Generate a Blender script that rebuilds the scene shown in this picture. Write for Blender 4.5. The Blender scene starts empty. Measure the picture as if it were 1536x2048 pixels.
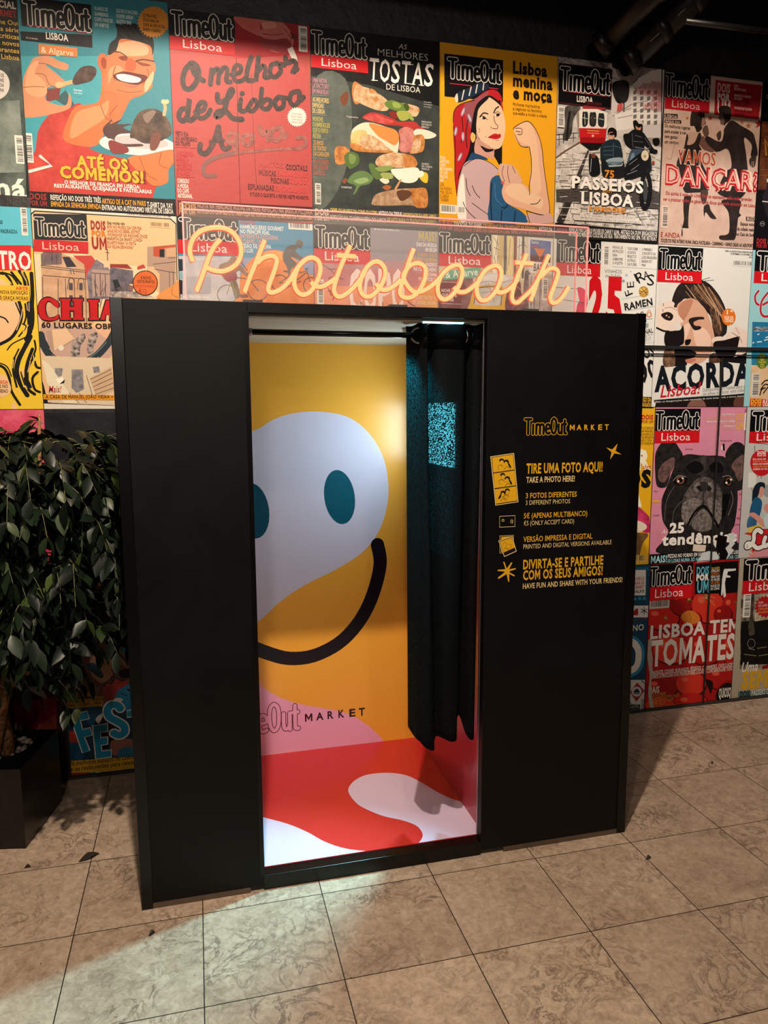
import bpy, math, random
from mathutils import Vector, Matrix
from mathutils.geometry import tessellate_polygon

SC = bpy.context.scene
COL = SC.collection
random.seed(7)

# ---------------------------------------------------------------- camera
FPX = 1470.0
CAM = Vector((0.0, 0.0, 1.6))
ROT = Matrix(((0.96896911, 0.03804766, -0.24423604),
              (-0.24713229, 0.12933406, -0.96031158),
              (-0.00494956, 0.99087087, 0.13472352)))
cam_data = bpy.data.cameras.new('camera')
cam_data.sensor_fit = 'HORIZONTAL'
cam_data.sensor_width = 36.0
cam_data.lens = 36.0 * FPX / 1536.0
cam_data.clip_start = 0.05
cam = bpy.data.objects.new('camera', cam_data)
COL.objects.link(cam)
cam.matrix_world = Matrix.Translation(CAM) @ ROT.to_4x4()
SC.camera = cam

# ---------------------------------------------------------------- look, world, lights
SC.view_settings.view_transform = 'Standard'
SC.view_settings.look = 'None'
SC.view_settings.gamma = 1.0
SC.view_settings.use_curve_mapping = False
SC.view_settings.exposure = 0.0
W = bpy.data.worlds.new('world')
SC.world = W
W.use_nodes = True
W.node_tree.nodes['Background'].inputs[0].default_value = (1.0, 0.80, 0.66, 1)
W.node_tree.nodes['Background'].inputs[1].default_value = 0.045


def spot(name, loc, target, power, angle, color, blend=0.6, radius=0.04):
    d = bpy.data.lights.new(name, 'SPOT')
    d.energy = power; d.color = color; d.spot_size = math.radians(angle)
    d.spot_blend = blend; d.shadow_soft_size = radius
    o = bpy.data.objects.new(name, d); COL.objects.link(o)
    o.location = loc
    o.rotation_euler = (Vector(target) - Vector(loc)).to_track_quat('-Z', 'Y').to_euler()
    return o


spot('track_spot_booth', (0.0, 0.80, 4.15), (1.2, 2.8, 0.8), 560, 104, (1.0, 0.82, 0.65), 0.5)
spot('track_spot_doorway', (0.36, 0.82, 4.15), (0.8, 3.2, 1.0), 70, 80, (1.0, 0.76, 0.55), 0.5)
spot('track_spot_right', (2.75, 1.2, 4.15), (2.85, 3.3, 2.05), 250, 46, (1.0, 0.96, 0.92), 0.8)
spot('track_spot_left', (-1.2, 0.60, 4.15), (-0.9, 3.1, 1.9), 90, 70, (1.0, 0.78, 0.58), 0.7)
spot('front_fill_spot', (0.6, -1.0, 4.3), (0.7, 2.9, 2.4), 70, 80, (1.0, 0.84, 0.70), 0.9)  # added broad fill from the front, no fixture seen
spot('rear_sheen_spot', (-0.5, -2.0, 2.9), (-0.1, 2.6, 1.5), 110, 62, (1.0, 0.88, 0.76), 0.9, 0.12)  # added unseen lamp behind the camera: sheen on the booth panel, low fill

# ---------------------------------------------------------------- materials
MATS = {}


def lin(h):
    h = h.lstrip('#')
    r = []
    for i in (0, 2, 4):
        c = int(h[i:i + 2], 16) / 255.0
        r.append(c / 12.92 if c <= 0.04045 else ((c + 0.055) / 1.055) ** 2.4)
    return (r[0], r[1], r[2], 1.0)


def mat(name, color, rough=0.5, metal=0.0, spec=0.5, emit=None, emit_s=0.0):
    if name in MATS:
        return MATS[name]
    m = bpy.data.materials.new(name); m.use_nodes = True
    b = m.node_tree.nodes['Principled BSDF']
    b.inputs['Base Color'].default_value = lin(color) if isinstance(color, str) else (*color, 1)
    b.inputs['Roughness'].default_value = rough
    b.inputs['Metallic'].default_value = metal
    b.inputs['Specular IOR Level'].default_value = spec
    if emit is not None:
        b.inputs['Emission Color'].default_value = lin(emit) if isinstance(emit, str) else (*emit, 1)
        b.inputs['Emission Strength'].default_value = emit_s
    MATS[name] = m
    return m


def link(m, a, b):
    m.node_tree.links.new(a, b)


def node(m, t, **kw):
    n = m.node_tree.nodes.new(t)
    for k, v in kw.items():
        setattr(n, k, v)
    return n


def ramp(m, fac, stops):
    r = node(m, 'ShaderNodeValToRGB')
    e = r.color_ramp.elements
    while len(e) < len(stops):
        e.new(0.5)
    for i, (p, c) in enumerate(stops):
        e[i].position = p
        e[i].color = lin(c) if isinstance(c, str) else (c, c, c, 1)
    link(m, fac, r.inputs[0])
    return r.outputs[0]


def noise_tex(m, coord, scale, detail=3.0, rough=0.5, dist=0.0, out='Fac'):
    n = node(m, 'ShaderNodeTexNoise')
    n.inputs['Scale'].default_value = scale
    n.inputs['Detail'].default_value = detail
    n.inputs['Roughness'].default_value = rough
    n.inputs['Distortion'].default_value = dist
    if coord is not None:
        link(m, coord, n.inputs['Vector'])
    return n.outputs[out]


def ink(h):
    """printed ink on slightly wrinkled, satin paper"""
    key = 'ink_' + h
    if key in MATS:
        return MATS[key]
    m = mat(key, h.split('~')[0], 0.45, 0.0, 0.16)
    b = m.node_tree.nodes['Principled BSDF']
    tc = node(m, 'ShaderNodeTexCoord').outputs['Object']
    if '~' in h:                      # two-ink screened print: '#aaa~#bbb~scale[~detail]'
        p = h.split('~')
        f = noise_tex(m, tc, float(p[2]), float(p[3]) if len(p) > 3 else 6.0, 0.65)
        c = ramp(m, f, [(0.36, p[0]), (0.64, p[1])])
        link(m, c, b.inputs['Base Color'])
    f2 = noise_tex(m, tc, 26.0, 4.0, 0.6)
    bp = node(m, 'ShaderNodeBump')
    bp.inputs['Strength'].default_value = 0.10
    bp.inputs['Distance'].default_value = 0.01
    link(m, f2, bp.inputs['Height'])
    link(m, bp.outputs[0], b.inputs['Normal'])
    return m


# ---------------------------------------------------------------- mesh builder
class MB:
    def __init__(s):
        s.v = []; s.f = []; s.m = []; s.mats = []; s.smooth = []

    def mi(s, m):
        if m not in s.mats:
            s.mats.append(m)
        return s.mats.index(m)

    def face(s, pts, m, smooth=False):
        n = len(s.v)
        s.v.extend([tuple(p) for p in pts])
        s.f.append(tuple(range(n, n + len(pts)))); s.m.append(s.mi(m)); s.smooth.append(smooth)

    def box(s, x0, x1, y0, y1, z0, z1, m):
        c = [(x, y, z) for z in (z0, z1) for y in (y0, y1) for x in (x0, x1)]
        s.hexa(c, m)

    def hexa(s, c, m):
        n = len(s.v); s.v.extend([tuple(p) for p in c]); k = s.mi(m)
        for f in ((0, 2, 3, 1), (4, 5, 7, 6), (0, 1, 5, 4), (2, 6, 7, 3), (0, 4, 6, 2), (1, 3, 7, 5)):
            s.f.append(tuple(n + i for i in f)); s.m.append(k); s.smooth.append(False)

    def tube(s, pts, r, m, seg=10, caps=True):
        pts = [Vector(p) for p in pts]
        rr = r if isinstance(r, (list, tuple)) else [r] * len(pts)
        k = s.mi(m); base = len(s.v); prev = None
        for i, p in enumerate(pts):
            t = (pts[min(i + 1, len(pts) - 1)] - pts[max(i - 1, 0)])
            if t.length < 1e-9:
                t = Vector((0, 0, 1))
            t.normalize()
            if prev is None:
                up = Vector((0, 0, 1)) if abs(t.z) < 0.9 else Vector((1, 0, 0))
                prev = t.cross(up).normalized()
            nrm = (prev - t * prev.dot(t))
            if nrm.length < 1e-6:
                nrm = t.orthogonal()
            nrm.normalize(); prev = nrm
            bn = t.cross(nrm)
            for j in range(seg):
                a = 2 * math.pi * j / seg
                s.v.append(tuple(p + (nrm * math.cos(a) + bn * math.sin(a)) * rr[i]))
        for i in range(len(pts) - 1):
            for j in range(seg):
                a = base + i * seg + j; b = base + i * seg + (j + 1) % seg
                s.f.append((a, b, b + seg, a + seg)); s.m.append(k); s.smooth.append(True)
        if caps:
            s.f.append(tuple(base + j for j in reversed(range(seg)))); s.m.append(k); s.smooth.append(False)
            e = base + (len(pts) - 1) * seg
            s.f.append(tuple(e + j for j in range(seg))); s.m.append(k); s.smooth.append(False)

    def build(s, name, parent=None, bevel=0.0):
        me = bpy.data.meshes.new(name)
        me.from_pydata(s.v, [], s.f)
        for m in s.mats:
            me.materials.append(m)
        me.polygons.foreach_set('material_index', s.m)
        me.polygons.foreach_set('use_smooth', s.smooth)
        me.update()
        o = bpy.data.objects.new(name, me); COL.objects.link(o)
        if parent is not None:
            o.parent = parent
            o.matrix_parent_inverse = Matrix.Translation(parent.location).inverted()
        if bevel:
            b = o.modifiers.new('bevel', 'BEVEL'); b.width = bevel; b.segments = 2; b.limit_method = 'ANGLE'
        return o


def tag(o, label=None, cat=None, group=None, kind=None):
    if label: o['label'] = label
    if cat: o['category'] = cat
    if group: o['group'] = group
    if kind: o['kind'] = kind
    return o


def empty(name, loc):
    o = bpy.data.objects.new(name, None); COL.objects.link(o)
    o.location = loc; o.empty_display_size = 0.1
    return o


def boxpart(name, parent, dims, m, bevel=0.0, label=None):
    b = MB(); b.box(*dims, m)
    o = b.build(name, parent, bevel)
    if label: o['label'] = label
    return o


# ---------------------------------------------------------------- measuring in the photograph
def ray(px, py):
    return ROT @ Vector(((px - 768) / FPX, -(py - 1024) / FPX, -1.0))


def on_y(px, py, Y):
    d = ray(px, py); return CAM + d * (Y / d.y)


def on_z(px, py, z):
    d = ray(px, py); return CAM + d * ((z - CAM.z) / d.z)


def on_x(px, py, X):
    d = ray(px, py); return CAM + d * (X / d.x)


def pairs(t):
    if isinstance(t, str):
        n = [float(a) for a in t.replace(',', ' ').split()]
        return [(n[i], n[i + 1]) for i in range(0, len(n) - 1, 2)]
    return list(t)


def smooth_pts(p, closed, k=5):
    n = len(p); out = []
    rng = range(n) if closed else range(n - 1)
    for i in rng:
        if closed:
            a, b, c, d = p[(i - 1) % n], p[i], p[(i + 1) % n], p[(i + 2) % n]
        else:
            a, b, c, d = p[max(i - 1, 0)], p[i], p[i + 1], p[min(i + 2, n - 1)]
        for j in range(k):
            t = j / k; t2 = t * t; t3 = t2 * t
            out.append(tuple(0.5 * ((2 * b[q]) + (-a[q] + c[q]) * t + (2 * a[q] - 5 * b[q] + 4 * c[q] - d[q]) * t2
                             + (-a[q] + 3 * b[q] - 3 * c[q] + d[q]) * t3) for q in range(len(b))))
    if not closed:
        out.append(tuple(p[-1]))
    return out


def clip_poly(poly, r):
    """clip a convex uv polygon to the rectangle (u0, v0, u1, v1)"""
    for ax, lim, sg in ((0, r[0], 1), (0, r[2], -1), (1, r[1], 1), (1, r[3], -1)):
        out = []
        n = len(poly)
        for i in range(n):
            a, b = poly[i], poly[(i + 1) % n]
            da, db = sg * (a[ax] - lim), sg * (b[ax] - lim)
            if da >= 0:
                out.append(a)
            if (da >= 0) != (db >= 0):
                t = da / (da - db)
                out.append((a[0] + (b[0] - a[0]) * t, a[1] + (b[1] - a[1]) * t))
        poly = out
        if len(poly) < 3:
            return []
    return poly


TXT = {}


def glyph_islands(body, bold, shear, spacing):
    c = bpy.data.curves.new('t', 'FONT')
    c.body = body; c.size = 1.0; c.offset = bold; c.shear = shear; c.resolution_u = 2
    c.space_character = 1.0 + 2.4 * max(spacing, 0.0)
    o = bpy.data.objects.new('t', c)
    me = o.to_mesh()
    vs = [(v.co.x, v.co.y) for v in me.vertices]
    me.calc_loop_triangles()
    par = list(range(len(vs)))

    def find(i):
        while par[i] != i:
            par[i] = par[par[i]]; i = par[i]
        return i
    for t in me.loop_triangles:
        i0 = find(t.vertices[0])
        for i in t.vertices[1:]:
            par[find(i)] = i0
    ids = {}; tr = []; comps = []
    for t in me.loop_triangles:         # neighbouring letters get alternating heights so that heavy letters never lie coplanar
        k = ids.setdefault(find(t.vertices[0]), len(ids))
        if k == len(comps):
            comps.append({'n': 0, 'x0': 9e9, 'x1': -9e9, 'y0': 9e9, 'y1': -9e9})
        q = comps[k]; q['n'] += 1
        for i in t.vertices:
            x, y = vs[i]
            q['x0'] = min(q['x0'], x); q['x1'] = max(q['x1'], x); q['y0'] = min(q['y0'], y); q['y1'] = max(q['y1'], y)
        tr.append(tuple(vs[i] for i in t.vertices) + (k,))
    o.to_mesh_clear()
    bpy.data.objects.remove(o); bpy.data.curves.remove(c)
    return tr, comps


_m = glyph_islands('M', 0.0, 0.0, 0.0)[1][0]
M_W = _m['x1'] - _m['x0']


def text_tris(body, bold=0.0, shear=0.0):
    key = (body, round(bold, 4), round(shear, 3))
    if key in TXT:
        return TXT[key]
    bold = min(bold, 0.07)
    tr, comps = glyph_islands(body, bold, shear, bold)
    if 'M' in body and bold > 0 and shear == 0:
        # the built-in M fills wrongly when thickened: redraw it from its own bounds
        _, thin = glyph_islands(body, 0.0, shear, bold)
        for c in thin:
            if c['n'] == 13 and abs(c['x1'] - c['x0'] - M_W) < 0.02 and abs(c['y0']) < 0.02:
                xm = (c['x0'] + c['x1']) / 2
                ks = [k for k, q in enumerate(comps) if abs((q['x0'] + q['x1']) / 2 - xm) < 0.03 and q['n'] > 13]
                tr = [t for t in tr if t[3] not in ks]
                x0, x1, y0, y1 = c['x0'] - bold, c['x1'] + bold, c['y0'] - bold, c['y1'] + bold
                s, H = 0.095 + 1.7 * bold, y1 - y0
                p = [(x0, y0), (x0 + s, y0), (x0 + s, y0 + .62 * H), (xm, y0 + .14 * H), (x1 - s, y0 + .62 * H), (x1 - s, y0), (x1, y0), (x1, y1),
                     (x1 - s * 1.05, y1), (xm, y0 + .48 * H + .4 * bold), (x0 + s * 1.05, y1), (x0, y1)]
                for t in tessellate_polygon([[Vector((u, v, 0)) for u, v in p]]):
                    tr.append(tuple(p[q] for q in t) + (len(comps),))
    tr = [t[:3] + (t[3] % 4,) for t in tr]
    vs = [v for t in tr for v in t[:3]]
    xs = [v[0] for v in vs] or [0, 1]
    TXT[key] = (tr, min(xs), max(xs))
    return TXT[key]


CAP = 0.73          # cap height of the built-in font at size 1 (set below by measuring H)
_h = text_tris('H'); CAP = max(v[1] for t in _h[0] for v in t[:3]) - min(v[1] for t in _h[0] for v in t[:3])


# ---------------------------------------------------------------- flat print on a surface
class Art:
    """Printed artwork on a plane. Coordinates are read off an enlarged crop of the photograph
    (crop origin x0, y0 and enlargement s) and carried onto the real surface."""
    STEP = 0.00002

    def __init__(s, to_uv, to_xyz, rect, step=None):
        s.to_uv, s.to_xyz, s.rect = to_uv, to_xyz, rect
        s.parts = {}; s.cur = 'main'; s.h = 0.0006
        s.ox = s.oy = 0.0; s.sc = 1.0
        if step: s.STEP = step

    def crop(s, x0, y0, sc):
        s.ox, s.oy, s.sc = x0, y0, sc
        return s

    def part(s, n):
        s.cur = n; return s

    def mb(s):
        if s.cur not in s.parts:
            s.parts[s.cur] = MB()
        return s.parts[s.cur]

    def uv(s, x, y):
        return s.to_uv(s.ox + x / s.sc, s.oy + y / s.sc)

    def unit(s, x, y):
        a, b, c = s.uv(x, y), s.uv(x + 4, y), s.uv(x, y + 4)
        return 0.5 * (math.hypot(b[0] - a[0], b[1] - a[1]) + math.hypot(c[0] - a[0], c[1] - a[1])) / 4

    def tri(s, poly, m, dh=0.0):
        poly = clip_poly(poly, s.rect)
        if not poly:
            return
        ar = sum(poly[i - 1][0] * poly[i][1] - poly[i][0] * poly[i - 1][1] for i in range(len(poly)))
        if abs(ar) < 1e-12:
            return
        if ar < 0:
            poly = poly[::-1]
        s.mb().face([s.to_xyz(u, v, s.h + dh) for u, v in poly], m)

    def fill_uv(s, pts, m):
        try:
            ts = tessellate_polygon([[Vector((u, v, 0)) for u, v in pts]])
        except Exception:
            return
        for t in ts:
            q = [pts[i] for i in t]
            if (q[1][0] - q[0][0]) * (q[2][1] - q[0][1]) - (q[1][1] - q[0][1]) * (q[2][0] - q[0][0]) < 0:
                q.reverse()
            s.tri(q, m)

    # filled polygon
    def P(s, col, pts, sm=False):
        s.h += s.STEP
        p = [s.uv(*q) for q in pairs(pts)]
        if sm: p = smooth_pts(p, True)
        s.fill_uv(p, ink(col))
        return s

    def Q(s, col, pts): return s.P(col, pts, True)

    # axis-aligned rectangle of the real sheet, given by two opposite corners
    def R(s, col, x0, y0, x1, y1):
        s.h += s.STEP
        a, b = s.uv(x0, y0), s.uv(x1, y1)
        u0, u1 = sorted((a[0], b[0])); v0, v1 = sorted((a[1], b[1]))
        s.tri([(u0, v0), (u1, v0), (u1, v1), (u0, v1)], ink(col))
        return s

    def E(s, col, x, y, rx, ry=None, rot=0.0, n=28):
        ry = rx if ry is None else ry
        c, d = math.cos(math.radians(rot)), math.sin(math.radians(rot))
        pts = []
        for i in range(n):
            a = 2 * math.pi * i / n
            ex, ey = rx * math.cos(a), ry * math.sin(a)
            pts.append((x + ex * c - ey * d, y + ex * d + ey * c))
        return s.P(col, pts)

    def burst(s, col, x, y, r0, r1, n):
        pts = []
        for i in range(2 * n):
            a = math.pi * i / n
            r = r1 if i % 2 else r0
            pts.append((x + r * math.cos(a), y + r * math.sin(a)))
        return s.P(col, pts)

    def ribbon(s, p, w, m, closed=False, d0=0.0):
        """flat stroke with round ends; it climbs by microns along its way so that it never crosses itself in one plane"""
        n = len(p)
        if n < 2: return
        L = []
        for i in range(n):
            a = p[(i - 1) % n] if (closed or i) else p[0]
            b = p[(i + 1) % n] if (closed or i < n - 1) else p[-1]
            dx, dy = b[0] - a[0], b[1] - a[1]; l = math.hypot(dx, dy) or 1e-9
            L.append((-dy / l * w / 2, dx / l * w / 2))
        rng = range(n) if closed else range(n - 1)
        st = min(1.5e-6, 1.4e-5 / n)
        for i in rng:
            j = (i + 1) % n
            a, b = p[i], p[j]
            q = [(a[0] + L[i][0], a[1] + L[i][1]), (a[0] - L[i][0], a[1] - L[i][1]),
                 (b[0] - L[j][0], b[1] - L[j][1]), (b[0] + L[j][0], b[1] + L[j][1])]
            s.tri(q[:3], m, d0 + i * st); s.tri([q[0], q[2], q[3]], m, d0 + i * st)
        if not closed:
            for e, o, k0 in ((p[0], L[0], 0), (p[-1], L[-1], n - 1)):
                a0 = math.atan2(o[1], o[0]) + (0 if k0 == 0 else math.pi)
                s.tri([(e[0] + w / 2 * math.cos(a0 + math.pi * k / 7), e[1] + w / 2 * math.sin(a0 + math.pi * k / 7))
                       for k in range(8)], m, d0 + k0 * st)

    # brush stroke along points, width in crop pixels
    def S(s, col, w, pts, sm=True, closed=False):
        s.h += s.STEP
        q = pairs(pts)
        ww = w * s.unit(*q[0])
        p = [s.uv(*a) for a in q]
        if sm and len(p) > 2: p = smooth_pts(p, closed, 4)
        s.ribbon(p, ww, ink(col), closed)
        return s

    # several separate straight strokes: "x0 y0 x1 y1 | ..."
    def L(s, col, w, txt, sm=True):
        for part in txt.split('|'):
            s.h -= s.STEP * 0.8
            s.S(col, w, part, sm)
        return s

    # line of lettering: left end x0, baseline y, right end x1, cap height h
    def T(s, col, body, x0, y, x1, h, b=0.02, sh=0.0, y1=None, al='L', wmax=None):
        if not body.strip(): return s
        s.h += s.STEP
        tr, a, e = text_tris(body, b, sh)
        o = s.uv(x0, y); k = s.unit(x0, y)
        hh = abs(s.uv(x0, y - h)[1] - o[1])
        if y1 is None:
            w = s.uv(x1, y)[0] - o[0]; ang = 0.0
        else:
            p = s.uv(x1, y1); w = math.hypot(p[0] - o[0], p[1] - o[1]); ang = math.atan2(p[1] - o[1], p[0] - o[0])
        s.put(tr, a, e, o, w, hh, ang, ink(col), wmax, al)
        return s

    def put(s, tr, a, e, o, w, hh, ang, m, wmax=None, al='L'):
        full = w
        kx = (w / (wmax if wmax else (e - a)))
        ww = (e - a) * kx
        off = {'L': 0.0, 'C': (full - ww) / 2, 'R': full - ww}[al]
        ky = hh / CAP; c, d = math.cos(ang), math.sin(ang)
        for t in tr:
            q = []
            for x, y in t[:3]:
                X, Y = (x - a) * kx + off, y * ky
                q.append((o[0] + X * c - Y * d, o[1] + X * d + Y * c))
            if (q[1][0] - q[0][0]) * (q[2][1] - q[0][1]) - (q[1][1] - q[0][1]) * (q[2][0] - q[0][0]) < 0:
                q.reverse()
            s.tri(q, m, t[3] * 3e-6)

    # outlined lettering
    def O(s, col, edge, body, x0, y, x1, h, b=0.03, eb=0.08, sh=0.0, y1=None):
        """edge-coloured heavier copy below, then the lettering (both share the light copy's layout)"""
        tr, a, e = text_tris(body, b, sh)
        o = s.uv(x0, y); hh = abs(s.uv(x0, y - h)[1] - o[1])
        if y1 is None:
            w = s.uv(x1, y)[0] - o[0]; ang = 0.0
        else:
            p = s.uv(x1, y1); w = math.hypot(p[0] - o[0], p[1] - o[1]); ang = math.atan2(p[1] - o[1], p[0] - o[0])
        s.h += s.STEP
        tr2, a2, e2 = text_tris(body, eb, sh)
        s.put(tr2, a, e, o, w, hh, ang, ink(edge), wmax=e - a)
        s.h += s.STEP
        s.put(tr, a, e, o, w, hh, ang, ink(col))
        return s

    # paragraph: baselines y, y+dy, ...; the longest line ends at x1
    def TL(s, col, lines, x0, y, x1, h, dy, b=0.02, al='L', sh=0.0):
        cols = col if isinstance(col, list) else [col] * len(lines)
        mx = max(text_tris(l, b, sh)[2] - text_tris(l, b, sh)[1] for l in lines if l.strip())
        for i, l in enumerate(lines):
            s.T(cols[i], l, x0, y + i * dy, x1, h, b, sh, None, al, mx)
        return s

    def barcode(s, x0, y0, x1, y1, vert=False, ink_c='#14161a', paper='#dcd8cf'):
        keep = s.cur; s.part('barcode')
        s.R(paper, x0, y0, x1, y1)
        s.h += s.STEP
        a, b = s.uv(x0, y0), s.uv(x1, y1)
        u0, u1 = sorted((a[0], b[0])); v0, v1 = sorted((a[1], b[1]))
        du, dv = u1 - u0, v1 - v0
        rnd = random.Random(int(x0 * 7 + y0)); t = 0.08
        while t < 0.92:
            w = rnd.choice((0.012, 0.02, 0.03))
            if not 0.62 < t < 0.68:
                if vert:
                    q = [(u0 + .22 * du, v0 + t * dv), (u1 - .1 * du, v0 + t * dv), (u1 - .1 * du, v0 + (t + w) * dv), (u0 + .22 * du, v0 + (t + w) * dv)]
                else:
                    q = [(u0 + t * du, v0 + .22 * dv), (u0 + (t + w) * du, v0 + .22 * dv), (u0 + (t + w) * du, v1 - .1 * dv), (u0 + t * du, v1 - .1 * dv)]
                s.tri(q, ink(ink_c))
            t += w + rnd.choice((0.012, 0.018, 0.03))
        s.cur = keep
        return s

    # the outlined masthead lettering, drawn as rounded strokes in a box
    LOGO = [([(3, 41.5), (17, 41.5)], 0), ([(10, 41), (10, 5)], 0), ([(21.5, 28), (21.5, 4.5)], 0),
            ([(29, 28), (29, 4.5)], 0), ([(29, 23), (31.5, 28), (35.5, 28), (37.5, 23), (37.5, 4.5)], 1),
            ([(37.5, 23), (40, 28), (44, 28), (46, 23), (46, 4.5)], 1),
            ([(53, 17), (60.5, 18.5), (60, 25), (56.5, 28.5), (53, 26), (51.8, 17), (52.5, 9), (56, 5), (60.5, 7)], 1),
            ([(70, 43), (74.4, 38), (75.8, 25), (74.4, 11), (70, 5), (65.6, 11), (64.2, 25), (65.6, 38), (70, 43)], 1),
            ([(81.5, 28), (81.5, 11), (83.5, 5.5), (87, 7), (88.5, 11)], 1), ([(89, 28), (89, 4.5)], 0),
            ([(95.5, 38), (95.5, 9), (97, 5), (99.5, 5)], 1), ([(92.5, 28.5), (99, 28.5)], 0)]

    def logo(s, x0, y0, x1, y1, edge='#d9d3cb', body='#08080a', we=8.6, wb=5.2):
        a, b = s.uv(x0, y0), s.uv(x1, y1)
        u0, u1 = sorted((a[0], b[0])); v0, v1 = sorted((a[1], b[1]))
        kx, ky = (u1 - u0) / 102.0, (v1 - v0) / 46.0
        for col, w in ((edge, we), (body, wb)):
            if col is None: continue
            s.h += 4.5e-5
            for li, (pts, sm) in enumerate(s.LOGO):
                p = [(u0 + x * kx, v0 + (y - 1) * ky) for x, y in pts]
                if sm: p = smooth_pts(p, False, 4)
                s.ribbon(p, w * kx, ink(col), False, li * 2.5e-6)
        return s

    def masthead(s, x0, y0, x1, y1, split=0.66, city='Lisboa', bx0=None, box='#08080b', red='#c3141c', citycol='#e6d5d0',
                 edge='#d9d3cb', cx=(0.2, 0.8), b=0.0):
        """black block with the outlined title and a red band with the city name below it"""
        keep = s.cur; s.part('masthead')
        a, bb = s.uv(x0, y0), s.uv(x1, y1)
        s.R(box, x0, y0, x1, y1)
        u0, u1 = a[0], bb[0]; v1, v0 = a[1], bb[1]
        vm = v1 - (v1 - v0) * split
        s.h += s.STEP
        s.tri([(u0, v0), (u1, v0), (u1, vm), (u0, vm)], ink(red))
        kx, ky = (u1 - u0) * 0.95 / 102.0, (v1 - vm) * 0.93 / 46.0
        for col, w in ((edge, 8.4), (box, 5.4)):
            s.h += 4.5e-5
            for li, (pts, sm) in enumerate(s.LOGO):
                p = [(u0 + (u1 - u0) * .03 + x * kx, vm + (v1 - vm) * .02 + (y - 1) * ky) for x, y in pts]
                if sm: p = smooth_pts(p, False, 4)
                s.ribbon(p, w * kx, ink(col), False, li * 2.5e-6)
        if city:
            s.h += s.STEP
            tr, ta, te = text_tris(city, b)
            o = (u0 + (u1 - u0) * cx[0], v0 + (vm - v0) * 0.2)
            s.put(tr, ta, te, o, (u1 - u0) * (cx[1] - cx[0]), (vm - v0) * 0.62, 0.0, ink(citycol))
        s.cur = keep
        return s


YW = 3.310          # face of the poster wall


def wall_uv(px, py):
    p = on_y(px, py, YW); return (p.x, p.z)


def poster(name_x0, z0, x1, z1, paper, label, drawing, group='magazine covers pasted on the wall', rough=None):
    """one pasted cover: a thin sheet with its print, lettering pieces as parts"""
    x0 = name_x0
    g = 0.0015
    a = Art(wall_uv, lambda u, v, h: (u, YW - 0.001 - h, v), (x0 + g, z0 + g, x1 - g, z1 - g))
    m = a.mb()
    m.box(x0 + g, x1 - g, YW - 0.0014, YW - 0.0001, z0 + g, z1 - g, ink(paper))
    drawing(a)
    root = a.parts['main'].build('magazine_cover_poster')
    c = Vector(((x0 + x1) / 2, YW, z0))
    root.data.transform(Matrix.Translation(-c)); root.location = c
    tag(root, label, 'poster', group)
    for k, mbp in a.parts.items():
        if k != 'main' and mbp.f:
            mbp.build(k.split('#')[0], root)
    return root
# ================================================================= the setting
black_paint = mat('black_wall_paint', '#0b0b0c', 0.55)
b = black_paint.node_tree.nodes['Principled BSDF']
tc = node(black_paint, 'ShaderNodeTexCoord').outputs['Object']
link(black_paint, ramp(black_paint, noise_tex(black_paint, tc, 5.0, 6.0, 0.7), [(0.35, '#070708'), (0.6, '#121314'), (0.78, '#232527')]), b.inputs['Base Color'])
bp = node(black_paint, 'ShaderNodeBump'); bp.inputs['Strength'].default_value = 0.3; bp.inputs['Distance'].default_value = 0.02
link(black_paint, noise_tex(black_paint, tc, 14.0, 5.0, 0.6), bp.inputs['Height']); link(black_paint, bp.outputs[0], b.inputs['Normal'])

# limestone floor tiles
stone = mat('limestone_tiles', '#b39a80', 0.42, 0.0, 0.4)
b = stone.node_tree.nodes['Principled BSDF']
geo = node(stone, 'ShaderNodeNewGeometry').outputs['Position']
sep = node(stone, 'ShaderNodeSeparateXYZ'); link(stone, geo, sep.inputs[0])


def mth(m, op, a, bb=None, clamp=False):
    n = node(m, 'ShaderNodeMath', operation=op, use_clamp=clamp)
    for i, q in enumerate((a, bb)):
        if q is None: continue
        if isinstance(q, (int, float)): n.inputs[i].default_value = q
        else: link(m, q, n.inputs[i])
    return n.outputs[0]


TILE = 0.3885
tx = mth(stone, 'DIVIDE', mth(stone, 'ADD', sep.outputs[0], 0.0362), TILE)
ty = mth(stone, 'DIVIDE', mth(stone, 'SUBTRACT', sep.outputs[1], 2.2525), TILE)
fx, fy = mth(stone, 'FLOOR', tx), mth(stone, 'FLOOR', ty)
ex = mth(stone, 'SUBTRACT', 0.5, mth(stone, 'ABSOLUTE', mth(stone, 'SUBTRACT', mth(stone, 'FRACT', tx), 0.5)))
ey = mth(stone, 'SUBTRACT', 0.5, mth(stone, 'ABSOLUTE', mth(stone, 'SUBTRACT', mth(stone, 'FRACT', ty), 0.5)))
joint = mth(stone, 'LESS_THAN', mth(stone, 'MINIMUM', ex, ey), 0.0042)
cell = node(stone, 'ShaderNodeCombineXYZ'); link(stone, fx, cell.inputs[0]); link(stone, fy, cell.inputs[1])
wn = node(stone, 'ShaderNodeTexWhiteNoise'); wn.noise_dimensions = '3D'; link(stone, cell.outputs[0], wn.inputs['Vector'])
off = node(stone, 'ShaderNodeVectorMath', operation='MULTIPLY_ADD')
link(stone, wn.outputs['Color'], off.inputs[0]); off.inputs[1].default_value = (7, 7, 7); link(stone, geo, off.inputs[2])
p = off.outputs[0]
cloud = noise_tex(stone, p, 5.5, 5.0, 0.6, 0.4)
basec = ramp(stone, cloud, [(0.25, '#84705e'), (0.45, '#b09a84'), (0.6, '#c3ae98'), (0.8, '#a48d77')])
vein = noise_tex(stone, p, 8.5, 7.0, 0.62, 1.6)
ridge = mth(stone, 'ABSOLUTE', mth(stone, 'SUBTRACT', vein, 0.5))
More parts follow.
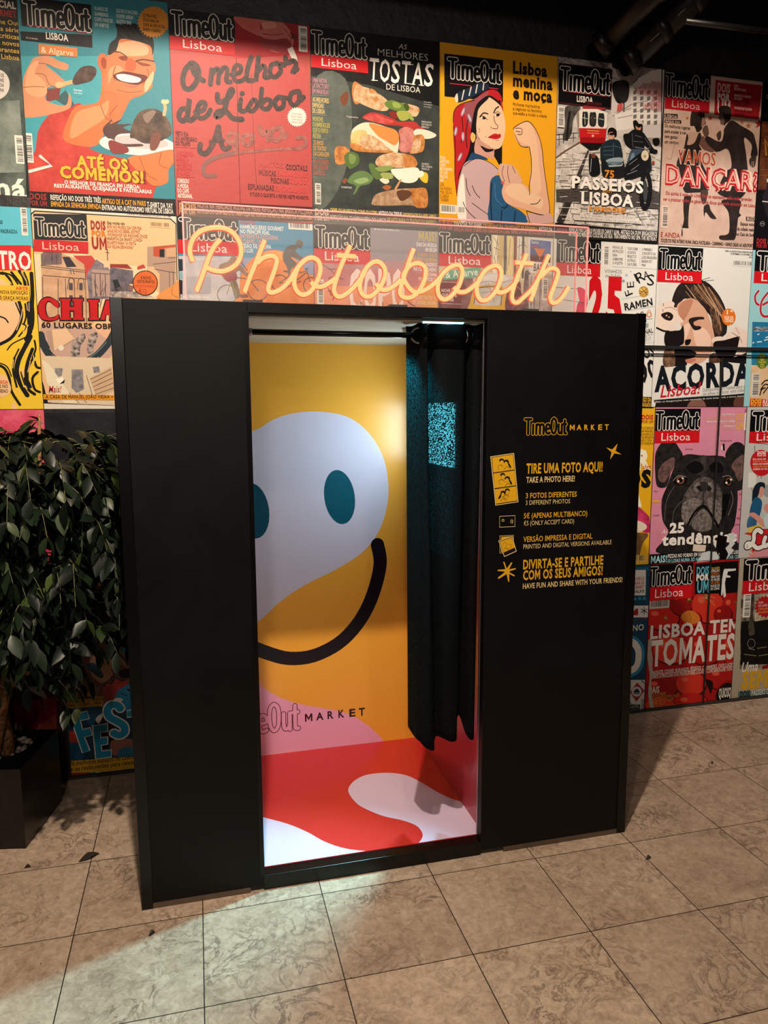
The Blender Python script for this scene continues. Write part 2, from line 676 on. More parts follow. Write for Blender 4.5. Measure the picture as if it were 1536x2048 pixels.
vm = ramp(stone, ridge, [(0.0, 1.0), (0.012, 0.7), (0.035, 0.0)])
patch = ramp(stone, noise_tex(stone, p, 3.2, 4.0, 0.6), [(0.42, 0.0), (0.62, 1.0)])
vmask = mth(stone, 'MULTIPLY', mth(stone, 'MULTIPLY', vm, patch), 0.8)
pit = node(stone, 'ShaderNodeTexVoronoi'); pit.inputs['Scale'].default_value = 24.0; link(stone, p, pit.inputs['Vector'])
pitm = ramp(stone, mth(stone, 'ADD', pit.outputs['Distance'], mth(stone, 'MULTIPLY', noise_tex(stone, p, 60.0, 2.0), 0.12)), [(0.085, 1.0), (0.12, 0.0)])
pitm = mth(stone, 'MULTIPLY', pitm, ramp(stone, noise_tex(stone, p, 6.0, 2.0), [(0.50, 0.0), (0.57, 0.85)]))
fine = noise_tex(stone, p, 42.0, 5.0, 0.7, 0.8)


def mixc(m, fac, a, bcol, mode='MIX'):
    n = node(m, 'ShaderNodeMix', data_type='RGBA', blend_type=mode)
    if isinstance(fac, (int, float)): n.inputs[0].default_value = fac
    else: link(m, fac, n.inputs[0])
    for i, q in ((6, a), (7, bcol)):
        if isinstance(q, str): n.inputs[i].default_value = lin(q)
        else: link(m, q, n.inputs[i])
    return n.outputs[2]


c = mixc(stone, 0.5, basec, ramp(stone, fine, [(0.3, '#6b5747'), (0.55, '#b39d88'), (0.75, '#d0bfab')]))
c = mixc(stone, vmask, c, '#5a4b40')
c = mixc(stone, pitm, c, '#2c2622')
tone = ramp(stone, wn.outputs['Value'], [(0.0, 0.82), (1.0, 1.0)])
c = mixc(stone, 1.0, c, tone, 'MULTIPLY')
c = mixc(stone, joint, c, '#2a211a')
link(stone, c, b.inputs['Base Color'])
bp = node(stone, 'ShaderNodeBump'); bp.inputs['Strength'].default_value = 0.35; bp.inputs['Distance'].default_value = 0.004
link(stone, mth(stone, 'SUBTRACT', mth(stone, 'MULTIPLY', fine, 0.25), mth(stone, 'ADD', joint, pitm)), bp.inputs['Height'])
link(stone, bp.outputs[0], b.inputs['Normal'])
link(stone, ramp(stone, fine, [(0.3, 0.34), (0.7, 0.52)]), b.inputs['Roughness'])

for nm, dims, m in (('floor', (-4.0, 6.0, -2.5, 3.45, -0.08, 0.0), stone),
                    ('wall_back', (-4.0, 6.0, YW, 3.45, 0.0, 5.0), black_paint),
                    ('ceiling', (-4.0, 6.0, -2.5, 3.45, 5.0, 5.08), black_paint)):
    o = boxpart(nm, None, dims, m); o['kind'] = 'structure'
# boxed beam along the head of the wall, and the low plinth line at its foot
o = boxpart('trim_1', None, (-4.0, 6.0, 3.10, YW, 3.62, 4.2), black_paint); o['kind'] = 'structure'
o = boxpart('trim_2', None, (-4.0, 6.0, YW - 0.012, YW, 0.0, 0.012), mat('dirty_base', '#2b241e', 0.8)); o['kind'] = 'structure'
# unseen beam added across the room to cut off the top of the lamps' pools
o = boxpart('beam', None, (-4.0, 6.0, 2.02, 2.22, 3.63, 4.4), black_paint); o['kind'] = 'structure'; o.name = 'trim_3'
# dark joints of the flush service door in the wall (below row 1 on the right)
seam = mat('seam_shadow_gap', '#040404', 0.9)
SEAMS = MB()


def seam_strip(x0, x1, z0, z1):
    SEAMS.box(x0, x1, YW - 0.0125, YW - 0.0100, z0, z1, seam)


a0, a1 = on_y(1277, 694, YW), on_y(1536, 706, YW)
seam_strip(a0.x - 0.1, a1.x + 0.4, a0.z - 0.008, a0.z + 0.008)
a0 = on_y(1277, 708, YW)
seam_strip(a0.x - 0.1, a1.x + 0.4, a0.z - 0.0035, a0.z + 0.0035)
a0, a1 = on_y(1455, 716, YW), on_y(1428, 1408, YW)
SEAMS.hexa([(2.632 + dx, y, z) for z in (0.012, a0.z) for y in (YW - 0.0125, YW - 0.0100) for dx in (0, 0.009)], seam)
o = SEAMS.build('trim_4'); o['kind'] = 'structure'

# pipes under the ceiling, running out from the wall
pipe_m = mat('black_pipe', '#151312', 0.38, 0.0, 0.5)
white_scuff = mat('bare_metal_scuff', '#a8a49c', 0.35, 0.6)
for i, (pa, pb, r, lab) in enumerate((((1195, 97), (1300, -6), 0.052, 'black ceiling pipe above the tram cover, nearer the yellow cover'),
                                      ((1250, 128), (1395, -8), 0.058, 'black ceiling pipe with shiny scuffs, right of the other pipe'))):
    A = on_y(pa[0], pa[1], 3.26); B = on_z(pb[0], pb[1], 3.30 if i == 0 else 3.32)
    B = on_y(pb[0], pb[1], 3.08)
    D = (B - A).normalized()
    t = empty('ceiling_pipe', A); tag(t, lab, 'pipe', 'pipes under the ceiling')
    mbp = MB(); mbp.tube([A + D * 0.02, A + D * 0.75], r, pipe_m, 18); mbp.build('pipe_tube', t)
    mbc = MB(); mbc.tube([A + D * 0.0, A + D * 0.05], r * 1.12, pipe_m, 18); mbc.build('end_cap', t)
    for q in ((0.29,) if i == 0 else (0.17, 0.34)):
        mbc = MB(); mbc.tube([A + D * q, A + D * (q + 0.045)], r * 1.14, pipe_m, 18); mbc.build('clamp', t)
    if i:
        for q, l in ((0.12, 0.03), (0.15, 0.02), (0.26, 0.04)):
            n0 = (Vector((0, -1, 0)) - D * D.dot(Vector((0, -1, 0)))).normalized()
            pcen = A + D * q + n0 * (r + 0.0005) 
            o = MB(); o.tube([pcen, pcen + D * l], 0.0025, white_scuff, 6)
            o.build('scuff_mark', t)
# thin conduit running right from the second pipe
A, B = on_y(1370, 42, 2.9), on_y(1560, 66, 2.9)
mbp = MB(); mbp.tube([A, B], 0.012, pipe_m, 10)
tag(mbp.build('conduit'), 'thin dark conduit running right from the ceiling pipes', 'pipe')

# ================================================================= the photo booth
BX0, BX1, BY, BYB, BH = -0.228, 1.535, 2.322, 3.235, 1.933
OX0, OX1 = 0.166, 0.947
FZ = 0.055
booth_black = mat('black_laminate', '#040405', 0.36, 0.0, 0.24)
b = booth_black.node_tree.nodes['Principled BSDF']
tcb = node(booth_black, 'ShaderNodeTexCoord').outputs['Object']
link(booth_black, ramp(booth_black, noise_tex(booth_black, tcb, 3.0, 5.0, 0.65, 0.6), [(0.3, 0.40), (0.7, 0.55)]), b.inputs['Roughness'])
trim_black = mat('black_edge_profile', '#030304', 0.3, 0.0, 0.35)
alu = mat('aluminium_profile', '#9a8f93', 0.3, 0.9)
ply = mat('pale_ply', '#b9b3a2', 0.55)
b = ply.node_tree.nodes['Principled BSDF']
mp = node(ply, 'ShaderNodeMapping'); mp.inputs['Scale'].default_value = (3, 40, 3)
link(ply, node(ply, 'ShaderNodeTexCoord').outputs['Object'], mp.inputs[0])
link(ply, ramp(ply, noise_tex(ply, mp.outputs[0], 2.0, 4.0), [(0.3, '#a39d8c'), (0.7, '#c8c2b2')]), b.inputs['Base Color'])

booth = empty('photo_booth', (0.65, 2.78, 0.0))
tag(booth, 'tall black photo booth with open doorway, standing against the covered wall', 'photo booth')
boxpart('front_panel', booth, (BX0 + 0.03, OX0, BY, BY + 0.03, 0.018, BH), booth_black, 0.001, 'plain black panel left of the doorway')
fr = boxpart('front_panel', booth, (OX1, BX1 - 0.03, BY, BY + 0.03, 0.018, BH), booth_black, 0.001, 'black panel with yellow instructions right of the doorway')
boxpart('lintel', booth, (OX0, OX1, BY + 0.001, BY + 0.03, 1.902, BH), booth_black, 0.001)
boxpart('sill', booth, (OX0, OX1, BY, BY + 0.045, 0.0, FZ - 0.003), trim_black, 0.001)
boxpart('corner_profile', booth, (BX0, BX0 + 0.036, BY - 0.004, BY + 0.032, 0.0, BH + 0.002), trim_black, 0.002)
boxpart('corner_profile', booth, (BX1 - 0.036, BX1, BY - 0.004, BY + 0.032, 0.0, BH + 0.002), trim_black, 0.002)
boxpart('door_jamb', booth, (OX0 - 0.012, OX0 + 0.003, BY - 0.002, BY + 0.045, FZ - 0.003, 1.905), trim_black)
kick = mat('brushed_kick_strip', '#6d5f55', 0.35, 0.7)
boxpart('kick_strip', booth, (BX0 + 0.035, OX0 - 0.045, BY - 0.003, BY + 0.003, 0.0, 0.018), kick)
boxpart('kick_strip', booth, (1.035, BX1 - 0.035, BY - 0.003, BY + 0.003, 0.0, 0.018), kick)
boxpart('side_panel', booth, (BX0, BX0 + 0.03, BY + 0.03, BYB, 0.0, BH), booth_black, 0.001)
boxpart('side_panel', booth, (BX1 - 0.03, BX1, BY + 0.03, BYB, 0.0, BH), booth_black, 0.001)
boxpart('roof', booth, (BX0 + 0.03, BX1 - 0.03, BY + 0.03, BYB, 1.903, BH), booth_black)
boxpart('inner_ceiling', booth, (BX0 + 0.03, 0.972, BY + 0.03, 3.205, 1.893, 1.902), ply)
boxpart('back_panel', booth, (BX0 + 0.03, BX1 - 0.03, 3.215, BYB, 0.0, 1.9), booth_black)
boxpart('floor_base', booth, (BX0 + 0.03, BX1 - 0.03, BY + 0.045, 3.205, 0.0, FZ - 0.004), booth_black)

# --- interior mural on the back wall (a plain smiling face) and the matching floor
def mural_ink(h, rough=0.28):
    return mat('mural_' + h, h, rough, 0.0, 0.5)


_ink = ink


def draw_with(fn):
    """use glossy laminate inks instead of paper ones while drawing the booth graphics"""
    global ink
    ink = fn


YM = 3.205
draw_with(mural_ink)
mur = Art(lambda px, py: (lambda q: (q.x, q.z))(on_y(px, py, YM)), lambda u, v, h: (u, YM - h, v), (BX0 + 0.03, FZ, 0.972, 1.893), 0.00006)
mur.mb().box(BX0 + 0.03, 0.972, YM - 0.0005, YM + 0.01, FZ, 1.893, mural_ink('#e8a63a'))
mur.crop(480, 800, 3.658)
mur.part('face')
mur.Q('#c9c6dc', '-420 420 -330 250 -120 260 100 225 250 140 420 92 620 88 800 130 940 240 1040 400 1082 580 1078 760 1020 950 900 1110 700 1240 480 1350 300 1470 150 1610 20 1700 -200 1850 -420 1500 -480 900')
mur.part('eye')
mur.E('#0d5468', 728, 710, 112, 200, -8)
mur.part('eye_left')
mur.E('#0d4a60', 95, 810, 118, 205, -8)
mur.part('mouth')
mur.S('#0d0d18', 98, '1005 1058 1026 1180 1000 1330 940 1500 850 1650 720 1780 540 1870 360 1890 200 1850 60 1790 -60 1700')
mur.part('pink_shape')
mur.crop(490, 1220, 4.151)
mur.Q('#e3a2c4', '-700 200 -300 330 60 560 160 650 300 730 460 780 620 810 760 835 900 880 1010 950 1090 1020 1160 1110 1180 1250 -700 1500')
mur.part('skirting_edge')
mur.S('#e8c3d4', 5, '128 1206 520 1163', False)
mur.part('lettering')
for i, ch in enumerate('MARKET'):
    xs = (498, 590, 685, 775, 866, 945); ys = (925, 915, 903, 893, 885, 877)
    mur.T('#2a0d16', ch, xs[i], ys[i], xs[i] + (62 if ch in 'MA' else 50), 60, 0.03)
mur.part('logo')
mur.logo(-250, 1035 - 228, 462, 1000, '#3a1020', '#e3a2c4', 6.3, 4.6)
for k, mbp in mur.parts.items():
    if k == 'main':
        mural = mbp.build('back_wall', booth)
        tag(mural, 'amber mural with a pale smiling face')
for k, mbp in mur.parts.items():
    if k != 'main': mbp.build('eye' if k == 'eye_left' else k, mural)

flo = Art(lambda px, py: (lambda q: (q.x, q.y))(on_z(px, py, FZ)), lambda u, v, h: (u, v, FZ + h), (BX0 + 0.03, BY + 0.045, 0.972, YM), 0.00006)
flo.mb().box(BX0 + 0.03, 0.972, BY + 0.045, YM, FZ - 0.004, FZ, mural_ink('#b92a28'))
flo.part('white_shape')
flo.crop(480, 1350, 2.954)
flo.Q('#c3b2cb', '640 690 660 640 720 600 800 582 900 580 990 596 1080 640 1180 700 1290 745 1380 762 1500 770 1500 990 1400 1010 1200 1030 1060 1040 900 1065 1030 1010 1075 965 1075 930 1040 890 960 860 850 835 760 800 690 760')
flo.Q('#c3b2cb', '-200 790 0 800 140 842 280 880 400 930 500 985 620 1025 760 1042 900 1045 1000 1090 1000 1400 -200 1400')
for k, mbp in flo.parts.items():
    if k == 'main':
        fl = mbp.build('inner_floor', booth); tag(fl, 'red laminate floor with pale wavy shapes')
for k, mbp in flo.parts.items():
    if k != 'main': mbp.build(k, fl)

# --- inner walls
rw = mat('crimson_laminate', '#a51f38', 0.25, 0.0, 0.5)
boxpart('inner_wall', booth, (BX0 + 0.03, BX0 + 0.034, BY + 0.03, YM, FZ, 1.893), mural_ink('#e8a63a'))
boxpart('inner_wall', booth, (0.972, 0.984, BY + 0.075, YM, FZ, 1.893), rw, 0.0, 'crimson inner wall on the right')
for x, y in ((0.948, BY + 0.052), (0.958, BY + 0.066)):
    boxpart('door_channel', booth, (x, x + 0.006, y - 0.012, y, FZ, 1.893), alu, 0.001, 'slim metal channel')

# --- light panel of the photo machine on the right inner wall, camera unit below
lp_m = mat('lamp_panel_glow', '#ffffff', 0.4, 0, 0.5, (0.70, 0.94, 1.0), 19.0)
unit = empty('photo_machine', (0.972, 2.84, 1.3))
tag(unit, 'photo machine with a glowing square panel on the booth inner wall, behind the curtain', 'photo machine')
boxpart('housing', unit, (0.962, 0.972, 2.60, 3.08, 0.95, 1.70), mat('machine_case', '#1a1b1d', 0.4), 0.002)
boxpart('light_panel', unit, (0.957, 0.962, 2.675, 3.01, 1.385, 1.635), lp_m)
boxpart('screen', unit, (0.957, 0.962, 2.69, 3.00, 1.02, 1.33), mat('dark_screen', '#08131a', 0.1, 0, 0.5, (0.05, 0.25, 0.32), 0.6), 0.001)
# lamp under the booth ceiling, behind the curtain: its beam leaves through the doorway to the lower left
spot('booth_ceiling_spot', (0.80, 2.56, 1.872), (0.0, 1.74, 0.0), 290, 62, (0.36, 0.88, 1.0), 0.6, 0.03)
dl = MB()
dl.tube([(0.80, 2.56, 1.892), (0.80, 2.56, 1.878)], 0.075, mat('lamp_rim', '#c9cccc', 0.4), 24)
dlo = dl.build('ceiling_lamp'); tag(dlo, 'round flat lamp on the booth ceiling, hidden behind the curtain top', 'lamp')
strip = mat('lamp_strip_glow', '#ffffff', 0.4, 0, 0.5, (0.25, 0.85, 1.0), 4.0)
st = boxpart('ceiling_lamp', None, (0.735, 0.875, 2.353, 2.366, 1.8885, 1.8928), strip, 0.001)
tag(st, 'small cyan strip lamp under the booth ceiling above the curtain', 'lamp')

# --- instructions printed on the right panel
GOLD, PALE = '#d8a31a', '#d9bf80'


def vinyl(h):
    return mat('vinyl_' + h, h, 0.4, 0.0, 0.4)


draw_with(vinyl)
pan = Art(lambda px, py: (lambda q: (q.x, q.z))(on_y(px, py, BY)), lambda u, v, h: (u, BY - h, v), (OX1, 0.02, BX1, BH), 0.00005)
pan.crop(940, 800, 4.5165)
pan.part('logo').logo(488, 155, 876, 315, GOLD, '#050506', 8.0, 5.6)
pan.part('lettering#m')
for ch, x, y in zip('MARKET', (900, 962, 1030, 1090, 1156, 1215), (272, 271, 270, 270, 269, 268)):
    pan.T(GOLD, ch, x, y, x + (44 if ch in 'MA' else 36), 46, 0.03)
pan.part('star')
pan.P(GOLD, '1228 428 1283 447 1332 394 1314 460 1368 492 1302 482 1264 538 1277 472')
pan.part('lettering')
pan.T(GOLD, 'TIRE UMA FOTO AQUI!', 508, 663, 1194, 86, 0.03)
pan.T(PALE, 'TAKE A PHOTO HERE!', 507, 747, 944, 50, 0.025)
pan.part('lettering#0')
pan.T(GOLD, '3 FOTOS DIFERENTES', 503, 888, 962, 46, 0.018)
pan.T(PALE, '3 DIFFERENT PHOTOS', 502, 948, 902, 40, 0.0)
pan.part('lettering#1')
pan.T(GOLD, '5€ (APENAS MULTIBANCO)', 485, 1070, 1057, 46, 0.014)
pan.T(PALE, '€5 (ONLY ACCEPT CARD)', 484, 1134, 938, 40, 0.0)
pan.part('lettering#2')
pan.T(GOLD, 'VERSÃO IMPRESSA E DIGITAL', 481, 1283, 1102, 48, 0.012)
pan.T(PALE, 'PRINTED AND DIGITAL VERSIONS AVAILABLE', 480, 1345, 1275, 40, 0.0)
pan.part('lettering#3')
pan.T(GOLD, 'DIVIRTA-SE E PARTILHE', 478, 1527, 1200, 80, 0.03)
pan.T(GOLD, 'COM OS SEUS AMIGOS!', 477, 1625, 1193, 82, 0.03)
pan.T(PALE, 'HAVE FUN AND SHARE WITH YOUR FRIENDS!', 475, 1705, 1370, 46, 0.018)
pan.part('photo_strip_icon')
INK = '#15100a'
pan.P(PALE, '182 510 396 478 436 922 228 953').P(INK, '190 516 390 486 428 916 234 945')
pan.P(GOLD, '197 520 386 492 399 628 209 655').P(GOLD, '210 664 400 637 412 770 220 796').P(GOLD, '221 806 413 779 424 908 235 936')
for (x, y), (x2, y2) in (((284, 560), (326, 570)), ((293, 690), (335, 720)), ((334, 830), (296, 850))):
    pan.E(INK, x, y - 14, 22, 18).E(GOLD, x + 2, y + 4, 16, 20).E(INK, x2, y2 - 12, 24, 20).E(GOLD, x2 - 3, y2 + 4, 15, 18)
    dx = 1 if x2 > x else -1
    pan.Q(INK, [(x2 + dx * 12, y2 - 14), (x2 + dx * 36, y2 + 18), (x2 + dx * 44, y2 + 42), (x2 + dx * 24, y2 + 30)])
    pan.S('#7a5c10', 3, [(x - 22, y + 76), (x - 34, y + 40), (x - 6, y + 26), (x + 14, y + 44)])
    pan.S('#7a5c10', 3, [(x2 - 22, y2 + 60), (x2, y2 + 34), (x2 + 26, y2 + 40), (x2 + 34, y2 + 58)])
pan.part('card_icon')
pan.S(PALE, 5, '264 1050 403 1043 402 1142 264 1148', False, True)
pan.S(PALE, 5, '286 1078 303 1078 303 1094 286 1094', False, True)
pan.S(PALE, 5, '364 1086 369 1096 364 1108').S(PALE, 5, '374 1078 384 1096 376 1114')
pan.part('prints_icon')
pan.S(PALE, 5, '267 1225 390 1221 388 1378 267 1382', False, True).P(GOLD, '278 1234 382 1230 380 1370 278 1372')
pan.P(PALE, '252 1270 378 1228 418 1366 306 1417').P(INK, '260 1274 374 1236 410 1362 309 1408').P(GOLD, '266 1278 372 1242 402 1330 300 1376')
pan.S('#7a5c10', 3, '292 1310 310 1285 330 1300 320 1330 340 1345 372 1320 360 1300 345 1310')
pan.S('#7a5c10', 3, '306 1372 304 1345 325 1336 350 1356')
pan.part('burst_icon')
for q in ('320 1535 296 1462 306 1458 332 1530', '322 1530 368 1464 380 1468 345 1535', '335 1530 408 1516 410 1527 345 1548',
          '335 1545 400 1580 396 1592 330 1560', '322 1550 342 1643 350 1640 350 1550', '325 1540 246 1604 256 1614 340 1562', '325 1525 246 1532 246 1543 325 1548'):
    pan.P(GOLD, q)
pan.E(GOLD, 331, 1542, 24, 24)
for k, mbp in pan.parts.items():
    if mbp.f: mbp.build(k.split('#')[0], fr)
draw_with(_ink)

# --- curtain rod with end fittings
rod = MB(); RY, RZ = 2.405, 1.853
rod.tube([(OX0 + 0.004, RY, RZ), (0.968, RY, RZ)], 0.0095, mat('black_rod', '#0a0a0b', 0.25, 0.3), 14)
ro = rod.build('curtain_rod', booth)
fit = MB(); fit.tube([(OX0 + 0.003, RY, RZ), (OX0 + 0.018, RY, RZ)], 0.0125, alu, 14)
fit.build('rod_fitting', ro)
boxpart('rod_bracket', booth, (BX0 + 0.03, OX0 + 0.004, RY - 0.02, RY + 0.02, RZ - 0.02, RZ + 0.02), trim_black)

# --- curtain
cm = mat('navy_curtain_weave', '#030406', 0.85, 0.0, 0.15)
nt = cm.node_tree
pb = nt.nodes['Principled BSDF']; outn = nt.nodes['Material Output']
gpos = node(cm, 'ShaderNodeNewGeometry').outputs['Position']
tr = node(cm, 'ShaderNodeBsdfTransparent'); tr.inputs[0].default_value = (0.42, 0.92, 1.0, 1)
tl = node(cm, 'ShaderNodeBsdfTranslucent'); tl.inputs[0].default_value = (0.01, 0.15, 0.17, 1)
holes = ramp(cm, noise_tex(cm, gpos, 210.0, 1.0, 0.4), [(0.43, 0.001), (0.55, 0.20)])
mx1 = node(cm, 'ShaderNodeMixShader'); mx1.inputs[0].default_value = 0.05
link(cm, pb.outputs[0], mx1.inputs[1]); link(cm, tl.outputs[0], mx1.inputs[2])
mx2 = node(cm, 'ShaderNodeMixShader'); link(cm, holes, mx2.inputs[0])
link(cm, mx1.outputs[0], mx2.inputs[1]); link(cm, tr.outputs[0], mx2.inputs[2])
link(cm, mx2.outputs[0], outn.inputs['Surface'])
bpn = node(cm, 'ShaderNodeBump'); bpn.inputs['Strength'].default_value = 0.25; bpn.inputs['Distance'].default_value = 0.003
link(cm, noise_tex(cm, gpos, 420.0, 2.0), bpn.inputs['Height']); link(cm, bpn.outputs[0], pb.inputs['Normal'])

top_c = [(0.708, 2.462), (0.716, 2.440), (0.727, 2.420), (0.735, 2.402), (0.739, 2.378), (0.743, 2.366), (0.750, 2.365), (0.754, 2.378),
         (0.757, 2.402), (0.760, 2.430), (0.768, 2.436), (0.776, 2.420), (0.784, 2.388), (0.800, 2.372), (0.830, 2.368), (0.862, 2.372),
         (0.885, 2.378), (0.893, 2.402), (0.898, 2.440), (0.905, 2.450), (0.911, 2.430), (0.914, 2.402), (0.918, 2.376), (0.930, 2.368),
         (0.948, 2.376), (0.958, 2.402), (0.962, 2.43)]
bot_c = [(0.716, 2.470), (0.722, 2.440), (0.730, 2.415), (0.742, 2.400), (0.756, 2.390), (0.770, 2.384), (0.784, 2.388), (0.794, 2.402),
         (0.800, 2.424), (0.806, 2.440), (0.814, 2.446), (0.822, 2.436), (0.832, 2.416), (0.844, 2.402), (0.858, 2.396), (0.872, 2.400),
         (0.882, 2.412), (0.889, 2.432), (0.895, 2.450), (0.902, 2.462), (0.910, 2.456), (0.916, 2.438), (0.922, 2.420), (0.932, 2.408),
         (0.944, 2.410), (0.954, 2.425), (0.960, 2.445)]
zb = [.455, .445, .435, .425, .405, .395, .388, .388, .392, .405, .418, .42, .418, .414, .410, .410, .414, .425, .445, .470, .480, .455, .425, .410, .405, .408, .41]
tops = smooth_pts([(x, y, 0) for x, y in top_c], False, 4)
bots = smooth_pts([(x, y, z) for (x, y), z in zip(bot_c, zb)], False, 4)
cu = MB(); NZ = 46; n = len(tops); k = cu.mi(cm)
for j in range(NZ + 1):
    t = j / NZ
    e = t ** 1.3
    for i in range(n):
        a_, b_ = tops[i], bots[i]
        wob = 0.006 * math.sin(3.0 * t * math.pi + i * 0.21) * t
        ztop = 1.893 - 0.004 * math.sin(i * 0.37) - 0.004
        cu.v.append((a_[0] + (b_[0] - a_[0]) * e + 0.3 * wob, a_[1] + (b_[1] - a_[1]) * e + wob, ztop + (b_[2] - ztop) * t))
for j in range(NZ):
    for i in range(n - 1):
        q = j * n + i
        cu.f.append((q, q + 1, q + n + 1, q + n)); cu.m.append(k); cu.smooth.append(True)
cur = cu.build('curtain')
so = cur.modifiers.new('thick', 'SOLIDIFY'); so.thickness = 0.0014
tag(cur, 'black eyelet curtain drawn aside at the right of the booth doorway', 'curtain')
# stitched heading band and eyelets
hb = MB(); k = hb.mi(mat('curtain_heading', '#030405', 0.85, 0, 0.15))
for j in range(2):
    for i in range(n):
        a_, b_ = cu.v[i], cu.v[n * 2 + i]
        zz = (cu.v[i][2] + 0.001, 1.808)[j]
        hb.v.append((a_[0], a_[1] - 0.0012, zz))
for i in range(n - 1):
    hb.f.append((i, i + 1, n + i + 1, n + i)); hb.m.append(k); hb.smooth.append(True)
h_o = hb.build('heading_band', cur)
so = h_o.modifiers.new('thick', 'SOLIDIFY'); so.thickness = 0.0016; so.offset = 0
ring_m = mat('steel_eyelet', '#b9b9b5', 0.25, 1.0)


def eyelet(x, tilt):
    c = Vector((x, RY - 0.001, RZ)); pts = []
    ax = Vector((math.cos(tilt), math.sin(tilt), 0))      # eyelet normal
    u = Vector((-ax.y, ax.x, 0)); v = Vector((0, 0, 1))
    for i in range(25):
        a = 2 * math.pi * i / 24
        pts.append(c + u * 0.024 * math.cos(a) + v * 0.024 * math.sin(a))
    m = MB(); m.tube(pts, 0.004, ring_m, 8, False)
    m.build('eyelet', cur)


for x, t in ((0.734, 1.0), (0.764, -1.05), (0.893, 0.25), (0.914, 0.2), (0.958, 0.3)):
    eyelet(x, t)

# ================================================================= sign on the booth roof
SY0, SY1, SZ0, SZ1, SX0, SX1 = 2.352, 2.430, BH + 0.004, 2.2175, -0.013, 1.3185
acr = bpy.data.materials.new('clear_acrylic'); acr.use_nodes = True
nt = acr.node_tree; nt.nodes.remove(nt.nodes['Principled BSDF'])
t1 = nt.nodes.new('ShaderNodeBsdfTransparent'); t1.inputs[0].default_value = (0.97, 0.97, 0.97, 1)
g1 = nt.nodes.new('ShaderNodeBsdfGlossy'); g1.inputs[1].default_value = 0.06
d1 = nt.nodes.new('ShaderNodeBsdfDiffuse'); d1.inputs[0].default_value = (0.8, 0.78, 0.76, 1)
mg = nt.nodes.new('ShaderNodeMixShader'); mg.inputs[0].default_value = 0.35
nt.links.new(d1.outputs[0], mg.inputs[1]); nt.links.new(g1.outputs[0], mg.inputs[2])
mm = nt.nodes.new('ShaderNodeMixShader'); mm.inputs[0].default_value = 0.055
nt.links.new(t1.outputs[0], mm.inputs[1]); nt.links.new(mg.outputs[0], mm.inputs[2])
nt.links.new(mm.outputs[0], nt.nodes['Material Output'].inputs[0])
edge_m = mat('acrylic_edge', '#f0a0a0', 0.3, 0.0, 0.5)
eb = edge_m.node_tree.nodes['Principled BSDF']; eb.inputs['Transmission Weight'].default_value = 0.0
eb.inputs['Emission Color'].default_value = (1.0, 0.10, 0.10, 1); eb.inputs['Emission Strength'].default_value = 0.30  # emission put into the clear edges, standing in for piped tube light
sign = empty('neon_sign', (0.65, 2.39, BH))
tag(sign, 'glowing orange script neon sign in a clear acrylic box on the booth roof', 'neon sign')
boxpart('acrylic_box', sign, (SX0, SX1, SY0, SY0 + 0.004, SZ0, SZ1), acr, 0, 'clear front sheet')
boxpart('acrylic_box', sign, (SX0, SX1, SY1 - 0.004, SY1, SZ0, SZ1), acr, 0, 'clear back sheet')
eg = MB(); r = 0.0022
cs = [(x, y) for x in (SX0, SX1) for y in (SY0, SY1)]
for y in (SY0, SY1):
    eg.box(SX0 - r, SX1 + r, y - r, y + r, SZ1 - r, SZ1 + r, edge_m)
for x, y in cs:
    eg.box(x - r, x + r, y - r, y + r, SZ0, SZ1, edge_m)
eg.build('acrylic_edge', sign)
pl = MB(); pl.box(SX0, SX1, SY0 + 0.004, SY1 - 0.004, SZ1 - 0.004, SZ1, acr); pl.build('acrylic_top', sign)
neon = mat('neon_core', '#40180a', 0.4, 0, 0.2, (1.0, 0.45, 0.15), 1.6)
glow_rim = mat('neon_glow_rim', '#d8361a', 0.4, 0, 0.2, (1.0, 0.10, 0.03), 0.75)  # larger red glowing tube added behind each stroke to draw its glow rim
NY = 2.392
N1 = (340, 400, 3.491); N2 = (740, 420, 3.339)
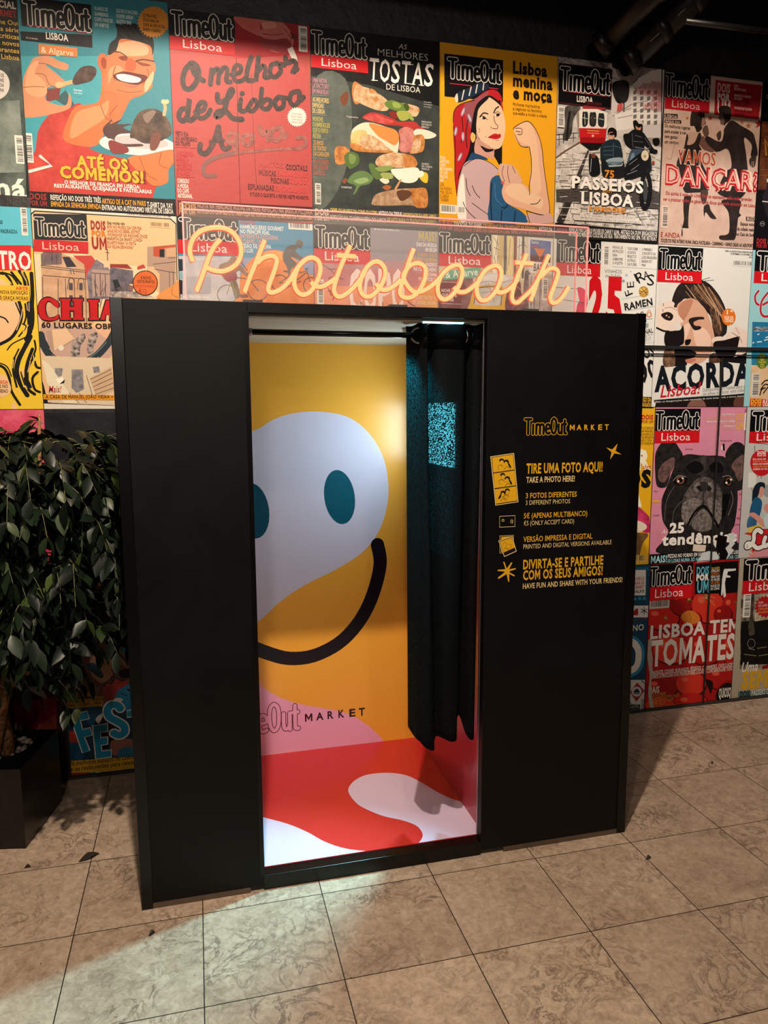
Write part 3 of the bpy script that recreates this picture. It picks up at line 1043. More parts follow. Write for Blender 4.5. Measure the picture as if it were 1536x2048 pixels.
strokes = [
    (N1, 'letter', '160 430 140 370 145 310 175 250 230 210 310 192 390 200 450 240 490 310 495 380 470 440 420 480 360 498 300 490 255 470'),
    (N1, 'letter', '352 275 312 320 280 380 250 460 215 560 185 638'),
    (N1, 'letter', '660 282 630 360 590 460 550 560 520 645'),
    (N1, 'letter', '610 440 650 405 700 390 735 400 745 430 730 490 700 570 685 620 700 645 740 640 790 610 840 555 880 490 930 430 985 403 1035 425 1050 490 1025 570 980 640 930 662 890 640 868 590 872 530 890 480'),
    (N1, 'letter', '985 572 1010 600 1060 605 1110 580 1160 545'),
    (N1, 'letter', '1258 318 1230 380 1190 470 1155 570 1145 630 1165 670 1200 672 1250 640 1300 590 1345 530 1375 470 1425 432 1470 440 1502 490 1492 560 1450 630 1400 672 1350 665 1325 610 1340 530 1362 490'),
    (N1, 'letter', '1165 385 1230 390 1298 396'),
    (N2, 'letter', '40 492 75 530 120 530 170 500 205 465'),
    (N2, 'letter', '292 260 265 330 235 420 210 500 200 550 220 580 265 585 310 560 345 510 370 440 365 380 320 355 270 370 235 410 222 450 250 505 290 545 340 545 400 515 455 465 500 410 550 375 592 368 615 400 610 460 580 530 530 585 490 597 460 570 452 510 470 450'),
    (N2, 'letter', '560 515 590 545 640 545 690 510 728 472 760 415 805 380 850 373 876 410 870 470 840 540 790 595 742 602 715 560 715 500 735 450'),
    (N2, 'letter', '830 530 860 550 900 545 950 510 985 465'),
    (N2, 'letter', '1045 295 1010 380 975 470 950 560 955 608 985 617 1030 580 1085 525 1128 455'),
    (N2, 'letter', '970 350 1030 354 1090 358'),
    (N2, 'letter', '1195 300 1160 380 1120 470 1090 560 1072 606'),
    (N2, 'letter', '1140 450 1190 397 1230 390 1256 412 1250 450 1225 520 1203 580 1215 617 1245 617 1285 580 1326 515'),
]
for (cx, cy, sc), nm, pts in strokes:
    p3 = [on_y(cx + x / sc, cy + y / sc, NY) for x, y in pairs(pts)]
    sp = [Vector(q) for q in smooth_pts([tuple(q) for q in p3], False, 5)]
    m = MB(); m.tube(sp, 0.0070, neon, 10)
    o = m.build('letter_tube', sign)
    m = MB(); m.tube([q + Vector((0, 0.0055, 0)) for q in sp], 0.0092, glow_rim, 10)
    m.build('tube_glow_rim', o)
# standoffs
for fxp in (0.15, 0.5, 0.85):
    x = SX0 + (SX1 - SX0) * fxp
    m = MB(); m.box(x - 0.03, x + 0.03, SY0 + 0.01, SY1 - 0.01, BH + 0.0005, BH + 0.012, trim_black)
    m.build('foot', sign)
# ================================================================= the covers on the wall
CX = (-1.165, -0.602, -0.043, 0.530, 1.104, 1.676, 2.240, 2.790, 3.355)
Z4, Z3, Z2, Z1 = 3.212, 2.412, 1.618, 0.806
SKIN, SKIN2 = '#c98a66', '#b06a48'


def doublestrip(a, x0, y0, x1, y1, lines, paper='#121214'):
    """two-line give-away strip along a cover's foot"""
    a.P(paper, [(x0, y0[0]), (x1, y0[1]), (x1, y1[1]), (x0, y1[0])])


# ---- row 1
def p_special(a):
    a.crop(0, 0, 4.8774)
    a.P('#0a0a0c', '-400 -60 230 -60 230 580 -400 580')
    a.P('#26302f~#59655e~7', '-400 575 230 575 260 1990 -400 1990')
    a.P('#5d6a63~#8a948b~9', '-400 1000 190 980 240 1680 -400 1700')
    a.part('headline')
    a.T('#cfc4b6', 'ESPECIAL', -170, 52, 155, 66, .03).T('#a01a1e', 'GOURMET', -150, 138, 160, 60, .03)
    a.TL('#c9a23c', ['Na Time Out', 'uma série', 'de críticas', 'a novos', 'restaurantes', 'de Lisboa'], -190, 212, 186, 46, 68, .01, 'R')
    a.part('main').E('#d6d0c8', -40, 825, 136, 150)
    a.part('cover_lines').TL('#3a2a2a', ['OS', 'MAIS', 'DA BOA', 'ZONA'], -60, 745, 40, 34, 48, .02, 'R')
    a.part('headline').T('#e4ddd2', 'há', -40, 1920, 262, 190, .03)
    a.barcode(140, 1318, 240, 1602, True)


poster(CX[0], Z3 + .04, CX[1], Z4 + .06, '#1a1f1f', 'dark cover cut off at the top left edge, yellow serif lines and the word há', p_special)


def p_smile(a):
    a.crop(0, 0, 4.2667)
    a.P('#2f7c8a', '100 -60 1500 -60 1560 1900 180 1900')
    a.P('#3f97a4', '160 480 900 480 850 900 300 1300 200 1300')
    # jersey and arm
    a.Q('#b23a33', '300 1290 330 1110 430 975 590 920 700 900 740 1240 1000 1340 1260 1400 1420 1600 1440 1700 230 1700 240 1400')
    a.Q('#c94a3e~#9e2f2e~9', '330 1290 360 1100 450 990 600 940 700 1000 640 1250 700 1500 420 1660 250 1640 260 1400')
    a.P('#34585e', '560 770 640 900 590 925 470 850')
    a.P('#7a3b34', '395 760 520 750 500 850 395 870')
    a.Q(SKIN, '195 740 210 640 260 540 300 490 420 480 500 520 580 550 578 590 540 600 440 565 390 555 470 620 560 700 555 740 500 755 450 740 400 760 400 860 560 900 590 790 600 920 400 985 230 1005 195 960')
    a.Q('#d9a075', '215 740 240 600 300 520 330 540 300 620 380 700 400 800 330 830 240 800')
    a.S('#7c4a30', 5, '300 630 380 640 420 720 490 750').S('#7c4a30', 5, '190 750 290 740 380 745').S('#7c4a30', 5, '330 540 430 560 520 640')
    # neck, face
    a.Q('#c06a3e', '540 1190 580 1020 650 910 780 890 850 850 870 700 900 560 1290 700 1220 810 1120 850 1060 960 1010 1040 900 1130 830 1240 700 1250')
    a.Q('#d98a5c', '600 1180 640 980 760 920 860 900 930 860 900 1000 760 1100')
    a.S('#8c4423', 7, '860 900 900 1000 960 1040').S('#8c4423', 6, '1000 900 940 980 960 1040')
    a.E('#c0653f', 882, 535, 48, 80, -8).E('#93401f', 886, 540, 24, 50, -8)
    a.Q('#c97248', '930 440 1010 340 1150 330 1280 390 1312 520 1330 590 1280 700 1230 800 1110 805 980 790 880 745 900 620')
    a.Q('#e0a07a', '1000 380 1150 350 1260 400 1250 470 1100 480 1010 450')
    a.Q('#dd9468', '930 600 1000 560 1050 600 960 650 930 720')
    a.Q('#e3a883', '1240 700 1310 610 1300 700 1240 790')
    a.Q('#0f0f12', '925 470 935 380 990 325 1000 260 985 205 1040 215 1050 190 1110 205 1150 200 1185 225 1240 250 1250 280 1300 320 1315 400 1300 470 1282 395 1150 350 1030 335 1005 400 985 440')
    a.L('#3b3f47', 4, '1010 225 1070 300|1050 205 1130 310|1110 215 1190 320|1160 220 1240 330|1020 280 1090 330')
    a.S('#4a1c10', 10, '940 445 1010 445 1060 470 1095 505').S('#4a1c10', 12, '1160 525 1220 510 1312 525')
    a.Q('#7c3016', '1010 490 1060 480 1100 510 1050 520').Q('#7c3016', '1165 530 1230 540 1290 560 1220 565')
    a.Q('#b4542f', '1090 500 1150 520 1160 580 1130 610 1070 590')
    a.S('#8c3d20', 7, '985 570 965 640 985 690').S('#8c3d20', 7, '1250 590 1270 640 1220 720').S('#8c3d20', 5, '1000 770 1100 790 1210 780')
    a.Q('#5a1a14', '972 640 1060 612 1170 630 1258 655 1215 710 1150 725 1040 700 990 680')
    a.Q('#e6ded4', '995 640 1070 635 1195 668 1190 700 1130 708 1050 695 1005 672')
    a.L('#b7a99c', 3, '1050 636 1050 694|1105 645 1105 704|1150 655 1150 706')
    a.Q('#c0605a', '1030 715 1120 735 1190 722 1130 750')
    # drumstick and plate
    a.S('#d9a778', 34, '490 735 560 715 620 700').E('#e2b183', 505, 725, 34, 26)
    a.Q('#2c2222~#5e4c44~18', '618 700 640 640 690 580 760 562 815 580 822 630 780 690 700 715 640 725')
    a.E('#5c9aa3', 667, 778, 50, 50).E('#3f97a4', 667, 778, 46, 46)
    a.T('#dfe6e4', 'Receitas', 632, 776, 702, 16, .0).T('#dfe6e4', 'à la carte', 632, 800, 702, 16, .0)
    a.E('#d6d0cc', 1175, 1235, 330, 92, 4).E('#b4aeb0', 1190, 1215, 250, 55, 4)
    a.Q('#4a3230', '880 1130 890 1080 960 1020 940 1060 1040 1020 1000 1060 1120 1060 1050 1090 1120 1130 1010 1150 980 1200 1060 1230 1200 1230 1210 1250 1050 1250 960 1190 920 1180')
    a.Q('#2c2020~#64503f~16', '1110 1170 1130 1060 1190 960 1280 930 1370 950 1440 1030 1465 1130 1420 1180 1330 1220 1230 1225 1150 1185')
    a.Q('#7a675e', '1220 990 1290 945 1330 960 1260 1050')
    a.S('#caa074', 28, '1405 890 1410 930 1400 980').E('#d8b389', 1395, 870, 20, 20).E('#d8b389', 1425, 870, 18, 20)
    a.Q('#6b3f34', '1300 1150 1360 1130 1370 1200 1330 1280 1285 1280 1280 1220')
    a.Q('#7a3030', '925 1220 960 1200 1080 1250 1095 1300 1020 1315 950 1300')
    a.Q('#cb6f3f', '1090 1350 1250 1320 1480 1280 1490 1380 1440 1450 1430 1560 1340 1590 1280 1570 1220 1500 1150 1440')
    a.S('#8f4220', 6, '1190 1340 1250 1480 1340 1540').S('#8f4220', 6, '1380 1300 1360 1400 1430 1440')
    a.P('#2f7c8a', '1330 1600 1440 1560 1500 1620 1500 1700 1300 1700')
    a.S('#dcd3c9', 26, '345 1335 440 1415 250 1465', False)
    a.P('#171416', '243 1632 1505 1705 1510 1860 240 1790')
    a.barcode(203, 1135, 290, 1392, True)
    a.masthead(170, -30, 790, 290, 1.0, None)
    a.part('masthead').P('#08080b', '172 270 786 300 790 408 182 345').S('#a3283c', 8, '230 216 735 283', False)
    a.T('#ddd5cc', 'LISBOA', 395, 335, 583, 56, .02).T('#bdb6ae', '10 a 16 de junho', 225, 330, 325, 12, 0.02)
    a.part('tag').P('#c9793f', '330 376 660 412 663 490 331 466').T('#e8d3b8', '& Algarve', 355, 452, 625, 50, .0)
    a.part('cover_lines')
    a.TL('#b9cbca', ['10 ANOS DE', 'GAMBRINUS.', 'COMO PARECER', 'UM HABITUÉ'], 808, 88, 965, 30, 46, .03)
    a.TL('#b9cbca', ['ELEVEN E MACHINI', 'ROEPER ABREM', 'GASTRO BAR'], 995, 108, 1172, 30, 45, .03)
    a.part('badge').burst('#cf8524', 1310, 190, 122, 140, 30)
    a.TL('#2a1408', ['OS MELHORES', 'SÍTIOS PARA UM', 'COPO AO FIM DO DIA,', 'BAIRRO A BAIRRO'], 1222, 145, 1410, 26, 40, .03)
    a.part('headline')
    a.O('#e6a92c', '#7c2a1c', 'ATÉ OS', 655, 1425, 1092, 92, .04, .06).O('#e6a92c', '#7c2a1c', 'COMEMOS!', 515, 1515, 1225, 95, .045, .065)
    a.T('#e6ded6', 'O MELHOR DE FRANÇA EM LISBOA:', 552, 1570, 1195, 30, .03).T('#e6ded6', 'RESTAURANTES, QUEIJARIAS E PASTELARIAS', 465, 1600, 1292, 30, .03)
    a.part('cover_lines')
    a.T('#8e2a2c', 'DOIS', 250, 1700, 400, 50, .05).T('#8e2a2c', 'POR UM', 252, 1752, 402, 40, .04)
    a.T('#ddd6cc', 'REFEIÇÃO NO DOIS TRÊS TRÊS', 434, 1706, 862, 42, .02).T('#d79a2c', 'ARTIGO DE A CAT IN PARIS', 872, 1738, 1245, 42, .02).T('#ddd6cc', 'T-SHIRT DA YAY', 1256, 1768, 1475, 42, .02)
    a.T('#d79a2c', 'EMPADA DA SENHORA EMPADA', 438, 1762, 862, 42, .02).T('#ddd6cc', 'ENTRADA NO AUTÓDROMO VIRTUAL DE LISBOA', 872, 1792, 1478, 42, .02)


poster(CX[1], Z3, CX[2], Z4 + .02, '#2f7c8a', 'teal cover with a grinning caricature man holding up a drumstick', p_smile)


def p_red(a):
    a.crop(320, 0, 4.2667)
    a.P('#b5202c', '620 110 1290 200 1290 470 630 500')
    a.Q('#9c1620', '640 200 1270 220 1270 420 1000 480 640 470')
    a.P('#08080a', '60 60 560 115 640 180 640 380 60 320')
    a.P('#c9625a', '545 118 850 160 860 320 700 240 630 170')
    a.Q('#c46a5e', '850 170 950 150 1040 190 1110 260 1140 330 1130 400 1060 450 960 440 870 380 840 300 870 240')
    a.Q('#8b2b30', '840 310 900 330 980 340 1080 330 1120 400 1060 450 980 440 880 400')
    a.S('#7e2228', 6, '880 290 960 300 1050 290').S('#7e2228', 6, '880 350 960 370 1070 360').S('#7e2228', 5, '1060 250 1100 300 1120 380')
    a.Q('#d98c7c', '870 200 960 190 1000 230 900 250')
    a.P('#6c1a20', '1110 270 1180 320 1150 340 1120 330')
    a.P('#d6ccc4', '1085 420 1130 400 1165 480 1180 560 1140 540')
    BR = '#4a3a38~#2c2526~40'
    for w, col in ((44, BR),):
        a.S(col, 46, '262 545 215 600 195 680 210 750 260 760 310 700 330 620 310 560 265 545 300 640 370 690')
        a.S(col, 44, '440 600 430 720').S(col, 40, '440 640 480 590 505 610 495 710').S(col, 40, '500 640 545 580 575 600 565 690 600 700')
        a.S(col, 38, '610 640 680 620 690 570 650 560 625 620 640 690 700 690 740 650')
        a.S(col, 42, '780 490 750 580 740 680 790 690').S(col, 42, '840 490 830 580 820 680').S(col, 38, '830 620 880 560 900 600 890 660 930 660')
        a.S(col, 40, '1000 540 950 560 940 630 980 660 1030 610 1020 550 1060 560').S(col, 42, '1070 490 1080 540 1140 520 1160 560 1130 620 1170 590')
        a.S(col, 44, '236 930 185 935 160 990 190 1035 230 1000 242 930 252 845 240 940 236 1010 260 1030 305 995')
        a.S(col, 40, '300 960 370 940 385 880 345 880 315 950 340 1010 400 990 430 940')
        a.S(col, 46, '490 810 500 870 570 850 620 780 600 770 570 860 540 960 480 1000 490 960 560 950 620 1010 700 1020')
        a.S(col, 40, '690 850 680 940 720 950').E(col, 700, 800, 22)
        a.S(col, 38, '740 940 800 850 830 900 790 950 760 940').S(col, 40, '870 760 860 860 870 920 920 930 950 870 910 850 870 880')
        a.S(col, 40, '1010 830 980 870 1000 930 1050 910 1050 850 1010 830 1080 840').S(col, 40, '1180 780 1120 800 1110 870 1150 900 1190 850 1190 770 1190 860 1225 830')
    LT = '#a3605a~#7a4a46~40'
    a.S('#5e4644~#3a2e2e~40', 46, '345 1235 340 1295 390 1312 440 1250 480 1150 498 1085').S('#5e4644~#3a2e2e~40', 44, '500 1085 515 1200 545 1270 590 1258').S('#5e4644~#3a2e2e~40', 30, '430 1212 540 1198')
    a.S(LT, 40, '655 1140 600 1140 580 1200 615 1228 650 1175').S(LT, 40, '658 1140 655 1240 630 1300 570 1318 520 1335').S(LT, 40, '760 1150 700 1180 730 1240 790 1210 790 1150 780 1200')
    a.S(LT, 40, '850 1090 870 1150 920 1120 920 1200').S(LT, 40, '1030 1090 960 1110 950 1180 1000 1200 1040 1150 1040 1100 1050 1180 1080 1150')
    a.S('#7d5450', 36, '470 1500 390 1500 370 1440 410 1380 520 1330 640 1310').S(LT, 26, '640 1310 820 1290 1000 1275 1180 1270').S(LT, 36, '1180 1270 1240 1240 1230 1180 1170 1180')
    a.burst('#dac9c0', 1168, 1000, 74, 86, 26)
    a.TL('#b14a4a', ['Uma festa', 'Dois copos', 'Três tascas', 'Quatro dias'], 1120, 975, 1215, 12, 24, .01, 'C')
    a.P('#4a211f', '150 1710 1300 1768 1300 1890 160 1880')
    a.S('#57201f', 5, '650 500 668 1200 685 1750', False).S('#6e2a28', 4, '780 640 800 1200 825 1600', False)
    a.barcode(1180, 222, 1258, 448, True)
    a.masthead(70, 60, 640, 480, .68, 'Lisboa', cx=(.2, .8))
    a.part('cover_lines')
    a.TL('#4a1e20', ['FESTA RIJA', 'NO ANIVERSÁRIO', 'DO TRUMPS'], 135, 1155, 315, 34, 42, .03)
    a.TL('#b02a30', ['A SOBREMESA', 'LISBOETA', 'QUE ESTÁ A', 'APAIXONAR', 'O MUNDO'], 142, 1325, 290, 34, 42, .03)
    a.TL('#e6cfc4', ['CHEGOU', 'A MODA', 'DO CAFÉ', 'ARTESANAL'], 150, 1560, 278, 34, 42, .03)
    a.S('#c9403e', 3, '135 1255 300 1265', False).S('#c9403e', 3, '140 1508 290 1514', False)
    a.T('#b04848', 'MUITOS', 840, 1420, 1050, 44, .02).T('#452628', 'COCKTAILS', 1075, 1448, 1258, 44, .02)
    a.T('#6a3434', 'MÚSICAS', 845, 1495, 990, 44, .02).T('#c24444', 'E ARRAIAIS FIXOS', 1000, 1500, 1262, 44, .02)
    a.T('#5a2e30', 'PISCINAS', 945, 1562, 1100, 44, .02).T('#c24444', 'GELADOS', 1110, 1568, 1262, 44, .02)
    a.T('#52282a', 'ESPLANADAS', 750, 1615, 972, 44, .02).T('#c24444', 'ESPETACULARES', 982, 1632, 1240, 44, .02)
    a.T('#4a2426', 'E TUDO O QUE ESTÁ A FERVER NESTE MOMENTO', 770, 1672, 1265, 28, .02)
    a.T('#c08a52', 'DOIS', 165, 1782, 310, 50, .05).T('#c08a52', 'POR UM', 165, 1826, 300, 36, .04)
    a.T('#c9988a', 'NOITE NA HERDADE ÁGUAS DE PEIXE REFEIÇÃO NA BRESCA PIZZERIA', 320, 1772, 1300, 36, .02)
    a.T('#c99862', 'BOTECA DO LIMA BILHETE PARA PEÇA DE TEATRO INFANTIL ARTIGO DA PLANTUGA', 320, 1820, 1295, 38, .02)


poster(CX[2], Z3, CX[3], Z4, '#a84644', 'red cover with big brown brush script, a hand squeezing it out at the top', p_red)


def p_toast(a):
    a.crop(600, 20, 4.6533)
    BG = '#2b302f~#3d4441~9'
    a.P(BG, '60 560 1300 660 1300 2100 60 2100')
    a.P('#0b0c0d', '60 100 1300 250 1300 900 640 700 60 600')
    a.Q('#47504b~#5d665f~12', '120 700 420 640 480 1200 340 1700 120 1800')
    BRD = '#d9bd98~#a97a4c~34'
    CR = '#9c5f2e~#c98a4c~40'
    a.Q(CR, '490 690 520 668 580 710 640 740 600 830 520 880 485 800')
    a.Q(BRD, '520 700 600 720 660 740 800 830 830 900 800 940 700 930 560 870 500 830')
    a.Q(CR, '640 740 670 735 710 765 660 775').E('#b5763f', 710, 830, 16, 26)
    a.Q('#6d3c24', '370 820 430 760 450 800 430 880 400 890')
    a.Q(BRD, '940 870 1060 890 1110 920 1100 970 1060 995 960 950')
    a.Q('#5f7a35', '790 860 850 840 890 850 950 870 1010 890 1010 930 950 950 860 930 800 900').Q('#8aa04c', '860 860 900 860 940 890 920 915 870 905')
    a.Q('#39501f', '960 880 1000 875 1015 920 990 940')
    a.Q('#7a2a22', '830 950 900 950 900 1010 850 1000').Q('#9aa04a', '900 950 1000 945 1020 1000 980 1030 930 1025')
    a.Q('#8b9c43', '1020 960 1060 1020 1040 1030 1010 1000')
    a.Q('#a8332f', '580 1000 640 960 720 960 860 1010 920 1040 1060 1040 1110 1080 1160 1110 1180 1140 1080 1110 1020 1120 930 1080 800 1070 640 1030')
    a.Q('#c65a54~#a8332f~30', '600 1000 690 970 800 1010 870 1040 790 1060 640 1030')
    a.Q('#e4cdb4', '480 1130 560 1060 660 1050 800 1090 900 1140 920 1220 905 1330 860 1340 830 1290 760 1270 640 1220 540 1230 490 1250')
    a.Q('#c98444', '640 1060 760 1080 890 1120 920 1200 880 1260 800 1220 720 1170')
    a.Q('#dba35a~#e8c58e~22', '470 1180 500 1130 600 1120 620 1180 560 1260 490 1290')
    a.Q(BRD, '560 1190 640 1160 740 1210 800 1270 850 1320 640 1320 560 1280')
    a.Q(CR, '470 1240 560 1260 640 1300 840 1310 850 1330 560 1320 480 1290')
    a.Q('#c78a80~#a85a54~28', '920 1120 1000 1090 1070 1140 1050 1260 1020 1320 950 1325 920 1290 930 1200')
    a.Q('#e2d0bd', '1080 1110 1180 1120 1265 1160 1240 1190 1160 1200 1060 1160')
    a.Q(CR, '1060 1180 1130 1160 1160 1210 1150 1300 1110 1330 1020 1335 1050 1260').Q(BRD, '1060 1220 1120 1200 1110 1310 1040 1325')
    a.Q(CR, '325 1290 400 1270 460 1310 450 1400 380 1440 330 1420')
    a.Q('#4f6a35', '410 1360 470 1320 540 1350 545 1430 470 1480 430 1440').Q('#71894c', '460 1340 520 1370 500 1430 460 1420')
    a.Q(BRD, '700 1420 740 1360 860 1330 1000 1345 1080 1400 1070 1460 900 1470 740 1460')
    a.Q(CR, '960 1350 1050 1360 1085 1420 1060 1480 980 1470')
    a.Q('#56703a', '640 1440 690 1440 760 1550 720 1580 670 1540').Q('#7d9250', '700 1470 830 1450 860 1480 760 1510')
    a.Q('#5d7a4a', '440 1600 500 1520 600 1500 680 1560 640 1620 560 1640 520 1700 490 1720 520 1640').Q('#88a06a', '500 1590 600 1560 640 1590 560 1620')
    a.Q('#e6dccb', '845 1490 950 1475 1090 1470 1110 1540 1070 1600 980 1610 900 1570')
    a.Q('#d6d0b8', '740 1580 800 1560 830 1600 790 1620').Q('#94a05a', '750 1520 850 1520 860 1570 780 1570')
    a.Q('#d9b23c', '1100 1530 1160 1510 1190 1540 1180 1610 1130 1590').Q('#e6dccb', '1090 1510 1140 1500 1150 1540 1110 1560')
    a.Q('#9c5a34', '765 1650 810 1630 850 1650 810 1680').Q('#7a4a30', '390 1590 420 1565 440 1590 410 1620').Q('#c08a5a', '880 1660 930 1580 940 1590 890 1680')
    a.Q('#b79a7c~#8a6a4c~36', '670 1780 720 1710 900 1670 1060 1660 1170 1670 1180 1740 1170 1830 1000 1820 700 1820')
    a.Q(CR, '1020 1680 1080 1660 1175 1670 1180 1830 1080 1840 1040 1760').Q('#5a3a28', '900 1690 1000 1680 1040 1720 940 1780')
    a.P('#3b3c42~#2c2d33~8', '400 1820 1300 1850 1300 1930 400 1890')
    a.barcode(138, 1612, 196, 1812, True, paper='#c9c5bb')
    a.masthead(85, 160, 632, 592, .68, 'Lisboa', cx=(.2, .8))
    a.part('headline')
    a.T('#d9d3ca', 'AS', 915, 362, 995, 46, -.008, .2).T('#d9d3ca', 'MELHORES', 722, 425, 1190, 66, -.01)
    for ch, x0, x1, yy in (('T', 650, 735, 655), ('O', 742, 836, 665), ('S', 846, 932, 675), ('T', 948, 1030, 682), ('A', 1040, 1140, 695), ('S', 1152, 1240, 705)):
        a.T('#e6e0d8', ch, x0, yy, x1, 205, .012, .12)
    a.L('#e6e0d8', 6, '645 470 735 480|665 655 720 660|948 500 1050 512|975 682 1030 690|1034 692 1070 696|1105 700 1150 705')
    a.T('#d9d3ca', 'DE LISBOA', 802, 742, 1118, 54, .0)
    a.part('cover_lines')
    for ls, y, c in ((['UMA NOVA', 'LX FACTORY', 'EM MARVILA?'], 672, '#b0788a'), (['AS MELHORES', 'EMPADAS', 'DE LISBOA'], 855, '#c9b072'),
                     (['MUNCHIE.', 'O HAMBÚRGUER', 'QUE O PORTO', 'ADORA'], 1035, '#a8a04a'), (['25 ANOS', 'DE TEATRO', 'DA GARAGEM'], 1255, '#b98a44'), (['POSTERES', 'DE FESTA', 'GRÁTIS'], 1432, '#a0564a')):
        a.TL(c, ls, 112 + (y - 672) * .02, y, 268 + (12 if 'O' == ls[1][0] else 0), 42, 52, .02)
    for y in (795, 975, 1198, 1380):
        a.S('#8c938c', 4, [(114, y), (250, y + 8)], False)
    a.TL('#c9c6bf', ['Cogumelos'], 430, 1000, 540, 16, 18, .0).TL('#c9c6bf', ['Tosta rústica', 'com presunto', 'ovo e queijo'], 1150, 862, 1228, 12, 22, .0)
    a.TL('#c9c6bf', ['PRESUNTO', 'DE PORCO', 'IBÉRICO'], 1130, 1050, 1222, 16, 24, .01).TL('#c9c6bf', ['QUEIJO', 'DE CABRA', 'FRESCO'], 1130, 1440, 1228, 16, 24, .01)
    a.T('#c9c6bf', 'E COENTROS', 386, 1658, 480, 16)
    a.P('#55534f', '100 1850 1300 1900 1300 2030 100 1990')
    a.T('#cbb9a8', 'DOIS', 140, 1905, 268, 52, .05).T('#cbb9a8', 'POR UM', 140, 1955, 268, 40, .04)
    a.T('#c9b24c', 'CREPE OU WAFFLE DA CONE OU COPO', 278, 1885, 720, 40, .02).T('#ddd6cc', 'ARTIGO DA TISSUE', 728, 1912, 944, 40, .02).T('#c9b24c', 'WORKSHOP DA RED APPLE', 956, 1930, 1262, 40, .02)
    a.T('#cdb9ae', 'REFEIÇÃO NA CHAMPANHERIA DO LARGO', 280, 1952, 800, 42, .02).T('#b9a25c', 'BILHETE PARA O TEATRO DO BAIRRO', 812, 1975, 1262, 42, .02)


poster(CX[3], Z3, CX[4], Z4, '#23282a', 'dark grey cover with a tall stack of toasted ham and egg sandwich', p_toast)


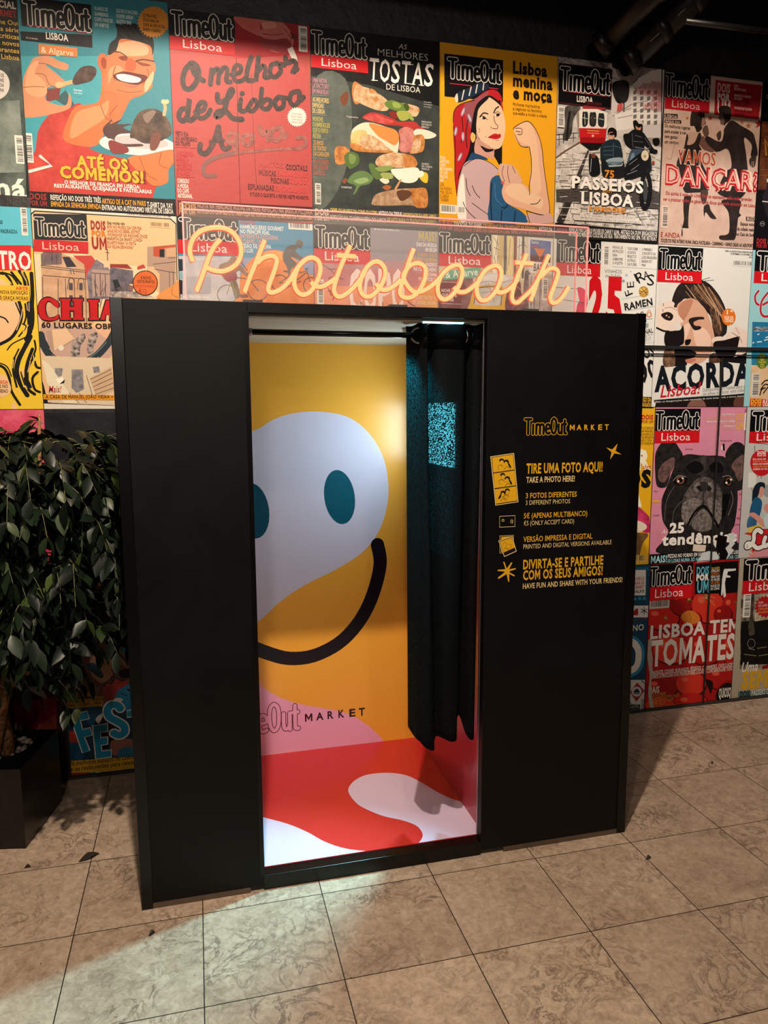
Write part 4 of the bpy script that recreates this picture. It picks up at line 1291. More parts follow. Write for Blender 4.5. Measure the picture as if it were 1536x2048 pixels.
def p_arm(a):
    a.crop(860, 60, 4.878)
    a.P('#d99a1c', '60 90 1240 230 1240 1890 60 1850')
    a.P('#08080b', '138 230 712 296 710 705 140 650')
    # scarf, hair
    a.Q('#a81f24', '225 900 240 790 300 730 420 690 480 640 560 590 640 590 690 640 705 720 700 800 560 660 470 780 420 940 400 1100 350 1300 290 1420 265 1600 240 1420 235 1200 225 1050')
    a.Q('#8c4a50', '330 740 480 650 570 600 520 700 440 800 400 960 370 900')
    a.Q('#131014', '440 760 500 680 580 640 660 690 690 740 700 1300 640 1260 560 1120 470 1080 430 1220 350 1310 290 1420 270 1470 290 1380 380 1180 400 960')
    a.S('#131014', 8, '225 900 235 790 300 725 430 685').S('#131014', 7, '228 930 245 1120 240 1400 262 1620')
    a.S('#131014', 7, '310 850 320 980 300 1100').S('#131014', 8, '370 870 350 1000 360 1150')
    for x, y, r in ((320, 800, 20), (385, 860, -20), (250, 990, 10), (320, 1040, 0), (290, 1240, 25)):
        a.E('#8d7a98', x, y, 15, 46, r).E('#c3b4b4', x, y, 7, 34, r)
    # roll of the scarf with stripes
    a.Q('#17273a', '240 660 260 615 330 590 430 540 520 505 560 520 575 560 540 590 440 640 320 700 260 705')
    a.Q('#c9c4b8', '240 660 265 620 272 700 250 700')
    a.L('#c9c4b8', 12, '330 590 310 680|400 560 380 640|460 535 445 615|525 505 515 585')
    # face, neck
    a.Q('#c09080', '440 1090 470 1060 560 1130 620 1150 615 1260 560 1240 440 1210')
    a.Q('#d9b494', '460 830 480 760 560 680 580 660 640 700 690 750 715 820 735 930 720 1060 690 1140 640 1162 570 1130 480 1060 450 960')
    a.Q('#b98a76', '450 990 480 1070 570 1150 650 1160 570 1180 470 1120')
    a.S('#1a1216', 12, '485 850 520 812 562 820').S('#1a1216', 12, '620 810 640 770 668 750')
    a.E('#1a1216', 522, 860, 22, 13, 12).E('#e6dcd2', 505, 858, 8, 6).E('#1a1216', 658, 830, 22, 15, -10).E('#e6dcd2', 640, 832, 7, 6)
    a.S('#1a1216', 5, '480 850 520 842 560 880').S('#1a1216', 5, '630 815 660 798 690 820')
    a.S('#3a221c', 6, '620 840 630 900 660 940 650 965 610 960').S('#3a221c', 5, '590 945 600 965').S('#b5645c', 5, '470 960 485 975 478 1000')
    a.Q('#b41f24', '565 1050 610 1020 640 1012 660 1020 685 1015 685 1050 640 1068 600 1060').S('#571016', 4, '565 1050 630 1042 686 1035')
    a.S('#4a2c20', 4, '540 1050 545 1035').S('#4a2c20', 4, '645 1085 665 1078')
    a.Q('#17121a', '490 1130 560 1160 620 1165 600 1185 540 1190')
    a.Q('#d9ae62', '395 1030 410 1000 440 1030 435 1080 412 1100 395 1060').E('#6d4a1c', 418, 1045, 5)
    # blouse and arms
    a.Q('#1e4266', '400 1210 440 1205 540 1245 560 1270 480 1260 380 1280 350 1310')
    a.Q('#b99c9e', '320 1330 400 1270 480 1260 560 1280 660 1350 660 1400 590 1470 570 1600 580 1880 340 1880 270 1820 270 1560')
    a.Q('#ddd8cc', '270 1560 320 1400 340 1600 350 1860 270 1830')
    a.S('#1a1216', 7, '350 1450 360 1550 392 1620').S('#1a1216', 7, '410 1520 440 1590 485 1640').S('#1a1216', 7, '320 1680 360 1760 440 1840').S('#1a1216', 6, '410 1690 490 1750 575 1810')
    a.S('#1a1216', 6, '330 1330 420 1265 500 1262 590 1300 660 1360')
    a.Q('#265278', '590 1470 650 1420 700 1440 710 1520 720 1640 760 1700 900 1780 940 1880 590 1880 580 1640')
    a.S('#122a44', 14, '600 1500 590 1650 600 1860').S('#122a44', 14, '660 1680 720 1740 760 1700').S('#3b6c94', 10, '630 1500 640 1640 700 1720').S('#122a44', 12, '700 1760 690 1870').S('#122a44', 12, '830 1770 820 1870')
    a.Q('#d2a286', '720 1510 790 1480 900 1500 970 1560 990 1620 970 1480 985 1300 965 1150 900 1140 840 1080 825 1020 810 970 830 940 930 890 1000 930 1060 1030 1090 1150 1110 1350 1140 1560 1165 1780 1090 1805 940 1760 760 1700 700 1600')
    a.Q('#d9b494', '800 1500 900 1510 960 1580 1090 1640 1085 1740 1000 1720 800 1640 730 1560')
    a.Q('#d9b08e', '830 950 940 900 1000 960 1040 1100 1060 1300 1080 1560 1000 1600 975 1500 990 1300 970 1140 900 1110 830 1030')
    a.S('#1a1216', 7, '810 970 830 945 935 892 1000 930 1060 1040 1090 1160 1110 1350 1140 1560 1165 1780 1090 1805 940 1765')
    a.S('#1a1216', 7, '965 1140 985 1260 985 1400 965 1520 970 1610').S('#1a1216', 6, '830 960 890 965 890 1020 850 1020').S('#1a1216', 5, '825 1020 880 1130 955 1145').S('#1a1216', 7, '980 1700 1040 1695 1075 1655')
    a.S('#1a1216', 6, '835 990 880 998')
    a.Q('#c9a08c', '670 1360 680 1310 720 1305 760 1310 800 1320 840 1360 870 1420 900 1480 860 1500 780 1490 720 1500 680 1440')
    a.L('#1a1216', 5, '715 1330 700 1400 725 1480|760 1330 755 1400 775 1490|800 1330 830 1400')
    a.Q('#c0504c', '690 1480 715 1480 718 1505 700 1505')
    a.Q('#c09a94', '950 1790 1090 1810 1165 1790 1195 1880 970 1880').S('#1a1216', 6, '940 1770 970 1880')
    a.S('#3a2a14', 3, '95 220 95 940', False)
    a.barcode(98, 1700, 258, 1800)
    a.barcode(268, 1720, 340, 1800)
    a.masthead(150, 242, 700, 540, 1.0, None, box='#08080b')
    a.part('masthead').L('#a3283c', 9, '193 524 400 548|575 568 660 578', False)
    a.part('headline')
    a.T('#17100a', 'Lisboa', 806, 420, 1140, 112, .04).T('#17100a', 'menina', 806, 545, 1192, 112, .04).T('#17100a', 'e moça', 806, 668, 1188, 112, .04)
    a.part('cover_lines')
    a.TL('#7c4e14', ['Mulheres inspiradoras', 'e negócios no feminino', 'que estão a mudar a cidade'], 806, 738, 1136, 30, 43, .01)
    a.TL('#e6d9b4', ['FAVAS,', 'AZEITONA,', 'E AIPO:', 'RESTAURANTE', 'DO CHEF', 'PASCOAL', 'INÊS'], 95, 1260, 215, 30, 37, .02)
    a.TL('#9c6a1a', ['LEIA', 'NA PÁGINA', 'POR VOLTA', 'E LISBOA', 'TAMBÉM'], 97, 1520, 210, 28, 37, .01)
    a.P('#26201e', '60 1870 1240 1920 1240 2050 60 2000')
    a.T('#b04a50', 'DOIS', 95, 1905, 215, 44, .05).T('#b04a50', 'POR UM', 95, 1945, 215, 34, .04)
    a.T('#d6cfc4', 'COCKTAIL DO FARES', 232, 1920, 500, 44, .02).T('#c9862c', 'CROISSANT DA CROISSANT DE SESIMBRA', 512, 1935, 1046, 42, .02).T('#d6cfc4', 'ARTIGO DA', 1056, 1962, 1190, 40, .02)
    a.T('#b9484c', 'REFEIÇÃO GREGA', 232, 1958, 410, 30, .02).T('#c9602c', 'CURSO DO CANDES DA LAMA', 420, 1968, 780, 30, .02).T('#b9686a', 'REFEIÇÃO NO RESTAURANTE VERDE', 790, 1985, 1200, 30, .02)


poster(CX[4], Z3, CX[5], Z4, '#d99a1c', 'orange cover with a drawn woman in a red scarf flexing her arm', p_arm)
# ---- row 1, right half
def p_tram(a):
    a.crop(1100, 100, 5.12)
    a.P('#8f8a86~#cfc9c3~16', '20 40 1180 200 1160 800 40 1000')
    a.P('#c4bdb8', '600 320 850 200 1160 180 1160 900 640 900')
    a.P('#d2c9c4', '820 380 960 200 1140 190 1140 760 830 760')
    a.L('#2b2a2b', 4, '90 60 300 200|150 40 260 180|200 80 420 150|300 60 520 200|380 70 560 160|90 140 240 60|440 140 600 100|80 100 180 150|500 120 640 220|560 300 640 200|640 420 760 300|620 280 800 330')
    a.Q('#3a3738~#1c1b1c~14', '640 120 740 110 760 190 700 200 640 180').Q('#4a4748~#232223~16', '700 170 790 150 820 250 740 270')
    a.Q('#35302f~#181716~14', '640 340 760 310 810 360 790 520 700 550 650 470')
    a.S('#2c2a2a', 14, '755 430 755 760', False).S('#2c2a2a', 12, '1145 200 1138 1040', False)
    a.S('#5c5a5a', 6, '810 390 960 210', False).S('#5c5a5a', 6, '640 680 830 560', False).S('#6a6868', 5, '825 560 1000 520', False)
    a.L('#77736f', 4, '820 640 1060 600|830 700 1100 670|660 640 830 600|660 700 820 680')
    a.P('#d8d3cc', '660 660 1060 560 1080 740 860 800 680 830').L('#56524f', 5, '860 640 1060 590|860 690 1070 660|690 700 840 670')
    a.P('#dcd5cf', '870 640 1060 590 1064 700 880 740')
    a.P('#b9504e', '690 560 740 540 745 610 680 640')
    for y in range(420, 760, 62):
        for x in range(850, 1120, 70):
            a.P('#6d6966', [(x, y), (x + 34, y - 8), (x + 34, y + 32), (x, y + 40)])
    # street
    a.P('#a8a19b~#d9d2c9~20', '40 1020 300 900 740 880 1150 1000 1150 1850 30 1800')
    a.P('#d0c9c1~#948d87~24', '40 880 300 880 300 960 50 1090')
    a.S('#5e4636', 16, '60 1105 150 1040 300 950', False)
    a.Q('#26221f~#5c5650~14', '150 600 220 570 310 590 240 700 220 850 180 920 130 920 150 780').S('#1c1a19', 26, '200 640 180 780 170 920')
    a.L('#2a2725', 7, '60 870 280 850|90 860 90 980|130 860 135 960|240 850 235 940|60 920 260 900')
    a.L('#4c4743', 5, '60 1150 500 1120|60 1210 480 1190|60 1290 400 1270|300 1060 560 1050|50 1350 300 1380|760 1250 1130 1350|820 1150 1140 1220|980 1060 1140 1150')
    a.P('#3a3634', '380 1030 400 1030 150 1750 60 1760').P('#2b2827', '300 1290 330 1290 130 1790 60 1790')
    a.P('#45403d', '60 1430 960 1380 1140 1480 1140 1640 60 1560')
    a.L('#d0c8bf', 5, '60 1610 640 1640|100 1690 420 1700|480 1690 1120 1740|660 1620 1100 1640|700 1780 1100 1800|880 1560 1130 1580')
    a.L('#2e2b2a', 5, '380 1620 360 1780|560 1620 560 1800|740 1650 780 1810|860 1640 950 1780|980 1620 1100 1740|700 1740 1120 1690|640 1690 1000 1640')
    for y in range(1060, 1800, 56):
        for x in range(70 + (y * 3) % 50, 1090, 112):
            a.S('#57514d' if (x + y) % 3 else '#e0d9d0', 5, [(x, y), (x + 60 + (x * 7) % 40, y + (x + y) % 18 - 6)], False)
            a.S('#6a635e', 4, [(x + 20, y), (x + 8, y + 40)], False)
    # tram
    a.Q('#9a2c30', '345 560 420 550 500 560 560 600 530 620 340 610 330 590')
    a.P('#d9d3c8', '288 640 330 610 480 612 580 650 575 800 290 800').P('#8a7d72', '262 660 290 640 292 900 280 880')
    a.Q('#23272b', '325 650 345 640 378 650 375 770 325 785').Q('#23272b', '400 655 425 645 462 655 458 780 398 775').Q('#23272b', '488 665 510 655 545 668 540 790 485 775')
    a.L('#cfc9c0', 5, '330 700 375 710|345 660 350 770|410 700 455 705|495 710 540 720')
    a.Q('#3b2f2b', '415 680 430 672 445 690 440 760 415 760')
    a.P('#b51d20', '288 800 420 795 570 800 552 960 300 955').P('#8f1418', '300 900 556 905 552 962 300 955')
    a.S('#d0aa5c', 6, '375 830 490 838', False).S('#d0aa5c', 5, '375 855 490 862', False).E('#d8a48c', 430, 885, 13)
    a.P('#d9d3c8', '285 795 570 800 570 812 285 806').P('#141212', '300 955 530 965 480 1020 400 1030 350 990')
    a.L('#7a1014', 5, '340 900 340 950|380 905 380 955|480 905 480 955|520 905 520 955')
    # passenger in the sidecar
    a.Q('#0f0f11', '580 860 590 815 630 800 670 830 670 880 650 890 620 850 595 870')
    a.Q('#bd8a72', '590 870 600 850 640 850 650 900 625 930 595 915')
    a.Q('#101012', '600 858 648 850 652 872 625 880 602 876').S('#eee4da', 5, '602 906 622 900')
    a.Q('#1d2a33', '510 1000 560 940 640 920 700 940 725 1020 730 1120 640 1160 520 1150 505 1060').L('#4d6472', 5, '540 1000 640 990|540 1040 640 1035|650 990 720 1010|640 960 640 1100|540 1080 630 1080')
    a.Q('#8fa0a8', '560 1140 640 1110 730 1110 735 1150 640 1180')
    a.Q('#15171a', '390 1090 420 1070 460 1080 490 1130 500 1270 400 1280').E('#6c3a2c', 435, 1090, 26, 22).S('#8d9094', 8, '415 1120 405 1250')
    a.Q('#191c20', '520 1110 560 1140 600 1200 720 1200 740 1140 750 1300 540 1300').P('#5d7684', '575 1150 730 1150 720 1170 585 1175').P('#9aa9b0', '590 1185 725 1180 722 1195 595 1205')
    # rider and motorcycle
    a.Q('#c9c0b6', '850 760 880 720 930 735 935 780 870 790').Q('#141414', '840 740 870 725 900 760 935 770 930 850 880 840 850 800')
    a.Q('#b98468', '870 775 920 780 920 820 895 835 872 815').Q('#141414', '868 772 925 776 920 795 890 800')
    a.Q('#17181a', '790 860 850 820 930 840 980 900 1040 1000 1085 1050 1050 1060 960 980 950 1030 840 1020 800 1000 760 960 740 880')
    a.L('#565b60', 6, '860 880 930 900|850 940 940 950|830 860 840 1000|960 900 1020 1000')
    a.Q('#161616', '745 870 790 865 800 910 750 910').Q('#141516', '1020 1020 1085 1030 1080 1060 1010 1050').Q('#15130f', '1040 920 1100 910 1110 960 1060 980')
    a.Q('#3c4d60', '810 1050 860 1020 950 1040 880 1130 830 1240 780 1320 750 1280').Q('#6d8296', '820 1080 850 1060 850 1130 810 1160')
    a.Q('#121315', '760 1200 860 1100 960 1040 1020 1090 1010 1230 900 1300 760 1330')
    a.L('#7d8388', 6, '800 1180 880 1120|820 1240 900 1180|780 1280 880 1240|860 1000 960 1020|960 1020 1010 1010')
    a.S('#0f0f10', 46, '955 1250 930 1400 930 1560 960 1620 1000 1560 1015 1400 990 1280 960 1250').S('#5a5c60', 5, '965 1340 950 1450 965 1560').E('#3a3c3f', 965, 1450, 22, 110)
    a.E('#2a2622', 960, 1088, 46, 62).E('#d8cbb2', 962, 1086, 38, 54).E('#a3926e', 960, 1095, 14, 18)
    a.S('#1a1b1d', 24, '1010 1130 1020 1230 980 1250').E('#8f3c34', 1045, 1160, 16, 18)
    a.P('#1a1716', '20 1770 1150 1870 1150 2050 20 2050')
    a.barcode(66, 580, 134, 800, True)
    a.masthead(80, 142, 614, 605, .70, None, box='#0b090b', red='#0b090b')
    a.part('masthead').S('#6c2026', 5, '80 142 614 205 610 605 75 545', False, True)
    a.S('#a3283c', 7, '125 428 565 482', False).T('#cfc7be', 'LISBOA', 264, 536, 428, 60, .03)
    a.P('#3b1418', '350 532 520 550 515 580 360 570')
    a.part('cover_lines')
    a.TL('#b03a48', ['LISBOA NÃO', 'VIVE SÓ DO QUE SE VÊ', 'HÁ DIAS COM UM POUCO', 'DE SOL E DE TODOS OS LADOS', 'E SE HÁ COISA QUE FAZ BEM', 'É PASSEAR', 'RUA ACIMA', 'RUA ABAIXO', 'PARA VER A CIDADE', 'COM OUTROS OLHOS'], 860, 330, 1130, 24, 30, .02, 'R')
    a.part('headline')
    a.T('#d98a24', '75', 548, 1308, 645, 72, .03)
    a.T('#e9e5df', 'PASSEIOS', 215, 1415, 945, 118, .035).T('#d98a24', 'em', 530, 1465, 625, 40, .0, .3).T('#e9e5df', 'LISBOA', 310, 1575, 845, 118, .035)
    a.T('#d98a24', 'E ARREDORES', 390, 1648, 762, 44, .04)
    a.part('cover_lines').P('#d9d3cb', '300 1680 900 1725 900 1755 300 1715').P('#d9d3cb', '240 1715 920 1755 920 1785 240 1745')
    a.T('#6a6660', 'A PÉ OU DE BURRO, DE BARCO OU DE ELÉTRICO', 310, 1708, 870, 22, .0).T('#6a6660', 'DO CENTRO DA CIDADE À SERRA, DE CASCAIS À ARRÁBIDA', 250, 1738, 910, 22, .0)
    a.T('#b8545a', 'DOIS POR UM', 60, 1870, 165, 40, .03)
    a.T('#d9d4cc', 'REFEIÇÃO NO CASTELO PULVER DE CARNE Y ALMA', 185, 1862, 700, 42, .02).T('#d9d4cc', 'ARTIGO DA DUW BRIGADEIROS', 712, 1888, 1085, 42, .02)
    a.T('#d9d4cc', 'ARTIGO DO MERCADO COCKTAIL DO RUA', 180, 1908, 630, 42, .02).T('#d9d4cc', 'TRATAMENTO NO SPA THE RETREAT', 640, 1932, 1082, 42, .02)


poster(CX[5], Z3, CX[6] - .006, Z4, '#8f8a86', 'street photograph cover with a red tram, a motorcycle and a sidecar', p_tram)


def p_dance(a):
    a.crop(1296, 120, 5.12)
    a.P('#c9ab99~#b9998a~10', '100 80 1200 220 1160 1980 80 1940')
    a.P('#c4a798', '630 175 1180 250 1150 620 620 560')
    a.part('coupon').P('#9c1a22', '690 205 1170 262 1130 612 675 560')
    a.T('#d6b8a8', 'DOIS', 708, 325, 838, 88, .03).T('#e0cfc4', 'POR', 706, 408, 838, 66, .07).T('#e0cfc4', 'UM', 706, 540, 836, 130, .03)
    a.TL(['#d9bfae', '#d9bfae', '#3a1014', '#d9bfae', '#d9bfae', '#3a1014', '#3a1014', '#d9bfae', '#3a1014', '#3a1014'],
         ['ESTA', 'REVISTA VALE', 'REFEIÇÃO NO LARGO', 'BRINDE DE AMIGOS', 'DE SUSHI', 'CURSO DE TANGO', 'BILHETE DUPLO', 'WORKSHOP DE BEM', 'ENTRADA NO CIRCO', 'E NO MUSEU'], 880, 278, 1072, 24, 32, .02)
    a.part('main')
    for x, y, r, c in ((400, 597, 22, '#a8603c'), (635, 597, 32, '#a8402c'), (960, 640, 24, '#a8603c'), (1025, 676, 34, '#a8603c'), (1135, 655, 50, '#8f1c20'), (378, 553, 8, '#a8603c'), (1105, 685, 9, '#7a2a20'), (720, 640, 6, '#7a5a40')):
        a.P(c, [(x + (r if i % 2 == 0 else r * .42) * math.sin(i * math.pi / 5), y - (r if i % 2 == 0 else r * .42) * math.cos(i * math.pi / 5)) for i in range(10)])
    DK = '#221a19~#332826~18'
    # woman
    a.Q(DK, '436 560 460 510 520 495 570 520 580 600 590 650 560 680 540 720 500 740 470 680 430 670')
    a.Q('#8d6a5a', '555 590 580 600 588 630 570 670 545 690 545 640')
    a.Q('#b99684', '400 760 440 740 500 745 540 780 480 880 400 890')
    a.Q('#6b4a40', '510 840 560 780 600 830 660 910 740 900 690 950 590 930 540 890')
    a.Q('#4c352f', '560 700 600 670 620 740 600 790 560 750')
    a.Q(DK, '395 760 410 800 400 870 470 850 520 745 545 790 520 870 545 920 530 980 560 1080 620 1200 640 1310 570 1350 460 1360 370 1350 340 1220 290 1090 310 1000 350 930 370 880')
    a.Q('#463530', '540 1340 610 1340 600 1420 570 1480 540 1430')
    a.Q(DK, '370 1400 440 1400 420 1500 410 1700 440 1780 475 1800 450 1820 400 1815 380 1760 345 1720 335 1670 350 1740 352 1800 340 1800 345 1720 365 1640 360 1520')
    a.Q(DK, '570 1500 620 1480 640 1540 690 1610 690 1630 640 1620 590 1560 575 1600 570 1600')
    a.S('#9a7a68', 5, '270 870 250 940 230 1015 185 1000').S('#9a7a68', 4, '230 1020 240 1000')
    # man
    a.Q(DK, '720 500 760 470 830 480 850 540 845 590 830 630 790 670 760 660 740 660 735 620 720 600 730 560')
    a.Q('#6e5044', '720 590 735 560 760 560 780 620 770 660 740 660 738 630')
    a.P('#d6c0b2', '790 660 840 620 850 640 800 700')
    a.Q(DK, '780 700 850 620 960 680 1060 740 1090 800 1120 970 1050 990 1060 880 1010 810 980 810 1000 960 1020 1150 1020 1310 940 1420 830 1420 710 1360 740 1250 800 1140 850 1100 840 980 800 910 700 940 590 840 600 780 700 830 750 830 770 760')
    a.Q('#5e443a', '560 720 600 680 620 760 580 790').Q('#4a352e', '700 760 740 725 745 790 720 830 705 800')
    a.Q('#3a2c28', '1040 1010 1100 980 1100 1040 1090 1090 1060 1100 1035 1060')
    a.L('#cdb0a0', 4, '1062 1040 1058 1095|1078 1040 1076 1095')
    a.Q(DK, '750 1440 940 1440 930 1560 950 1590 920 1620 910 1700 890 1830 840 1845 740 1840 730 1800 800 1790 830 1740 820 1560')
    a.P('#dcc4b4', '805 1325 815 1325 812 1345 803 1345')
    a.barcode(140, 1490, 198, 1720, True, paper='#cdb9ab')
    a.masthead(160, 100, 622, 548, .70, 'Lisboa', cx=(.2, .8), edge='#b8aca4', citycol='#c9a49c', red='#a31520')
    a.part('cover_lines')
    a.P('#1d1614', '165 550 300 556 300 605 165 600').T('#c9ab99', 'LISBOA', 172, 592, 294, 34, .02).P('#1d1614', '165 610 336 620 336 655 165 648').T('#c9ab99', 'WIRELESS', 170, 646, 322, 30, .02)
    a.TL('#241a18', ['Os melhores lugares', 'para aceder à net', 'sem gastar', 'um centino'], 166, 690, 428, 34, 54, .02)
    a.P('#1d1614', '1000 1605 1110 1612 1108 1655 1000 1645').T('#c9ab99', 'BLEZA', 1010, 1640, 1100, 30, .03)
    a.TL('#241a18', ['Espaço mítico', 'da cidade reabre', 'no Cais do Sodré'], 900, 1690, 1102, 32, 54, .02, 'R')
    a.part('headline')
    a.T('#d2b6a4', 'VAMOS', 290, 1055, 696, 140, .05).T('#a8482c', 'VAMOS', 300, 1052, 688, 132, .015)
    a.O('#a81c24', '#d9bca8', 'DANÇAR?', 170, 1270, 1128, 195, .05, .075)
    a.T('#d6a090', 'DANÇAR?', 180, 1264, 1120, 183, -.012)
    a.part('cover_lines')
    a.T('#a8343a', 'Do samba à valsa, do Lindy Hop ao sapateado, saiba onde aprender,', 180, 1380, 1070, 36, .015).T('#a8343a', 'ver e praticar todos os géneros de dança que pode encontrar em Lisboa', 150, 1440, 1106, 36, .015)
    a.T('#9c3a2c', 'E AINDA:', 128, 1812, 330, 50, .01)
    a.T('#2a201d', 'DOCES DO PAÍS INTEIRO NUMA ÚNICA PASTELARIA – CARMINHO – VAMOS CASAR AO AEROPORTO', 128, 1865, 1088, 36, .02)


poster(CX[6], Z3, CX[7], Z4, '#c9ab99', 'faded pink cover with a dancing couple in dark clothes', p_dance)


def p_night(a):
    a.crop(1480, 120, 5.39)
    a.P('#0b0a0c', '240 180 900 260 900 2100 160 2050')
    a.P('#3a1c14~#6a3a20~14', '235 680 900 700 900 1400 190 1400')
    a.S('#8d5a3a', 12, '240 670 900 700', False).S('#a87a30', 26, '280 1020 265 850 330 1000 330 860', False)
    a.L('#7a4a28', 5, '230 760 400 780|230 820 400 840|225 900 300 910|225 980 300 990|220 1060 400 1080|215 1180 400 1190|215 1240 400 1250')
    a.Q('#221a20', '300 1230 340 1200 360 1500 300 1700 240 1500 280 1380').E('#9fb4c4', 300, 1300, 14, 22).S('#b9b0aa', 10, '240 1525 400 1540', False)
    a.S('#8a8480', 4, '240 1740 212 1765 240 1795 264 1765', True, True).T('#8a8480', 'EDIÇÃO', 222, 1770, 258, 12)
    a.part('masthead').R('#060607', 262, 330, 800, 640)
    a.logo(290, 380, 800, 600, '#8f8a86', '#060607')
    a.part('cover_lines').T('#a8202a', 'DOIS', 176, 1975, 278, 50, .05).T('#a8202a', 'POR UM', 176, 2022, 282, 40, .04).T('#9a928c', 'REFEIÇÃO', 296, 1985, 500, 50, .02)


poster(CX[7], Z3, CX[8], Z4, '#0b0a0c', 'dark night cover cut off by the right edge beside the dancing couple', p_night)


# ---- row 2
def p_blond(a):
    # plain pop-art style blonde hair in flat colours
    a.crop(0, 400, 4.7628)
    a.P('#57b3c6', '-700 20 300 60 320 460 -700 430')
    a.P('#c42a2e', '-700 430 295 432 300 672 -700 670')
    a.P('#e2bd34', '-700 670 310 675 400 2000 300 2100 -700 2100')
    FACE = '#e2b88a'
    a.Q(FACE, '-500 820 -100 720 40 770 120 850 180 960 205 1080 190 1180 130 1290 20 1370 -100 1410 -500 1400')
    BK = '#141416'
    for w, pts in ((26, '-100 705 20 700 90 750 130 850'), (18, '20 690 110 720 170 800'), (30, '185 680 225 740 250 860'), (24, '110 690 200 800'), (16, '230 690 270 800 285 1000'),
                   (30, '180 960 208 1080 180 1200 100 1320 -60 1400'), (14, '150 980 200 1100'), (36, '300 700 310 900 300 1100 290 1260'), (40, '270 1000 280 1130 280 1260 250 1330'),
                   (16, '240 990 250 1100 230 1180'), (14, '215 1180 250 1210 180 1300'), (12, '70 1430 120 1370 240 1310'), (44, '290 1300 240 1400 180 1520 160 1640 200 1760 260 1860'),
                   (20, '140 1500 125 1620 160 1780'), (30, '310 1420 260 1560 250 1680 290 1780'), (14, '180 1420 130 1520'), (18, '330 1340 340 1420 310 1500'), (20, '330 1480 270 1600 265 1700'),
                   (26, '-60 1560 40 1600 90 1700 110 1820 190 1950'), (12, '-60 1540 60 1580 110 1680'), (24, '360 1640 310 1700 330 1800 380 1830'), (16, '200 1640 230 1760'), (30, '240 1700 270 1800 330 1850'),
                   (14, '0 1110 50 1130 78 1165'), (24, '330 1540 350 1590 380 1600')):
        a.S(BK, w, pts)
    a.Q(BK, '250 990 310 960 330 1080 320 1220 270 1290 260 1150')
    a.L('#e2b88a', 7, '205 690 250 770|40 715 110 800|255 990 262 1050|278 980 278 1060|215 1040 205 1110|210 1090 160 1240|240 1210 220 1260|270 1190 240 1250|200 1560 215 1660|290 1540 265 1640|320 1480 325 1560|130 1520 122 1600|165 1800 185 1830|245 1770 260 1800')
    a.S('#e2bd34', 12, '330 1300 250 1440 200 1560 190 1650 230 1780').S('#e2bd34', 8, '345 1500 295 1600 285 1690')
    a.Q(FACE, '-300 1640 20 1660 90 1740 100 1830 0 1880 -300 1880').Q(FACE, '110 1950 140 1930 160 2000 120 1990')
    a.barcode(192, 70, 270, 340, True)
    a.part('headline').T('#e6ded4', 'CENTRO', -330, 640, 300, 165, .03)
    a.part('cover_lines').P('#e2b23a', '-200 805 280 818 285 968 -200 950')
    a.T('#c2501c', 'ARTE', 150, 855, 268, 28, .05).T('#2a1c10', 'NOVA EXPOSIÇÃO', 5, 895, 268, 34, .02).T('#2a1c10', 'DE GRAÇA MORAIS', -20, 948, 272, 34, .02)
    a.T('#c2501c', 'MÚSICA', -60, 1748, 78, 28, .05).T('#2a1c10', 'OS NO', -30, 1790, 78, 32, .02).T('#2a1c10', 'BUENO', -30, 1836, 78, 32, .02)
    a.T('#14424c', 'SE', 0, 228, 28, 32, .02).T('#14424c', 'MADRAGOA', 8, 314, 168, 36, .02)


poster(CX[0], Z2, CX[1], Z3, '#e2bd34', 'yellow cover with flat drawn blonde hair, behind the top of the plant', p_blond)


